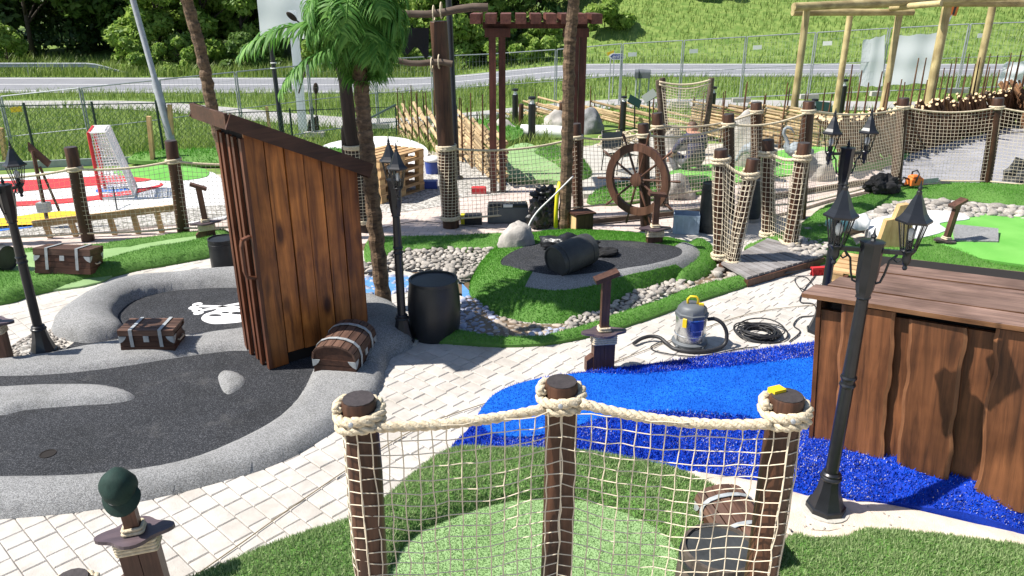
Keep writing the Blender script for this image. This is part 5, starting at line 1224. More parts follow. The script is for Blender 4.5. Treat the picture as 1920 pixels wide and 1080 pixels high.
# ---------------------------------------------------------------- loose stones along the stream
def stone_meshes(mat, k=7):
    out = []
    for i in range(k):
        m = MB(); m.blob((0, 0, 0), (1, 0.76, 0.5), 2, 0.32, 1.2, 100+i, ridg=0.25); me = m.mesh('stone', True); me.materials.append(MT[mat]); out.append(me)
    return out
SM = {k: stone_meshes(k, 6) for k in ('stone', 'bedstone', 'bluestone')}
def stones(parent, poly_px, n, smin, smax, z, mat='stone', seed=1, zfun=None, zpx=0.0, part=True):
    poly = px(poly_px, z=zpx, n=3); a = np.array([tuple(p) for p in poly]); lo, hi = a.min(0), a.max(0); rs = random.Random(seed); got = []
    q_ = np.random.RandomState(seed).rand(n*60, 2)*(hi-lo)+lo; q_ = q_[inside(q_, a)]; cell = 0.8*2*smax; grid = {}
    for q in q_:
        if len(got) >= n: break
        s = rs.uniform(smin, smax); gx, gy = int(q[0]//cell), int(q[1]//cell)
        if any((q[0]-g[0])**2+(q[1]-g[1])**2 < (0.80*(s+g[2]))**2 for ix in (-1, 0, 1) for iy in (-1, 0, 1) for g in grid.get((gx+ix, gy+iy), ())): continue
        it = (float(q[0]), float(q[1]), s); got.append(it); grid.setdefault((gx, gy), []).append(it)
    for x, y, s in got:
        o = bpy.data.objects.new('stone', rs.choice(SM[mat])); COL.objects.link(o); o.parent = parent
        o.location = (x, y, z+s*0.28+(zfun(x, y) if zfun else 0)); o.scale = (s*rs.uniform(0.9, 1.25),)*2+(s*rs.uniform(0.8, 1.2),); o.rotation_euler = (rs.uniform(-.35, .35), rs.uniform(-.35, .35), rs.uniform(0, 6.28))
    return got
def stone_bed(nm, pts, mat='gravel', e=-0.004):
    return mound(nm, mat, px(pts, n=3), e=e, h=0.02, w=0.2, res=0.1, base=-0.08)[0]
W1 = [(640, 515), (690, 500), (745, 478), (840, 474), (945, 474), (955, 486), (900, 505), (880, 525), (850, 530), (830, 512), (740, 508), (690, 515)]
sb = stone_bed('stone_bank', W1); stones(sb, W1, 300, 0.028, 0.062, 0.01, seed=3, zfun=lambda x, y: 0.03)
W2 = [(1062, 618), (1075, 600), (1120, 592), (1170, 562), (1205, 538), (1262, 528), (1275, 545), (1230, 565), (1180, 590), (1120, 618), (1080, 628)]
sb = stone_bed('stone_bank', W2); stones(sb, W2, 300, 0.024, 0.060, 0.01, seed=4, zfun=lambda x, y: 0.02)
W3 = [(866, 560), (900, 560), (940, 592), (1010, 606), (1070, 605), (1065, 625), (1010, 636), (940, 636), (868, 622)]
sb = stone_bed('cobble_bed', W3, 'stream', -0.006)
stones(sb, [(868, 562), (890, 558), (930, 590), (925, 634), (868, 620)], 90, 0.03, 0.05, -0.012, 'bluestone', 5); stones(sb, [(935, 598), (1010, 610), (1060, 612), (1060, 622), (1000, 634), (932, 632)], 90, 0.03, 0.06, -0.012, 'bedstone', 6); stones(sb, [(1000, 622), (1060, 618), (1060, 628), (1000, 636)], 14, 0.03, 0.055, 0.0, 'bluestone', 7)
W4 = [(690, 518), (830, 516), (835, 532), (770, 545), (700, 560), (640, 560), (640, 520)]
sb = stone_bed('cobble_bed', W4, 'streamblue', -0.006); stones(sb, W4, 150, 0.035, 0.055, -0.014, 'bluestone', 8)
W5 = [(1255, 540), (1290, 520), (1340, 505), (1390, 505), (1400, 520), (1340, 538), (1280, 556)]
sb = stone_bed('cobble_bed', W5, 'stream', -0.006); stones(sb, W5, 60, 0.03, 0.06, -0.006, 'bedstone', 9); stones(sb, W5, 16, 0.05, 0.09, 0.02, 'stone', 19)
W6 = [(1480, 470), (1484, 440), (1520, 425), (1560, 430), (1565, 450), (1540, 478), (1500, 482)]
sb = stone_bed('stone_bank', W6, e=0.08); stones(sb, W6, 180, 0.035, 0.07, 0.10, seed=10, zpx=0.1)
W7 = [(1590, 420), (1640, 398), (1700, 380), (1760, 380), (1850, 388), (1960, 395), (2080, 402), (2080, 418), (1960, 415), (1850, 408), (1760, 408), (1700, 402), (1640, 420)]
sb = stone_bed('stone_bank', W7, e=0.06); stones(sb, W7, 220, 0.05, 0.12, 0.06, seed=11, zpx=0.06)
W8 = [(20, 655), (60, 632), (75, 630), (78, 668), (30, 672)]
sb = stone_bed('stone_bank', W8, e=0.004); stones(sb, W8, 60, 0.015, 0.03, 0.01, seed=12)
W9 = [(820, 392), (825, 372), (880, 350), (940, 345), (945, 358), (860, 375)]

grit = stone_bed('sand_grit', [(1500, 940), (1600, 945), (1620, 985), (1520, 1000)], 'sand', 0.03); stones(grit, [(1400, 940), (1500, 945), (1600, 950), (1700, 985), (1640, 995), (1500, 1005), (1430, 985)], 70, 0.004, 0.009, 0.032, seed=33)
grit2 = stone_bed('gravel_scatter', [(60, 640), (90, 632), (92, 640), (70, 648)], 'gravel', 0.002); stones(grit2, [(10, 668), (60, 628), (110, 622), (125, 650), (80, 672)], 120, 0.010, 0.022, 0.005, seed=34)
# ================================================================== ROPE FENCES FURTHER BACK
def run(label, posts, ropez, zb, cell=0.055, rr=0.017, netr=0.0027, belly=0.03, double=False, netposts=None, sag=0.05, offs=-0.07):
    """posts from pixels, one rope over the tops, a net below, a rope along the foot"""
    loc = posts[0][0].copy(); loc.z = 0; ropes = []; nets = []
    for (b, t, r), rz in zip(posts, ropez):
        d = (t-b); k = (rz-b.z)/max(0.1, d.z); c = b+d*k; ropes.append((wrap_pts((c.x, c.y), r+rr*0.8, rz-0.035, rz+0.02, 1.6, R(200), 12), rr, False))
    for i in range(len(posts)-1):
        (b0, t0, r0), (b1, t1, r1) = posts[i], posts[i+1]
        def at(b, t, z): return b+(t-b)*((z-b.z)/max(0.1, t.z-b.z))
        A, B = at(b0, t0, ropez[i]), at(b1, t1, ropez[i+1]); dd = (B-A); dd.z = 0; nr = Vector((dd.y, -dd.x, 0)).normalized()*(-offs)
        if nr.y > 0: nr = -nr
        ropes.append((rope_line(A+nr, B+nr, sag), rr, False))
        A2, B2 = at(b0, t0, zb[i]), at(b1, t1, zb[i+1]); ropes.append((rope_line(A2+nr, B2+nr, 0.02, 6), rr*0.85, False))
        za, zb_ = ropez[i], ropez[i+1]; ba, bb = zb[i], zb[i+1]; s2 = sag
        nu = max(3, int((B-A).length/cell)); nv = max(3, int((za-ba)/cell))
        S = (lambda A2=A2, B2=B2, A=A, B=B, s2=s2, nr=nr, i=i: (lambda u, v: (A2.lerp(B2, u).lerp(A.lerp(B, u), v))+nr+Vector((0, 0, -s2*4*u*(1-u)*v))+nr.normalized()*(0.03*math.sin(u*math.pi)*math.sin(v*math.pi)+0.01*math.sin(u*13+i)*math.sin(v*5))))()
        nets.append((S, nu, nv, netr, 0.0012))
    return fence(label, loc, posts, ropes, nets)
def rz_at(p, u, v):                                                    # height on post p of the pixel row v
    b, t, r = p; return PY(u, v, b.y).z
L0, L1, L2, L3 = PB(-40, 458, -80, 290, 0.085), PB(165, 450, 132, 276, 0.085), PB(345, 440, 320, 264, 0.085), PB(540, 432, 520, 262, 0.085)
run('rope and net fence with dark posts along the left turf bank', [L0, L1, L2, L3], [rz_at(L0, -70, 332), rz_at(L1, 140, 315), rz_at(L2, 325, 300), rz_at(L3, 520, 300)], [0.12]*4, cell=0.062)
# masts wrapped in net with the far fence
def PBm(u, v, ut, vt, r): return PB(u, v, ut, vt, r)
M2, M1 = PBm(684, 432, 640, 110, 0.115), PBm(846, 425, 822, 40, 0.12)
B1, B2, B3 = PB(1085, 402, 1080, 232, 0.08), PB(1245, 385, 1232, 212, 0.09), PB(1418, 356, 1418, 192, 0.095)
zM1 = rz_at(M1, 845, 276)
def wrapS(b, t, r, z0, z1):
    def S(u, v):
        z = z0+(z1-z0)*v; c = b+(t-b)*((z-b.z)/(t.z-b.z)); a = 6.2832*u+0.6*v; rad = r+0.012+0.006*math.sin(7*v+a)
        return Vector((c.x+rad*math.cos(a), c.y+rad*math.sin(a), z))
    return S
def mast(bt, label, zr):
    b, t, r = bt; th = thing('mast', label, 'mast', (b.x, b.y, 0))
    m = MB(); k = 9; m.tube([b.lerp(t, i/(k-1))+Vector((0.012*math.sin(i*2.1), 0, 0)) for i in range(k)], [r*(1.0-0.25*i/(k-1)) for i in range(k)], 12); m.build('post', 'mast', th, world=True, auto=50)
    m = MB(); net_mesh(m, wrapS(b, t, r, 0.16, zr-0.03), 14, 22, 0.0034, jit=0.002, seed=3); m.build('net', 'net', th, world=True)
    for z in (0.14, zr):
        c = b+(t-b)*((z-b.z)/(t.z-b.z)); m = MB(); m.tube(wrap_pts((c.x, c.y), r+0.016, z-0.03, z+0.03, 2.2, 0, 12), 0.019, 7); m.build('rope', 'rope', th, world=True, smooth=True)
    return th
mast(M1, 'tall dark mast with rope lashed yards left of the pergola', zM1)
mast(M2, 'dark mast half hidden behind the bushy palm trunk', rz_at(M2, 668, 276))
def yard(p0, p1, r, label, lash):
    m = MB(); n = 9; t = thing('yard', label, 'yard', p0)
    m.tube([Vector(p0).lerp(Vector(p1), i/(n-1))+Vector((0, 0, 0.02*math.sin(i*1.3))) for i in range(n)], [r*(1-0.25*i/(n-1)) for i in range(n)], 9); m.build('spar', 'drift', t, world=True, auto=60)
    c = Vector(p0).lerp(Vector(p1), lash); m = MB()
    for s in (-1, 1):
        m.tube([c+Vector((s*0.05+0.05*math.cos(a*0.5236)*0, (r+0.10)*math.cos(a*0.5236)*0.9, 0.02*s+(r+0.045)*math.sin(a*0.5236))) for a in range(12)], 0.009, 6, closed=True)
    m.build('lashing', 'rope', t, world=True, smooth=True)
Ym = M1[0].y-0.16
yard(PY(915, 14, Ym), PY(690, 34, Ym), 0.055, 'upper grey driftwood yard lashed to the mast top', 0.42)
yard(PY(848, 120, Ym), PY(690, 112, Ym), 0.045, 'lower grey driftwood yard lashed below the black flag', 0.2)
m = MB(); fl = []; n = 8                                               # black flag hung from the yard
for i in range(n+1):
    for j in range(n+1):
        u, v = i/n, j/n; p = PY(752+52*u, 52+ (44+8*math.sin(u*9)+6*(u > 0.8))*v, Ym+0.02); fl.append(p+Vector((0, 0.02*math.sin(u*8+v*3), 0)))
fc = [(i*(n+1)+j, (i+1)*(n+1)+j, (i+1)*(n+1)+j+1, i*(n+1)+j+1) for i in range(n) for j in range(n)]
m.add(fl, fc); m.add([p+Vector((0, 0.006, 0)) for p in fl], [tuple(reversed(f)) for f in fc]); tag(m.build('flag', 'black_cloth', smooth=True), 'ragged black flag hanging between the two yards', 'flag')
# black lamp pole behind the mast
def pole(name, label, cat, base, top, r, mat='black_metal', r2=None):
    t = thing(name, label, cat, base); m = MB(); m.tube([Vector(base)-Vector((0, 0, 0.1)), Vector(base).lerp(Vector(top), 0.35), Vector(base).lerp(Vector(top), 0.36), top], [r, r, (r2 or r*0.8), (r2 or r*0.8)], 12); m.build('shaft', mat, t, world=True, auto=40)
    m = MB(); m.lathe([(r*1.9, 0), (r*1.9, 0.03), (r*1.2, 0.06)], 14); m.build('foot_plate', mat, t); return t
b = P(856, 335); pole('lighting_pole', 'tall thin black lighting pole right behind the mast', 'pole', b, PY(838, -80, b.y), 0.07)
# the two lines of the walkway fence
Cp = [PB(1212, 432, 1206, 232, 0.08), PB(1368, 408, 1366, 214, 0.085), PB(1500, 402, 1517, 190, 0.088), PB(1680, 345, 1695, 184, 0.095), PB(1848, 348, 1872, 184, 0.095), PB(2040, 362, 2075, 190, 0.095)]
run('far side net fence from the mast along the pink walkway', [M1[0:2]+(0.12,), B1, B2, B3], [zM1, rz_at(B1, 1082, 256), rz_at(B2, 1235, 236), rz_at(B3, 1418, 208)], [0.14, 0.14, 0.18, 0.2], cell=0.062, sag=0.10)
run('near side net fence from the ship wheel post to the right edge', Cp, [rz_at(Cp[0], 1206, 252), rz_at(Cp[1], 1366, 232), rz_at(Cp[2], 1515, 207), rz_at(Cp[3], 1695, 200), rz_at(Cp[4], 1872, 200), rz_at(Cp[5], 2075, 206)], [0.30, 0.22, 0.2, 0.12, 0.10, 0.1], cell=0.062, sag=0.09)
# ---------------------------------------------------------------- bridge
bd = thing('footbridge', 'little footbridge of grey boards between net wrapped posts', 'bridge', P(1450, 480), 0)
A, B, C_, D = P(1352, 492, 0.12), P(1400, 520, 0.12), P(1545, 478, 0.12), P(1440, 446, 0.12)
nb = 14
for i in range(nb):
    t0, t1 = i/nb+0.006, (i+1)/nb-0.006; a0, a1 = A.lerp(D, t0), A.lerp(D, t1); b0, b1 = B.lerp(C_, t0), B.lerp(C_, t1); dn = Vector((0, 0, -0.03)); z = Vector((0, 0, 0.003*math.sin(i*4)))
    m = MB(); m.add([a0+z, b0+z, b1+z, a1+z, a0+dn, b0+dn, b1+dn, a1+dn], [(0, 1, 2, 3), (7, 6, 5, 4), (0, 4, 5, 1), (1, 5, 6, 2), (2, 6, 7, 3), (3, 7, 4, 0)]); m.build('deck_board', MT.setdefault('deck', wood('deck', (0.20, 0.19, 0.19), (0.33, 0.315, 0.31), 'x', 0.7, rnd=0.1)), bd, world=True)
for a, b in ((A, D), (B, C_)):
    m = MB(); m.beam(a+Vector((0, 0, -0.07)), b+Vector((0, 0, -0.07)), 0.06, 0.08); m.build('bearer', 'sword', bd, world=True)
def bridge_rail(p, q, rzp, rzq, zb0, zb1, label):
    loc = p[0].copy(); loc.z = 0; ropes = []
    at = lambda P_, z: P_[0]+(P_[1]-P_[0])*((z-P_[0].z)/(P_[1].z-P_[0].z))
    for P_, z, zb in ((p, rzp, zb0), (q, rzq, zb1)):
        c = at(P_, z); ropes.append((wrap_pts((c.x, c.y), P_[2]+0.022, z-0.06, z+0.03, 2.2, 1.0, 14), 0.022, True)); c = at(P_, zb); ropes.append((wrap_pts((c.x, c.y), P_[2]+0.022, zb-0.05, zb+0.03, 2, 1.0, 14), 0.024, True))
    a, b = at(p, rzp), at(q, rzq); a2, b2 = at(p, zb0), at(q, zb1); f = Vector((0, -0.09, 0))
    ropes.append((rope_line(a+f, b+f, 0.06, 8), 0.022, True)); ropes.append((rope_line(a2+f, b2+f, 0.02, 6), 0.022, True))
    S = lambda u, v: a2.lerp(b2, u).lerp(a.lerp(b, u), v)+f+Vector((0, 0, -0.06*4*u*(1-u)*v))
    nets = [(S, max(4, int((b-a).length/0.05)), 17, 0.0034, 0.002), (wrapS(p[0], p[1], p[2]+0.002, zb0, rzp), 10, 17, 0.0034, 0.002), (wrapS(q[0], q[1], q[2]+0.002, zb1, rzq), 10, 17, 0.0034, 0.002)]
    return fence(label, loc, [p, q], ropes, nets, cat='bridge rail')
G1, G2 = PB(1352, 500, 1352, 280, 0.082), PB(1368, 505, 1412, 298, 0.075)
G3, G4 = PB(1442, 452, 1440, 262, 0.082), PB(1480, 472, 1508, 268, 0.082)
bridge_rail(G1, G2, rz_at(G1, 1352, 298), rz_at(G2, 1410, 325), 0.16, 0.10, 'left bridge rail with an upright and a leaning post')
bridge_rail(G3, G4, rz_at(G3, 1440, 285), rz_at(G4, 1505, 292), 0.12, 0.12, 'right bridge rail hung with pale net between two posts')
# ================================================================== PERGOLAS
pg = thing('pergola', 'red brown slatted pergola on paired posts behind the walkway', 'pergola', P(940, 360))
Yp = P(940, 360).y
for u in (925, 942, 1073, 1087):
    x = PY(u, 300, Yp).x; m = MB(); m.box((x, Yp+0.05*(u in (942, 1087)), 1.28), (0.115, 0.115, 2.62)); m.build('post', 'pergola', pg, world=True)
for u in (933, 1080):
    x = PY(u, 60, Yp).x; m = MB(); m.box((x, Yp+0.02, 2.66), (0.42, 0.14, 0.14)); m.build('bracket_beam', 'pergola', pg, world=True)
x0, x1 = PY(893, 45, Yp).x, PY(1115, 45, Yp).x
m = MB(); m.beam((x0+0.1, Yp+0.15, 2.77), (x1-0.1, Yp+0.15, 2.77), 0.07, 0.1); m.build('long_beam', 'pergola', pg, world=True)
for i in range(9):
    x = x0+(x1-x0)*i/8; m = MB(); m.box((x, Yp+0.25, 2.88), (0.17, 1.2, 0.15)); m.build('rafter', 'pergola_y', pg, world=True)
lg = thing('log_pergola', 'tall pergola frame of peeled yellow logs in the right background', 'pergola', (6.5, 16.5, GZ(6.5, 16.5)))
def logbeam(nm, a, b, r, mt='log'):
    a, b = Vector(a), Vector(b); m = MB(); m.tube([a.lerp(b, k/4) for k in range(5)], [r*(1.05-0.1*k/4) for k in range(5)], 12); m.build(nm, mt, lg, world=True, auto=50)
for (u1, v1, Y, r) in ((1512, 25, 18.0, 0.082), (1594, 28, 19.6, 0.078), (1686, 28, 19.2, 0.085), (1780, -10, 20.2, 0.115), (1868, -20, 21.0, 0.095)):
    t = PY(u1, v1, Y); b_ = Vector((t.x, t.y, GZ(t.x, t.y)-0.1)); logbeam('post', b_, t+Vector((0, 0, 0.06)), r)
q = lambda u, v, Y: PY(u, v, Y)
logbeam('long_beam', q(1488, 13, 17.8), q(2060, -14, 20.5), 0.085, 'log_x'); logbeam('long_beam', q(1486, 23, 18.6), q(1712, 23, 19.2), 0.078, 'log_x'); logbeam('long_beam', q(1580, 14, 19.4), q(1780, 3, 20.0), 0.06, 'log_x'); logbeam('long_beam', q(1670, 15, 19.0), q(1765, 6, 18.0), 0.07, 'log_x'); logbeam('long_beam', q(1745, 4, 20.0), q(2060, 6, 20.6), 0.10, 'log_x')
# ================================================================== POLE FENCES (slanting split poles between paired stakes)
def pole_fence(label, A, B, h, nst, npoles, slope, plen, pr, mat, seed, stakeh=1.35, ends=False, messy=0.0, zig=0.0):
    rs = random.Random(seed); A, B = Vector(A), Vector(B); d = (B-A); L = d.length; d2 = Vector((d.x, d.y, 0)).normalized(); nr = Vector((-d2.y, d2.x, 0))
    t = thing('pole_fence', label, 'pole fence', (A.x, A.y, GZ(A.x, A.y)))
    gz = lambda p: GZ(p.x, p.y)
    for i in range(nst):
        p = A.lerp(B, (i+0.5)/nst)
        for s in (-1, 1):
            b = p+nr*s*0.075+d2*rs.uniform(-.05, .05); b.z = gz(b); m = MB(); hh = h*stakeh*rs.uniform(0.85, 1.15); tp = b+Vector((rs.uniform(-.05, .05), rs.uniform(-.05, .05), hh))
            m.tube([b-Vector((0, 0, 0.1)), b.lerp(tp, 0.5), tp], [0.024, 0.022, 0.012], 6); m.build('stake', 'stake', t, world=True, auto=60)
    for i in range(npoles):
        s = (i+0.5)/npoles; c = A.lerp(B, s); zc = h*(0.1+0.9*rs.random()) if slope < 0.2 else h*0.5
        if slope < 0.2: zc = h*((i*0.618) % 1)*0.95+0.05
        c.z = gz(c)+zc; dv = (d2*math.cos(slope)-Vector((0, 0, math.sin(slope)))+nr*rs.uniform(-messy, messy)+Vector((0, 0, rs.uniform(-messy, messy)*0.5))).normalized()
        l = plen*rs.uniform(0.85, 1.15); a, b = c-dv*l/2+nr*rs.uniform(-.03, .03), c+dv*l/2+nr*rs.uniform(-.03, .03)
        if slope < 0.2:
            for q_ in (0, 1):
                sb_ = (b-A).dot(d2)-(L+0.12); sa_ = -(a-A).dot(d2)-0.12
                if sb_ > 0: b = b-dv*min(sb_, l*0.8)
                if sa_ > 0: a = a+dv*min(sa_, l*0.8)
        lim = gz(b)+0.03
        if b.z < lim: b = b+(a-b)*((lim-b.z)/max(0.01, a.z-b.z))
        m = MB(); r = pr*rs.uniform(0.8, 1.25); m.tube([a, a.lerp(b, 0.5)+nr*rs.uniform(-.02, .02), b], [r, r*1.03, r*0.95], 6); o = m.build('pole', mat, t, world=True, auto=60)
        if ends:
            e = MB(); e.tube([a-dv*0.001, a-dv*0.006], r*0.92, 6); e.build('sawn_end', 'poleend', o, world=True)
    return t
a, b = PT(748, 262), PT(840, 300); pole_fence('far section of pale split pole fence left of the mast', a, b, 0.95, 6, 40, R(11), 1.3, 0.036, 'pole', 1, 1.5)
a, b = PT(832, 292), PT(946, 356); pole_fence('near section of pale split pole fence beside the pergola posts', a, b, 0.95, 6, 44, R(11), 1.3, 0.036, 'pole', 2, 1.45)
a, b = PT(985, 228), PT(1330, 262); pole_fence('long low fence of nearly level poles behind the bollards', a, b, 0.55, 6, 26, R(4), 3.4, 0.03, 'pole', 3, 1.9)
a, b = PT(1300, 262), PT(1600, 292); pole_fence('low fence of nearly level poles behind the right walkway', a, b, 0.85, 8, 30, R(5), 3.0, 0.03, 'pole', 4, 1.6)
a, b = PT(1560, 330), PT(1900, 243); pole_fence('dense brown pole fence with sawn ends beside the grey plaza', a, b, 1.15, 14, 170, R(34), 1.9, 0.036, 'bark', 5, 1.6, True, 0.14)
a, b = PT(1890, 245), PT(2080, 300); pole_fence('brown pole fence section at the right picture edge', a, b, 1.25, 8, 70, R(32), 2.1, 0.036, 'bark', 6, 1.5, True, 0.15)
# ================================================================== BOLLARD LIGHTS
def bollard_proto():
    t = thing('bollard_light', 'x', 'bollard'); m = MB(); m.lathe([(0.075, 0), (0.075, 0.80)], 16); m.build('shaft', 'black_metal', t, auto=40)
    m = MB(); m.lathe([(0.07, 0.80), (0.07, 0.90)], 16, capb=False, capt=False); m.build('lens', 'glass', t, smooth=True)
    m = MB(); m.lathe([(0.045, 0.80), (0.03, 0.89)], 12); m.build('reflector', 'white', t)
    m = MB(); m.lathe([(0.078, 0.895), (0.078, 0.935), (0.06, 0.945)], 16); m.build('top_cap', 'black_metal', t, auto=40); return t
bp = bollard_proto()
for k, (u, vt, vb, lab) in enumerate(((966, 166, 240, 'black bollard light left of the white roll, further one'), (997, 181, 270, 'black bollard light standing just before the white roll'), (1167, 180, 248, 'black bollard light in front of the mailboxes'), (1331, 162, 240, 'black bollard light right of the roped poles, further one'), (1334, 200, 262, 'black bollard light right of the roped poles, nearer one'), (1572, 148, 232, 'black bollard light beside the second log pergola post'), (1518, 185, 262, 'black bollard light behind the tall bridge post'), (1872, 154, 232, 'black bollard light behind the brown pole fence'))):
    t = bp if k == 0 else copy_tree(bp); g_ = PT(u, vb); hh = PY(u, vt, g_.y).z-g_.z; t.location = g_; s = hh/0.945; t.scale = (min(1.25, s),)*2+(s,); t['label'] = lab; t['group'] = 'bollard lights'
# ================================================================== STONES, ROLL, STUMPS AND OTHER THINGS BEHIND THE WALKWAY
rock(PT(1045, 250), (0.46, 0.36, 0.42), 'big pale boulder behind the white roll', 21); rock(PT(1105, 250), (0.36, 0.30, 0.46), 'dark grey boulder right of the pergola post', 22, MT.setdefault('boulder_d', plain('boulder_d', (0.20, 0.20, 0.205), 0.9, 0.3, 5, 0.6, 40)))
rock(PT(950, 268), (0.35, 0.3, 0.40), 'boulder behind the left pergola posts', 23); rock(PT(895, 262), (0.6, 0.4, 0.32), 'wide pale boulder behind the split pole fence', 24); rock(PT(830, 250), (0.4, 0.3, 0.3), 'pale boulder beyond the mast foot', 29)
rock(PT(1262, 374), (0.32, 0.26, 0.30), 'rough boulder right of the ship wheel behind the net', 25); rock(PT(1390, 318), (0.36, 0.3, 0.72), 'tall standing stone behind the walkway posts', 26); rock(PT(1262, 290), (0.30, 0.26, 0.42), 'grey boulder beside the crouching person', 27)
rock(PT(1530, 340), (0.30, 0.28, 0.36), 'brown boulder behind the right bridge post', 28)
rock(P(1568, 430, 0.1), (0.17, 0.13, 0.12), 'small turquoise painted stone beside the back lamp', 31, MT.setdefault('teal', plain('teal', (0.16, 0.36, 0.36), 0.8, 0.15)), sub=3)
rock(P(1612, 428, 0.1), (0.13, 0.12, 0.14), 'small white stone near the turquoise stone', 32, 'white', sub=3)
c = PT(1020, 262); r_ = thing('fabric_roll', 'thick roll of white fabric lying behind the fence', 'fabric roll', c+Vector((-0.6, 0.2, 0.2)), R(-14))
m = MB(); m.lathe([(0.17, 0), (0.17, 1.25)], 24, (0, 0, 0), rotm('Y', R(90))); m.build('roll', 'white', r_, auto=40); m = MB(); m.lathe([(0.045, 1.251), (0.045, 1.256)], 12, (0, 0, 0), rotm('Y', R(90))); m.build('core_hole', 'dark_inside', r_)
for u, v, vt, lab in ((977, 245, 195, 'short brown stump post left of the white roll'), (1052, 240, 192, 'brown stump post hidden beside the palm trunk')):
    g_ = PT(u, v); t = thing('stump_post', lab, 'post', g_); post_part(t, g_, Vector((g_.x, g_.y, PY(u, vt, g_.y).z)), 0.075)
# pale plank statue block behind the lamp, ramp, dark cloth and chainsaw on the right turf
c = P(1672, 470, 0.06); m = MB(); m.prism([(-0.22, 0), (0.24, 0), (0.20, 0.30), (0.10, 0.62), (-0.02, 0.60), (-0.06, 0.42), (-0.16, 0.40)], -0.05, 0.05, Matrix(((1, 0, 0), (0, 0, -1), (0, 1, 0))), c+Vector((0.05, 0.1, 0))); tag(m.build('timber_cutout', 'raw_wood_z'), 'pale cut out timber board standing behind the front lamp', 'timber board')
c = P(1820, 445, 0.1); m = MB(); A_, B_, C2, D_ = P(1790, 450, 0.11), P(1872, 452, 0.11), P(1872, 428, 0.16), P(1790, 420, 0.22); dn = Vector((0, 0, -0.1)); m.add([A_, B_, C2, D_, A_+dn, B_+dn, C2+dn*1.6, D_+dn*2.2], [(0, 1, 2, 3), (0, 4, 5, 1), (1, 5, 6, 2), (2, 6, 7, 3), (3, 7, 4, 0)]); tag(m.build('ramp', 'rubber_grey'), 'grey ramp on the bright green putting surface', 'ramp')
m = MB(); c = P(1655, 362, 0.15); m.blob(c+Vector((0, 0.05, 0.08)), (0.27, 0.16, 0.20), 4, 0.35, 1.6, 33, True, ridg=0.4); tag(m.build('jacket', 'black_cloth'), 'crumpled black jacket on the turf below the net fence', 'jacket')
c = P(1712, 352, 0.15); cs_ = thing('chainsaw', 'orange handheld chainsaw lying beside the black jacket', 'chainsaw', c, R(20))
m = MB(); m.box((0, 0, 0.12), (0.26, 0.14, 0.13), None, 0.03); m.box((-0.02, 0, 0.2), (0.16, 0.12, 0.05), None, 0.02); m.build('body', 'orange', cs_); m = MB(); m.tube([(-0.05, -0.07, 0.1), (-0.02, -0.09, 0.26), (0.02, 0.0, 0.30), (0.02, 0.09, 0.26), (0, 0.08, 0.1)], 0.014, 8); m.tube([(-0.13, 0, 0.16), (-0.26, 0, 0.2), (-0.3, 0, 0.12), (-0.2, 0, 0.05), (-0.1, 0, 0.06)], 0.018, 8); m.build('handle', 'black_plastic', cs_, smooth=True); m = MB(); m.box((0.33, 0, 0.1), (0.42, 0.012, 0.07)); m.build('guide_bar', 'galv', cs_)
m = MB(); m.beam(P(1640, 352, 0.14), P(1780, 345, 0.14), 0.10, 0.05); tag(m.build('kerb_board', 'barrel_grey'), 'grey edging board under the chainsaw', 'board')
for (u0, v0, u1, v1, lab) in ((1420, 372, 1640, 338, 'long pale edging pole along the walkway behind the right bridge rail'), (1690, 352, 1930, 355, 'pale edging board along the right turf top'), (1080, 418, 1340, 392, 'thin edging board along the walkway under the ship wheel')):
    m = MB(); m.beam(P(u0, v0, 0.05), P(u1, v1, 0.05), 0.07, 0.07); tag(m.build('edging_board', 'drift'), lab, 'board')
# person crouching behind the net, navy shirt, back to the camera
c = PT(1300, 330); pe = thing('person', 'person in a navy shirt and grey trousers crouching behind the net', 'person', c, R(20)); pe.scale = (1.15, 1.15, 1.15)
def skin_body(name, mat, pts, edges, par, sub=2, smooth=True):
    me = bpy.data.meshes.new(name); me.from_pydata([p[:3] for p in pts], edges, []); o = link(name, me, mat, par); me.update()
    md = o.modifiers.new('skin', 'SKIN'); 
    for v, p in zip(me.skin_vertices[0].data, pts): v.radius = (p[3], p[4] if len(p) > 4 else p[3])
    me.skin_vertices[0].data[0].use_root = True; md.use_smooth_shade = True
    s = o.modifiers.new('sub', 'SUBSURF'); s.levels = 2; s.render_levels = 2
    return o
bodyp = [(0, 0, 0.22, 0.17, 0.14), (0, -0.02, 0.38, 0.16, 0.13), (0, 0.03, 0.56, 0.19, 0.13), (0, 0.09, 0.66, 0.13, 0.10), (0, 0.13, 0.72, 0.06), (0.01, 0.17, 0.80, 0.085, 0.10), (0.01, 0.18, 0.90, 0.075, 0.085),
         (-0.21, 0.08, 0.62, 0.07), (-0.30, 0.16, 0.44, 0.05), (-0.26, 0.33, 0.30, 0.038), (-0.24, 0.38, 0.27, 0.03),
         (0.21, 0.08, 0.62, 0.07), (0.32, 0.22, 0.46, 0.05), (0.42, 0.38, 0.40, 0.038), (0.45, 0.43, 0.38, 0.03),
         (-0.13, 0.10, 0.22, 0.10), (-0.24, 0.42, 0.36, 0.075), (-0.22, 0.22, 0.10, 0.06), (-0.22, 0.20, 0.05, 0.05), (-0.23, 0.36, 0.03, 0.04),
         (0.13, 0.10, 0.22, 0.10), (0.26, 0.40, 0.34, 0.075), (0.24, 0.22, 0.10, 0.06), (0.24, 0.20, 0.05, 0.05), (0.25, 0.36, 0.03, 0.04)]
bodye = [(0, 1), (1, 2), (2, 3), (3, 4), (4, 5), (5, 6), (3, 7), (7, 8), (8, 9), (9, 10), (3, 11), (11, 12), (12, 13), (13, 14), (0, 15), (15, 16), (16, 17), (17, 18), (18, 19), (0, 20), (20, 21), (21, 22), (22, 23), (23, 24)]
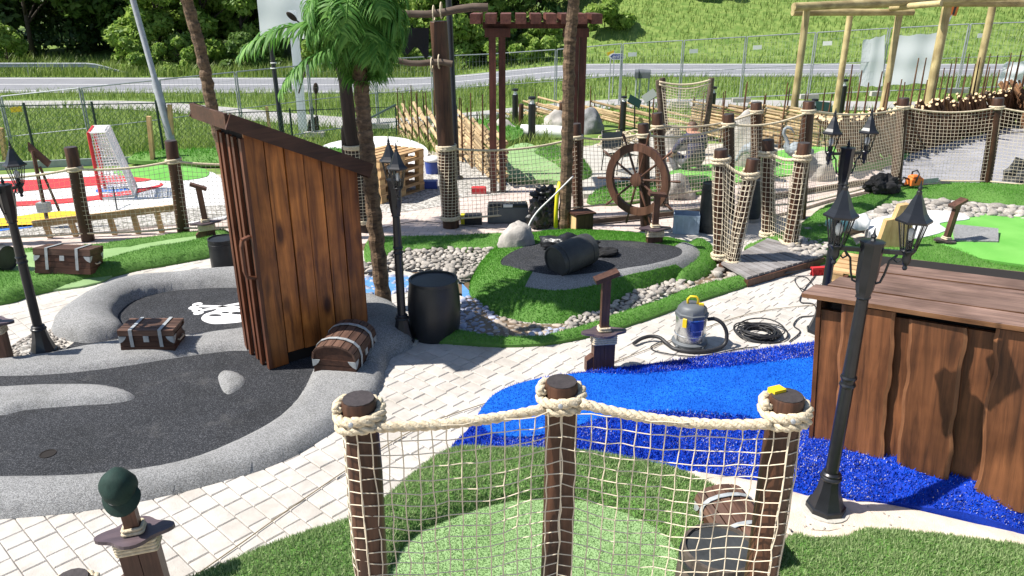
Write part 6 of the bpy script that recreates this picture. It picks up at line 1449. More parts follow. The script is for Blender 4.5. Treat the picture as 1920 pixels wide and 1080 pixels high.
bo = skin_body('body', 'skin', bodyp, bodye, pe)
# clothing: colour by region of the one continuous body (shirt, trousers, shoes are what it wears)
mbod = MT['skin'].copy(); mbod.name = 'dressed_body'; t_ = mbod.node_tree; bb_ = t_.nodes['Principled BSDF']; tc = t_.nodes.new('ShaderNodeTexCoord'); sx_ = t_.nodes.new('ShaderNodeSeparateXYZ'); t_.links.new(tc.outputs['Object'], sx_.inputs[0])
rp = ramp(t_, sx_.outputs['Z'], [(0.0, (0.03, 0.03, 0.03, 1)), (0.075, (0.10, 0.10, 0.11, 1)), (0.31, (0.045, 0.045, 0.085, 1)), (0.715, (0.42, 0.22, 0.15, 1)), (0.83, (0.10, 0.06, 0.04, 1))]); rp.color_ramp.interpolation = 'CONSTANT'
t_.links.new(rp.outputs[0], bb_.inputs['Base Color']); bo.data.materials.clear(); bo.data.materials.append(mbod)
for sx in (-1, 1):                                                     # bare forearms and fingers
    h0 = Vector((-0.24, 0.38, 0.27)) if sx < 0 else Vector((0.45, 0.43, 0.38)); e0 = Vector((-0.29, 0.19, 0.41)) if sx < 0 else Vector((0.33, 0.24, 0.455))
    m = MB(); m.tube([e0, e0.lerp(h0, 0.5), h0], [0.055, 0.05, 0.037], 10); d = (h0-e0).normalized(); m.blob(h0+d*0.05, (0.045, 0.05, 0.03), 2, 0.05)
    for f in range(4): m.tube([h0+d*0.06+Vector((-0.03+0.02*f, 0, 0)), h0+d*0.11+Vector((-0.033+0.022*f, 0, -0.01)), h0+d*(0.14-0.01*abs(f-1.5))+Vector((-0.035+0.023*f, 0, -0.035))], [0.010, 0.009, 0.007], 6)
    m.tube([h0+d*0.03+Vector((-0.045*sx, 0, 0)), h0+d*0.07+Vector((-0.065*sx, 0, -0.02)), h0+d*0.10+Vector((-0.06*sx, 0, -0.035))], [0.012, 0.010, 0.008], 6); m.build('forearm', 'skin', pe, smooth=True)
# white garden furniture and rope heap behind the net
c = PT(1160, 330); ch = thing('garden_chair', 'dark wire garden chair standing behind the ship wheel net', 'chair', c, R(30))
m = MB()
for x in (-0.24, 0.24): m.tube([(x, -0.24, 0), (x, -0.26, 0.42), (x, 0.2, 0.40), (x, 0.26, 0.0)], 0.012, 6); m.tube([(x, 0.2, 0.40), (x, 0.28, 0.85)], 0.012, 6)
m.tube([(-0.24, 0.28, 0.85), (0.24, 0.28, 0.85)], 0.012, 6); m.build('frame', 'black_metal', ch, smooth=True)
for k in range(6): m = MB(); m.box((0, -0.2+k*0.075, 0.42), (0.48, 0.05, 0.015)); m.build('seat_slat', 'black_metal', ch)
m = MB(); m.box((0, 0.27, 0.66), (0.46, 0.02, 0.3)); m.build('backrest', 'grey_plastic', ch)
c = PT(1165, 288); m = MB(); rr_ = random.Random(8)
for k in range(22):
    r = rr_.uniform(0.15, 0.42); e = rr_.uniform(0.4, 0.9); ph = rr_.random()*6; o_ = Vector((rr_.uniform(-.2, .2), rr_.uniform(-.15, .15), 0.05+0.02*k)); m.tube([c+o_+Vector((r*math.cos(a*0.2856), r*e*math.sin(a*0.2856), 0.05*math.sin(a*0.6+ph))) for a in range(22)], 0.016, 5, closed=True)
tag(m.build('rope_heap', 'rope', smooth=True), 'heap of pale coiled rope behind the fence', 'rope')
# two leaning poles hung with net and rope (little rigging)
g0, g1 = PT(1246, 300), PT(1318, 300); rg = thing('rigging_frame', 'two leaning dark poles with rope and net beyond the walkway', 'rigging frame', g0)
for u0, v0, u1, v1 in ((1252, 262, 1234, 150), (1256, 262, 1242, 146), (1312, 258, 1334, 146)):
    Y = g0.y+0.6; m = MB(); a, b = PY(u0, v0+30, Y), PY(u1, v1, Y); a.z = GZ(a.x, a.y); mid = a.lerp(b, 0.5)+Vector((0.05 if u0 > 1300 else -0.03, 0, 0)); m.tube(spline3([a, mid, b], 6), 0.062, 9); m.build('pole', 'drift', rg, world=True, auto=50)
Y = g0.y+0.5; m = MB(); m.tube(rope_line(PY(1236, 153, Y), PY(1332, 150, Y), 0.08), 0.024, 6); m.tube(rope_line(PY(1236, 158, Y), PY(1332, 156, Y), 0.1), 0.024, 6); m.build('rope', 'rope', rg, world=True, smooth=True)
pa, pb, pc, pd = PY(1250, 255, Y), PY(1312, 252, Y), PY(1240, 158, Y), PY(1330, 156, Y)
m = MB(); net_mesh(m, lambda u, v: pa.lerp(pb, u).lerp(pc.lerp(pd, u), v)+Vector((0, -0.05*math.sin(3.14*u), -0.1*math.sin(3.14*u)*v)), 16, 18, 0.005, jit=0.004); m.build('net', 'net', rg, world=True)
# wading birds
def bird(base, rotz, label, s=1.0, up=True):
    t = thing('bird_figure', label, 'bird figure', base, rotz); t.scale = (s, s, s)
    m = MB(); n = 11; pts = []; rr = []
    prof = [(-0.30, 0.52, 0.015), (-0.24, 0.56, 0.07), (-0.14, 0.60, 0.13), (-0.02, 0.64, 0.16), (0.10, 0.66, 0.15), (0.18, 0.68, 0.10), (0.22, 0.72, 0.055), (0.21, 0.80, 0.04), (0.25, 0.88, 0.034), (0.30, 0.96, 0.03), (0.29, 1.04, 0.03), (0.24, 1.08, 0.034), (0.18, 1.06, 0.03), (0.14, 1.02, 0.015), (0.08, 0.94, 0.004)] if up else [(-0.30, 0.50, 0.015), (-0.2, 0.56, 0.08), (-0.06, 0.62, 0.14), (0.06, 0.64, 0.14), (0.16, 0.62, 0.09), (0.24, 0.54, 0.05), (0.30, 0.42, 0.036), (0.36, 0.34, 0.036), (0.42, 0.30, 0.02), (0.50, 0.22, 0.004)]
    m.tube([Vector((x, 0, z)) for x, z, r in prof], [r for x, z, r in prof], 10); m.build('body', 'birdwhite', t, smooth=True)
    for y in (-0.06, 0.06): m = MB(); m.tube([(0.0, y, 0.55), (0.02, y, 0.28), (0.0, y, 0.0)], 0.012, 6); m.box((0.04, y, 0.006), (0.12, 0.05, 0.012)); m.build('leg', 'grey_plastic', t)
    for y in (-1, 1):
        m = MB(); m.blob((-0.06, y*0.12, 0.64), (0.22, 0.04, 0.10), 3, 0.12, 2, 4); m.build('wing', 'birdwhite', t, smooth=True)
    return t
bird(PT(1408, 342), R(150), 'pale wading bird figure stooping behind the leaning bridge post', 1.0, False); bird(PT(1487, 342), R(170), 'pale rounded wading bird figure beside the tall bridge post', 0.95, True)
# ---------------------------------------------------------------- small things on and behind the walkway
c = P(952, 418); tb = thing('tool_case', 'long flat dark tool case under the net fence', 'tool case', (c.x, c.y+0.1, 0), R(2))
m = MB(); m.box((0, 0, 0.13), (0.62, 0.24, 0.24), None, 0.02); m.build('case', 'grey_plastic', tb); m = MB(); m.box((0, 0, 0.265), (0.60, 0.22, 0.05), None, 0.02); m.build('lid', 'black_plastic', tb); m = MB(); m.box((0.0, -0.115, 0.27), (0.14, 0.02, 0.04)); m.build('handle', 'white', tb)
c = P(885, 420); tb = thing('tool_case', 'small dark case with a yellow end beside the mast foot', 'tool case', (c.x, c.y+0.05, 0), R(0)); m = MB(); m.box((0.02, 0, 0.07), (0.26, 0.18, 0.14), None, 0.01); m.build('case', 'black_plastic', tb); m = MB(); m.box((-0.14, 0, 0.07), (0.06, 0.17, 0.13)); m.build('end', 'hose_yellow', tb)
c = P(1288, 438); cr = thing('plastic_crate', 'pale blue plastic crate right of the ship wheel', 'crate', (c.x, c.y+0.1, 0), R(-12)); m = MB()
for sx, sy, w_, d_ in ((0, -0.14, 0.36, 0.012), (0, 0.14, 0.36, 0.012), (-0.18, 0, 0.012, 0.28), (0.18, 0, 0.012, 0.28)): m.box((sx, sy, 0.14), (w_, d_, 0.28))
m.box((0, 0, 0.01), (0.36, 0.28, 0.02)); m.build('body', MT.setdefault('crateblue', plain('crateblue', (0.30, 0.38, 0.48), 0.5, 0.25, 6)), cr)
for k in range(4): m = MB(); m.box((-0.13+0.085*k, -0.1475, 0.14), (0.02, 0.004, 0.26)); m.build('rib', 'crateblue', cr)
c = PT(812, 330); bu = thing('bucket', 'blue and white bucket behind the pallet stack', 'bucket', c); m = MB(); m.lathe([(0.13, 0), (0.16, 0.32)], 20, capt=False); m.build('tub', 'blue_label', bu, auto=40); m = MB(); m.lathe([(0.165, 0.30), (0.17, 0.34), (0.10, 0.38), (0.02, 0.40)], 20); m.build('white_bag', 'white', bu, smooth=True)
m = MB(); c = P(898, 362); m.box(c+Vector((0, 0, 0.06)), (0.26, 0.12, 0.11), None, 0.02); tag(m.build('red_tool_box', 'red'), 'small red tool box at the foot of the split pole fence', 'tool box')
m = MB(); c = P(805, 352); m.box(c+Vector((0, 0, 0.07)), (0.30, 0.2, 0.13), None, 0.01); tag(m.build('blue_case', 'blue_label'), 'dark blue case lying beside the pallet stack', 'case')
for u, v, lab in ((1258, 452, 'x'),): pass
# info desks on thin stalks near the mailboxes
for u, v, ut, vt, lab, ry in ((1190, 250, 1190, 190, 'small tilted dark sign board on a thin stalk before the mailboxes', 0.5), (1218, 252, 1218, 180, 'small tilted sign board on a stalk left of the rigging', -0.6), (1545, 280, 1545, 200, 'dark tilted sign board on a stalk behind the tall bridge post', 0.1)):
    b = PT(u, v); t_p = PY(ut, vt, b.y); t = thing('sign_stalk', lab, 'sign', b, 0); m = MB(); m.tube([b, t_p], 0.02, 8); m.build('stalk', 'black_metal', t, world=True); m = MB(); m.box(t_p, (0.36, 0.26, 0.025), euler3(R(45), ry, 0)); m.build('board', 'green_metal', t, world=True)
# ================================================================== LEFT BACKGROUND
# timber frame leaned before the left fence
tf = thing('timber_rail', 'long raw timber rail with short uprights standing by the left net fence', 'timber rail', P(200, 455))
A_, B_ = PY(62, 420, 10.28), PY(340, 388, 10.62)
m = MB(); m.beam(A_, B_, 0.045, 0.095); m.build('rail', 'raw_wood', tf, world=True)
for s in (0.07, 0.24, 0.50, 0.66, 0.82, 0.96):
    p = A_.lerp(B_, s); m = MB(); m.beam(p+Vector((0, 0.03, -0.03)), Vector((p.x+0.02, p.y+0.05, 0.0)), 0.045, 0.07, (1, 0, 0)); m.build('upright', 'raw_wood_z', tf, world=True)
# hockey goal
g_ = P(195, 368); hg = thing('hockey_goal', 'red and white hockey goal standing on the white course', 'hockey goal', (g_.x, g_.y, 0.03), R(-68))
hh = PY(165, 243, g_.y).z-0.03; m = MB()
W_ = 0.75
m.tube([(-W_/2, 0, 0), (-W_/2, 0, hh), (W_/2, 0, hh), (W_/2, 0, 0)], 0.028, 8); m.build('red_frame', 'red', hg)
m = MB(); m.tube([(-W_/2, 0, 0.02), (-W_/2, 0.5, 0.02), (W_/2, 0.5, 0.02), (W_/2, 0, 0.02)], 0.022, 8); m.tube([(-W_/2, 0, hh), (-W_/2, 0.25, hh), (-W_/2, 0.5, 0.02)], 0.018, 8); m.tube([(W_/2, 0, hh), (W_/2, 0.25, hh), (W_/2, 0.5, 0.02)], 0.018, 8); m.build('white_frame', 'white', hg)
m = MB(); pf = lambda v: (Vector((0, 0.5, 0.02)).lerp(Vector((0, 0.25, hh)), min(1, v/0.8)) if v < 0.8 else Vector((0, 0.25, hh)).lerp(Vector((0, 0, hh)), (v-0.8)/0.2))
net_mesh(m, lambda u, v: pf(v)+Vector((-W_/2+W_*u, 0, 0)), 15, 28, 0.006, jit=0.004); m.build('goal_net', 'white', hg)
for sx in (-1, 1):
    m = MB(); net_mesh(m, lambda u, v: Vector((sx*W_/2, 0, 0.02+(hh-0.02)*v)).lerp(pf(v*0.8)+Vector((sx*W_/2, 0, 0)), u), 8, 22, 0.006, jit=0.004); m.build('goal_net', 'white', hg)
# dark stick stand on the hockey course
sa_ = P(92, 430); st = thing('marker_stand', 'tall dark marker stand with a pointed top on the white course', 'marker', (sa_.x, sa_.y, 0.02)); tp = PY(62, 285, sa_.y); k = tp-Vector((sa_.x, sa_.y, 0.0))
m = MB(); m.tube([(0, 0, 0), (k.x*0.5, 0, k.z*0.5), (k.x, 0, k.z)], 0.028, 8); m.tube([(0.18, 0.05, 0.25), (k.x+0.05, 0, k.z*0.8)], 0.018, 6); m.build('shaft', 'sword', st); m = MB(); m.add([(k.x-0.06, -0.01, k.z), (k.x+0.22, -0.01, k.z-0.16), (k.x+0.16, -0.01, k.z-0.24), (k.x-0.04, -0.01, k.z+0.12), (k.x-0.06, 0.02, k.z), (k.x+0.22, 0.02, k.z-0.16), (k.x+0.16, 0.02, k.z-0.24), (k.x-0.04, 0.02, k.z+0.12)], [(0, 2, 1, 3), (7, 5, 6, 4), (0, 4, 6, 2), (2, 6, 5, 1), (1, 5, 7, 3), (3, 7, 4, 0)]); m.build('pennant', 'chest_dark', st); m = MB(); m.box((0.0, 0, 0.32), (0.16, 0.12, 0.14)); m.build('holder', 'strap', st)
m = MB(); m.tube([P(218, 385, 0.1)+Vector((0, 0, -0.08)), PY(212, 350, P(218, 385).y)], 0.012, 6); tag(m.build('peg', 'black_metal'), 'thin dark peg beside the hockey goal', 'peg')
# tall grey boards of the hockey course far edge
m = MB(); a, b = PT(-60, 322), PT(420, 300); m.beam(a+Vector((0, 0, 0.08)), b+Vector((0, 0, 0.08)), 0.05, 0.16); tag(m.build('edge_board', 'galv'), 'low grey edging board behind the hockey course', 'board')
# chain link fence, dark green
def chain_link(label, A, B, h, npost, seed, cell=0.12):
    A, B = Vector(A), Vector(B); t = thing('chain_link_fence', label, 'chain link fence', A); d = B-A; L = d.length
    for i in range(npost):
        p = A.lerp(B, i/(npost-1)); m = MB(); m.tube([p-Vector((0, 0, 0.1)), p+Vector((0, 0, h+0.06))], 0.026, 8); m.build('post', 'green_metal', t, world=True)
    m = MB(); m.tube([A+Vector((0, 0, h)), B+Vector((0, 0, h))], 0.012, 6, caps=False); m.tube([A+Vector((0, 0, 0.05)), B+Vector((0, 0, 0.05))], 0.012, 6); m.build('tension_wire', 'green_metal', t, world=True)
    m = MB(); dn = d.normalized(); n = int(L/cell)
    for i in range(-int(h/cell), n+1):
        for sg in (1, -1):
            s0, s1 = (i*cell, i*cell+h) if sg > 0 else (i*cell+h, i*cell); z0, z1 = 0.0, h
            def cl(s0, z0, s1, z1):
                out = []
                for s, z, s_, z_ in ((s0, z0, s1, z1), (s1, z1, s0, z0)):
                    if s < 0: z = z+(z_-z)*(0-s)/(s_-s); s = 0
                    if s > L: z = z+(z_-z)*(L-s)/(s_-s); s = L
                    out.append((s, z))
                return out
            (a0, b0), (a1, b1) = cl(s0, z0, s1, z1)
            if abs(a1-a0) > 0.05: m.tube([A+d*(a0/L)+Vector((0, 0, b0)), A+d*(a1/L)+Vector((0, 0, b1))], 0.0035, 3, caps=False)
    m.build('wire_mesh', MT.setdefault('greenwire', plain('greenwire', (0.03, 0.085, 0.065), 0.5, 0.1)), t, world=True); return t
a, b = PT(-60, 318), PT(420, 296); chain_link('dark green chain link fence behind the hockey course', a, b, 1.25, 5, 1)
a, b = PT(420, 296), PT(745, 262); chain_link('dark green chain link fence continuing behind the outhouse and palm', a, b, 1.0, 4, 2)
m = MB(); m.tube([PY(640, 250, 17.6), PY(742, 196, 17.6)], 0.025, 8); tag(m.build('brace_rod', 'green_metal'), 'slanting dark brace rod at the end of the chain link fence', 'rod')
for u, v, ut, vt, lab in ((288, 312, 279, 218, 'raw timber stake left of the tall light pole foot'), (325, 300, 318, 196, 'taller raw timber stake right of the light pole foot'), (10, 300, 2, 240, 'raw timber stake at the left picture edge'), (508, 262, 500, 200, 'thin raw timber stake behind the outhouse roof')):
    b = PT(u, v); tp = PY(ut, vt, b.y); m = MB(); m.beam(b, tp, 0.08, 0.08, (0, 1, 0)); tag(m.build('timber_stake', 'raw_wood_z'), lab, 'stake')
b = PT(332, 300); pole('light_pole', 'tall galvanised light pole behind the left net fence', 'pole', b, Vector((b.x-0.55, b.y, 4.6)), 0.085, 'galv', 0.06)
b = PT(570, 262); wp = thing('banner_post', 'thick white square post carrying the white banner', 'post', b); m = MB(); tp = PY(548, 20, b.y); m.beam(b, tp, 0.22, 0.22, (0, 1, 0)); m.build('post', 'tarp', wp, world=True)
def cloth(name, label, corners, cat, mat='tarp', n=12, amp=0.02):
    A_, B_, C_, D_ = [Vector(c) for c in corners]; m = MB(); vs = []
    for i in range(n+1):
        for j in range(n+1):
            u, v = i/n, j/n; p = A_.lerp(B_, u).lerp(D_.lerp(C_, u), v); p.y += amp*(math.sin(u*9+v*2)+0.6*math.sin(v*11)); p.z += 0.02*math.sin(u*14); vs.append(p)
    f = [(i*(n+1)+j, (i+1)*(n+1)+j, (i+1)*(n+1)+j+1, i*(n+1)+j+1) for i in range(n) for j in range(n)]
    m.add(vs, f); return tag(m.build(name, mat, smooth=True), label, cat)
Yb = PT(570, 262).y+0.3
cloth('banner', 'white banner stretched high behind the palm fronds', [PY(478, -40, Yb+0.5), PY(600, -50, Yb), PY(590, 72, Yb), PY(488, 70, Yb+0.5)], 'banner')
b = PT(532, 275); lp = pole('dark_pole', 'black pole with pale bands behind the outhouse roof', 'pole', b, PY(505, 60, b.y), 0.075, 'black_metal', 0.065)
m = MB()
for vv in (118, 128): c = PY(513, vv, b.y); m.tube(wrap_pts((c.x, c.y), 0.075, c.z-0.015, c.z+0.015, 1.5, 0, 12), 0.014, 6)
m.build('band', 'white', lp, world=True)
# oars standing in a bundle
def oar(b, t, label, blade=0.3):
    th = thing('oar', label, 'oar', b); b, t = Vector(b), Vector(t); d = (t-b).normalized(); m = MB(); m.tube([b, t-d*blade], 0.022, 8); m.build('shaft', 'mast', th, world=True)
    m = MB(); c = t-d*blade/2; q = Quaternion(Vector((0, 0, 1)).rotation_difference(d)); m.blob((0, 0, 0), (0.085, 0.02, blade*0.56), 3, 0.0); m.v = [c+q@v for v in m.v]; m.build('blade', 'mast', th, world=True, smooth=True)
Yo = PT(590, 265).y-0.5
zb_ = lambda u: Vector((PY(u, 250, Yo).x, Yo, GZ(PY(u, 250, Yo).x, Yo)))
oar(zb_(592), PY(592, 156, Yo), 'dark oar standing blade up behind the outhouse roof'); oar(zb_(584), PY(584, 200, Yo), 'shorter dark oar leaning beside the tall oar', 0.25); oar(PY(596, 70, Yo), PY(538, 24, Yo-0.1), 'dark oar sticking out left of the palm crown', 0.32); oar(PY(560, 175, Yo), PY(578, 112, Yo), 'dark oar slanting under the palm fronds', 0.2)
m = MB(); c0, c1 = PY(578, 226, Yo), PY(596, 226, Yo); 
m.prism([(c0.x-0.1, GZ(c0.x, Yo)), (c1.x, GZ(c0.x, Yo)), (c1.x, c0.z+0.15), (c0.x, c0.z), (c0.x-0.06, c0.z-0.25)], -0.03, 0.03, Matrix(((1, 0, 0), (0, 0, -1), (0, 1, 0))), (0, Yo+0.06, 0)); tag(m.build('palisade_board', 'mast'), 'dark pointed palisade board behind the oars', 'board')
for u, v, ut, vt, lab in ((655, 420, 648, 222, 'dark pointed post left of the palm trunk'),):
    b = P(u, v+10); tp = PY(ut, vt, b.y); m = MB(); m.tube([b, b.lerp(tp, 0.9), tp], [0.07, 0.07, 0.02], 9); tag(m.build('pointed_post', 'mast'), lab, 'post')
# ================================================================== SITE FENCE OF WIRE PANELS
tops = [(-150, 196), (0, 181), (150, 165), (297, 150), (441, 135), (576, 122), (702, 112), (809, 106), (925, 101), (1043, 93), (1167, 82), (1282, 76), (1400, 69), (1531, 61), (1668, 53), (1819, 45), (1975, 40)]
def fY(u): return 19.5+6.5*sstep(100, 1000, u)-1.2*sstep(1400, 1900, u)
FP = []
for u, v in tops:
    t = PY(u, v, fY(u)); FP.append(t)
pm = None
for i in range(len(FP)-1):
    a, b = FP[i], FP[i+1]; d = (b-a).normalized(); a, b = a+d*0.03, b-d*0.03
    t = thing('fence_panel', '%s wire mesh site fence panel along the meadow, counted from the left' % ['leftmost', 'second', 'third', 'fourth', 'fifth', 'sixth', 'seventh', 'eighth', 'ninth', 'tenth', 'eleventh', 'twelfth', 'thirteenth', 'fourteenth', 'fifteenth', 'rightmost'][i], 'fence panel', (a.x, a.y, a.z-2.0), 0, 'site fence panels')
    dn = Vector((0, 0, -2.0)); m = MB(); m.tube([a+dn, a], 0.021, 6); m.tube([b+dn, b], 0.021, 6); m.tube([a, b], 0.019, 6); m.tube([a+Vector((0, 0, -1.0)), b+Vector((0, 0, -1.0))], 0.012, 6); m.tube([a+dn*0.97, b+dn*0.97], 0.019, 6); m.build('frame', 'galv', t, world=True)
    m = MB(); n = int((b-a).length/0.11)
    for k in range(1, n): p = a.lerp(b, k/n); m.tube([p+dn*0.97, p], 0.0022, 3, caps=False)
    for k in range(1, 9): z = Vector((0, 0, -0.22*k)); m.tube([a+z, b+z], 0.0022, 3, caps=False)
    m.build('wire_mesh', 'galv', t, world=True)
    m = MB(); m.box(a+Vector((0, 0, -2.02)), (0.6, 0.22, 0.14)); m.build('foot_block', 'concrete', t, world=True)
    lab = {1: 'yellow', 10: 'white', 11: 'white', 12: 'white', 13: 'white', 15: 'white'}.get(i)
    if lab:
        c = a.lerp(b, 0.16)+Vector((0, -0.03, -0.35)); m = MB(); m.beam(c-d*0.14, c+d*0.14, 0.006, 0.13); m.build('label_plate', lab, t, world=True)
Yt = fY(1650)-0.25
cloth('tarpaulin_sheet', 'left pale plastic sheet hung on the site fence', [PY(1618, 76, Yt+0.4), PY(1660, 66, Yt+0.1), PY(1654, 162, Yt+0.1), PY(1610, 162, Yt+0.4)], 'tarpaulin'); cloth('tarpaulin_sheet', 'right pale plastic sheet hung on the site fence', [PY(1676, 68, Yt), PY(1760, 62, Yt-0.6), PY(1752, 155, Yt-0.6), PY(1668, 160, Yt)], 'tarpaulin', amp=0.03)
cloth('tarpaulin_sheet', 'crumpled pale plastic sheet at the right end of the site fence', [PY(1885, 118, Yt-0.3), PY(1950, 110, Yt-0.8), PY(1960, 165, Yt-0.8), PY(1872, 160, Yt-0.3)], 'tarpaulin', amp=0.1)
m = MB(); c = P(1905, 345, 0.0); m.blob(c+Vector((0.3, 0.3, 0.1)), (0.4, 0.25, 0.3), 3, 0.4, 1.5, 55, True, ridg=0.4); tag(m.build('grey_sheet', 'barrel_grey'), 'dark grey sheet heap on the plaza at the right edge', 'sheet')
# ================================================================== ROADSIDE
b = Vector((-26, 45.4, 0)); gr = thing('guard_rail', 'galvanised guard rail along the far side of the road at left', 'guard rail', (b.x, b.y, GZ(b.x, b.y)))
m = MB(); vs = []; xs2 = np.arange(-34, -21.5, 0.5)
pr = [(0, 0.48), (-0.05, 0.53), (0, 0.58), (0, 0.62), (-0.05, 0.67), (0, 0.74)]
for x in xs2:
    k = 1-sstep(-24.5, -21.6, x)*0.8
    for y, z in pr: vs.append((x, 45.3+y, GZ(x, 45.3)+z*k))
n = len(pr); m.add(vs, [(i*n+j, (i+1)*n+j, (i+1)*n+j+1, i*n+j+1) for i in range(len(xs2)-1) for j in range(n-1)]); m.build('beam', 'galv', gr, world=True, smooth=True)
for x in np.arange(-34, -22, 2.0): m = MB(); m.box((x, 45.42, GZ(x, 45.4)+0.3), (0.1, 0.1, 0.7)); m.build('post', 'galv', gr, world=True)
# direction sign
Ys = 27.8; a = PY(1143, 106, Ys); b = PY(1168, 106, Ys); dsn = thing('direction_sign', 'small dark direction sign with a white border on two posts', 'road sign', (a.x, Ys, GZ(a.x, Ys)))
z0, z1 = PY(1150, 112, Ys).z, PY(1150, 100, Ys).z; x0, x1 = PY(1142, 106, Ys).x, PY(1169, 106, Ys).x; zc = (z0+z1)/2; k = 0.12
m = MB(); XZ = Matrix(((1, 0, 0), (0, 0, -1), (0, 1, 0)))
arrow = lambda g: [(x0+k*0.9+g*0.6, z0+g), (x1-g, z0+g), (x1-g, z1-g), (x0+k*0.9+g*0.6, z1-g), (x0+g*1.3, zc)]
m.prism(arrow(0), -0.012, 0.012, XZ, (0, Ys, 0)); brd = m.build('sign_board', 'white', dsn, world=True); m = MB(); m.prism(arrow(0.03), 0.012, 0.016, XZ, (0, Ys, 0)); m.build('sign_face', 'blue_label', brd, world=True)
cu = bpy.data.curves.new('t', 'FONT'); cu.body = 'Central'; cu.size = 0.2; cu.align_x = 'CENTER'; cu.align_y = 'CENTER'; cu.extrude = 0.002
to = bpy.data.objects.new('t', cu); COL.objects.link(to); dg = bpy.context.evaluated_depsgraph_get(); me = bpy.data.meshes.new_from_object(to.evaluated_get(dg)); bpy.data.objects.remove(to)
m = MB(); m.add([Vector(((x0+x1)/2+0.03+v.co.x, Ys-0.02-v.co.z, zc+v.co.y)) for v in me.vertices], [tuple(p.vertices) for p in me.polygons]); m.build('sign_text', 'white', brd, world=True)
for x in (x0+0.06, x1-0.06): m = MB(); m.tube([(x, Ys+0.03, GZ(x, Ys)-0.1), (x, Ys+0.03, z0+0.05)], 0.025, 6); m.build('sign_post', 'galv', dsn, world=True)
m = MB(); p0, p1 = PY(1138, 102, Ys+1.5), PY(1152, 97, Ys+1.5); m.beam(p0, p1, 0.02, 0.12); og = thing('yellow_sign', 'orange yellow sign arm showing behind the direction sign', 'road sign', (p1.x, p1.y, GZ(p1.x, p1.y))); m.build('sign_arm', 'yellow', og, world=True); m = MB(); m.tube([(p1.x, p1.y+0.02, GZ(p1.x, p1.y)), p1], 0.02, 6); m.build('post', 'galv', og, world=True)
# mailboxes
Ym_ = 25.2
for u, w_, lab in ((1189, 0.12, 'narrow dark mailbox on a post by the path'), (1203, 0.40, 'wide dark mailbox on two posts by the path')):
    c = PY(u+5, 139, Ym_); t = thing('mailbox', lab, 'mailbox', (c.x, c.y, GZ(c.x, c.y)), R(-12)); hz_ = c.z-GZ(c.x, c.y); m = MB(); n = 8; pr = [(-0.13, -0.12), (0.13, -0.12)]+[(0.13*math.cos(a*math.pi/n), 0.05+0.10*math.sin(a*math.pi/n)) for a in range(n+1)]
    m.prism(pr, -w_/2, w_/2, Matrix(((0, 0, 1), (1, 0, 0), (0, 1, 0))), (0, 0, hz_)); m.build('box', 'grey_plastic', t); 
    for x in ((-0.12, 0.16) if w_ > 0.2 else (0.0,)): m = MB(); m.tube([(x, 0, -0.05), (x, 0, hz_-0.1)], 0.028, 6); m.build('post', 'galv', t)
c = PY(1789, 18, 46.3); mk = thing('road_marker', 'orange and black roadside marker on a slim pole', 'road marker', (c.x-0.6, c.y, GZ(c.x, c.y))); m = MB(); m.tube([(c.x-0.75, c.y, GZ(c.x-0.7, c.y)-0.2), c], 0.04, 6); m.build('pole', 'galv', mk, world=True); m = MB(); m.box(c+Vector((0.02, 0, 0.1)), (0.42, 0.06, 0.85), rotm('Y', 0.12)); m.build('plate', 'orange', mk, world=True); m = MB(); m.box(c+Vector((0.02, -0.045, 0.1)), (0.12, 0.02, 0.75), rotm('Y', 0.12)); m.build('stripe', 'black_plastic', mk, world=True)
# ================================================================== TREES
def leaves(name, mat, centres, count, size, par, seed, squash=0.8):
    """leaf sized faces in clumps: centres = (x, y, z, r)"""
    rs = np.random.RandomState(seed); w = np.array([c[3]**2 for c in centres]); w = w/w.sum(); idx = rs.choice(len(centres), count, p=w); C = np.array([c[:3] for c in centres])[idx]; rad = np.array([c[3] for c in centres])[idx]
    d = rs.normal(size=(count, 3)); d /= np.linalg.norm(d, axis=1)[:, None]; rr = rad*(0.55+0.5*rs.rand(count)**0.6)
    p = C+d*rr[:, None]*np.array([1, 1, squash]); nrm = d*0.8+rs.normal(size=(count, 3))*0.55+np.array([0, 0, 0.35]); nrm /= np.linalg.norm(nrm, axis=1)[:, None]
    a = np.cross(nrm, rs.normal(size=(count, 3))); a /= np.linalg.norm(a, axis=1)[:, None]; b = np.cross(nrm, a); s = size*(0.6+0.8*rs.rand(count))[:, None]
    v = np.empty((count*4, 3)); v[0::4] = p-a*s*0.9; v[1::4] = p-b*s*0.45+a*s*0.05; v[2::4] = p+a*s*0.9; v[3::4] = p+b*s*0.45+a*s*0.05
    me = bpy.data.meshes.new(name); me.vertices.add(count*4); me.vertices.foreach_set('co', v.ravel()); me.loops.add(count*4); me.loops.foreach_set('vertex_index', np.arange(count*4, dtype=np.int32)); me.polygons.add(count)
    me.polygons.foreach_set('loop_start', np.arange(0, count*4, 4, dtype=np.int32)); me.polygons.foreach_set('loop_total', np.full(count, 4, dtype=np.int32)); me.update(calc_edges=True)
    return link(name, me, mat, par)
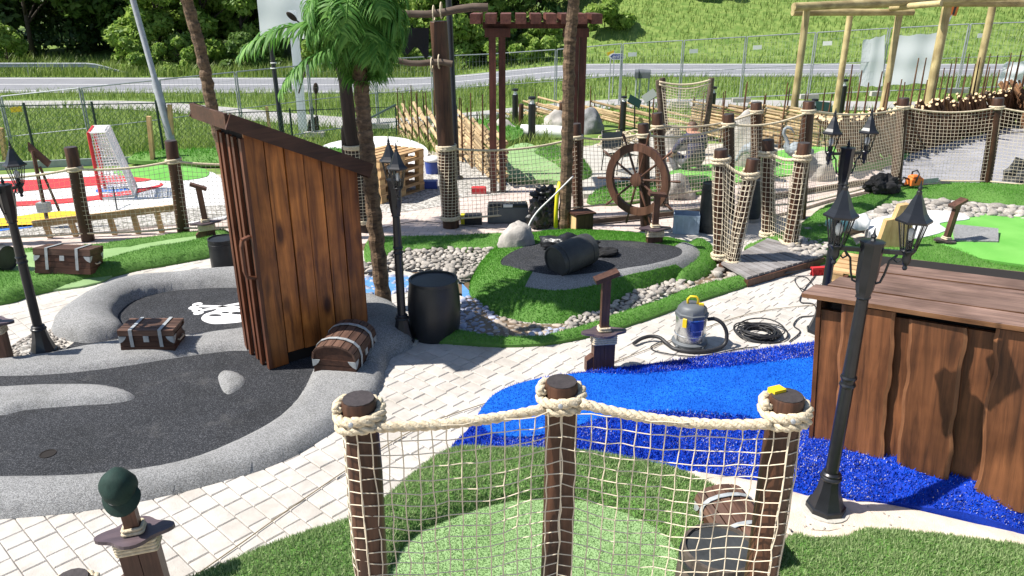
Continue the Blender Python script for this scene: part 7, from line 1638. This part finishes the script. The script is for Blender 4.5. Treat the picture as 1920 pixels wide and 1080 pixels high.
def tree(label, x, y, h, rw, mat, seed, low=0.15, n=7000, size=0.22, nm='tree', clumps=34, group='trees beyond the road'):
    rs = random.Random(seed); z = GZ(x, y); t = thing(nm, label, 'tree' if nm == 'tree' else 'bush', (x, y, z), 0, group)
    m = MB(); m.tube([(0, 0, -0.2), (0.1, 0, h*0.3), (0.05, 0.1, h*0.6), (0, 0, h*0.85)], [0.035*h*0.5, 0.028*h*0.5, 0.016*h*0.5, 0.02], 8)
    for k in range(6):
        a = rs.random()*6.28; z0 = h*rs.uniform(0.25, 0.6); m.tube([(0.05, 0, z0), (rw*0.35*math.cos(a), rw*0.35*math.sin(a), z0+h*0.12), (rw*0.7*math.cos(a), rw*0.7*math.sin(a), z0+h*0.2)], [0.009*h, 0.006*h, 0.002*h], 6)
    m.build('trunk', 'trunk', t, smooth=True)
    cs = []
    for k in range(clumps):
        a = rs.random()*6.28; v = rs.random(); zz = h*(low+(1-low)*v); prof = math.sin(math.pi*min(1, 0.12+0.88*((zz/h-low)/(1-low)*0.75+0.2)))**0.6; q = rw*prof*math.sqrt(rs.uniform(0.15, 1)); cs.append((q*math.cos(a), q*math.sin(a), zz, rw*rs.uniform(0.16, 0.36)))
    leaves('crown', mat, cs, n, size, t, seed); return t
def bush(label, x, y, h, rw, mat, seed, n=3500, size=0.16, group='bushes beyond the road', clumps=16): return tree(label, x, y, h, rw, mat, seed, 0.05, n, size, 'bush', clumps, group)
def at_px(u, Y): return (u-960)/FPX*(Y*math.cos(PITCH)+(CAMH-0)*math.sin(PITCH))
spec = [(-120, 52, 11, 4.2, 'leaf_dark', 0.05, 'dark tall tree at the far left of the wood'), (20, 54, 12, 4.5, 'leaf_dark', 0.04, 'dark tall tree second from the left in the wood'), (130, 54, 12, 4.6, 'leaf_dark', 0.03, 'deep shaded tree left of the light pole'), (225, 55, 11, 4.0, 'leaf_mid', 0.25, 'mid green tree directly behind the light pole'),
        (60, 50, 9, 2.8, 'leaf_mid', 0.45, 'mid green tree with high branches at left'), (300, 49.5, 6.5, 2.6, 'leaf_bright', 0.02, 'bright green bushy tree right of the light pole'), (385, 50, 7.5, 2.6, 'leaf_bright', 0.02, 'bright green bushy tree behind the leaning palm trunk'), (455, 51, 8, 2.8, 'leaf_bright', 0.02, 'light green tree left of the white banner'),
        (340, 56, 12, 4.5, 'leaf_mid', 0.1, 'tall tree behind the bright bushes'), (480, 57, 12, 4.6, 'leaf_mid', 0.1, 'tall mid green tree behind the white banner'), (600, 54, 10, 4, 'leaf_mid', 0.05, 'green tree behind the bushy palm crown'), (720, 55, 11, 4.2, 'leaf_mid', 0.05, 'tree behind the right side of the palm crown'), (800, 50, 6, 2.6, 'leaf_bright', 0.02, 'light tree seen past the black flag'),
        (850, 55, 10, 4.0, 'leaf_dark', 0.05, 'dark tree behind the upper yard'), (880, 49, 5, 2.4, 'leaf_bright', 0.02, 'light green tree left of the pergola posts'), (960, 52, 7, 3.2, 'leaf_mid', 0.05, 'green tree between the pergola posts'), (1010, 58, 11, 4.2, 'leaf_dark', 0.1, 'dark tree above the middle of the pergola'), (1090, 60, 12, 4.2, 'leaf_dark', 0.1, 'dark tree right of the slender palm trunk'), (-260, 50, 9, 4, 'leaf_mid', 0.1, 'mid green tree outside the left picture edge'), (930, 64, 14, 5, 'leaf_dark', 0.05, 'tall dark tree at the back of the wood'), (700, 64, 14, 5.5, 'leaf_dark', 0.05, 'tall dark tree far behind the palm'), (520, 65, 14, 5.5, 'leaf_dark', 0.05, 'tall dark tree far behind the banner'), (240, 65, 14, 5.5, 'leaf_dark', 0.05, 'tall dark tree far behind the light pole'), (60, 65, 14, 5.5, 'leaf_dark', 0.05, 'tall dark tree far back at left'), (-120, 66, 14, 5.5, 'leaf_dark', 0.05, 'tall dark tree far back at the left edge')]
for k, (u, Y, h, rw, mt, low, lab) in enumerate(spec): tree(lab, at_px(u, Y), Y, h, rw, mt, 40+k, low, 9000 if Y < 60 else 7000, 0.21 if Y < 52 else 0.27, clumps=44)
for k, (u, Y, h, rw, mt, lab) in enumerate([(1165, 57, 2.4, 1.1, 'leaf_bright', 'upright light bush at the wood edge right of the pergola'), (1240, 63, 3.0, 1.9, 'leaf_bright', 'light bush high on the hillside'), (1312, 54, 3.4, 1.35, 'leaf_mid', 'round dark green bush standing alone on the hillside'), (1130, 50, 1.7, 1.6, 'leaf_bright', 'low light bush at the foot of the hillside'), (1020, 47.5, 1.8, 1.4, 'leaf_bright', 'low bush by the road behind the pergola'), (950, 47, 2.2, 1.4, 'leaf_bright', 'low light bush by the road left of the slender palm'), (250, 47.2, 2.2, 1.5, 'leaf_bright', 'bright low bush by the road right of the dark wood'), (330, 47, 1.8, 1.6, 'leaf_bright', 'bright roadside bush right of the light pole'), (10, 47.5, 2.6, 1.3, 'leaf_bright', 'bright bush at the left picture edge by the road'), (470, 47.2, 2.0, 1.6, 'leaf_mid', 'roadside bush left of the dark pole'), (620, 47.2, 2.2, 1.8, 'leaf_bright', 'roadside bush behind the palm crown'), (760, 47.2, 1.9, 1.6, 'leaf_bright', 'roadside bush left of the black flag')]):
    bush(lab, at_px(u, Y), Y, h, rw, mt, 90+k, n=4200, size=0.17)
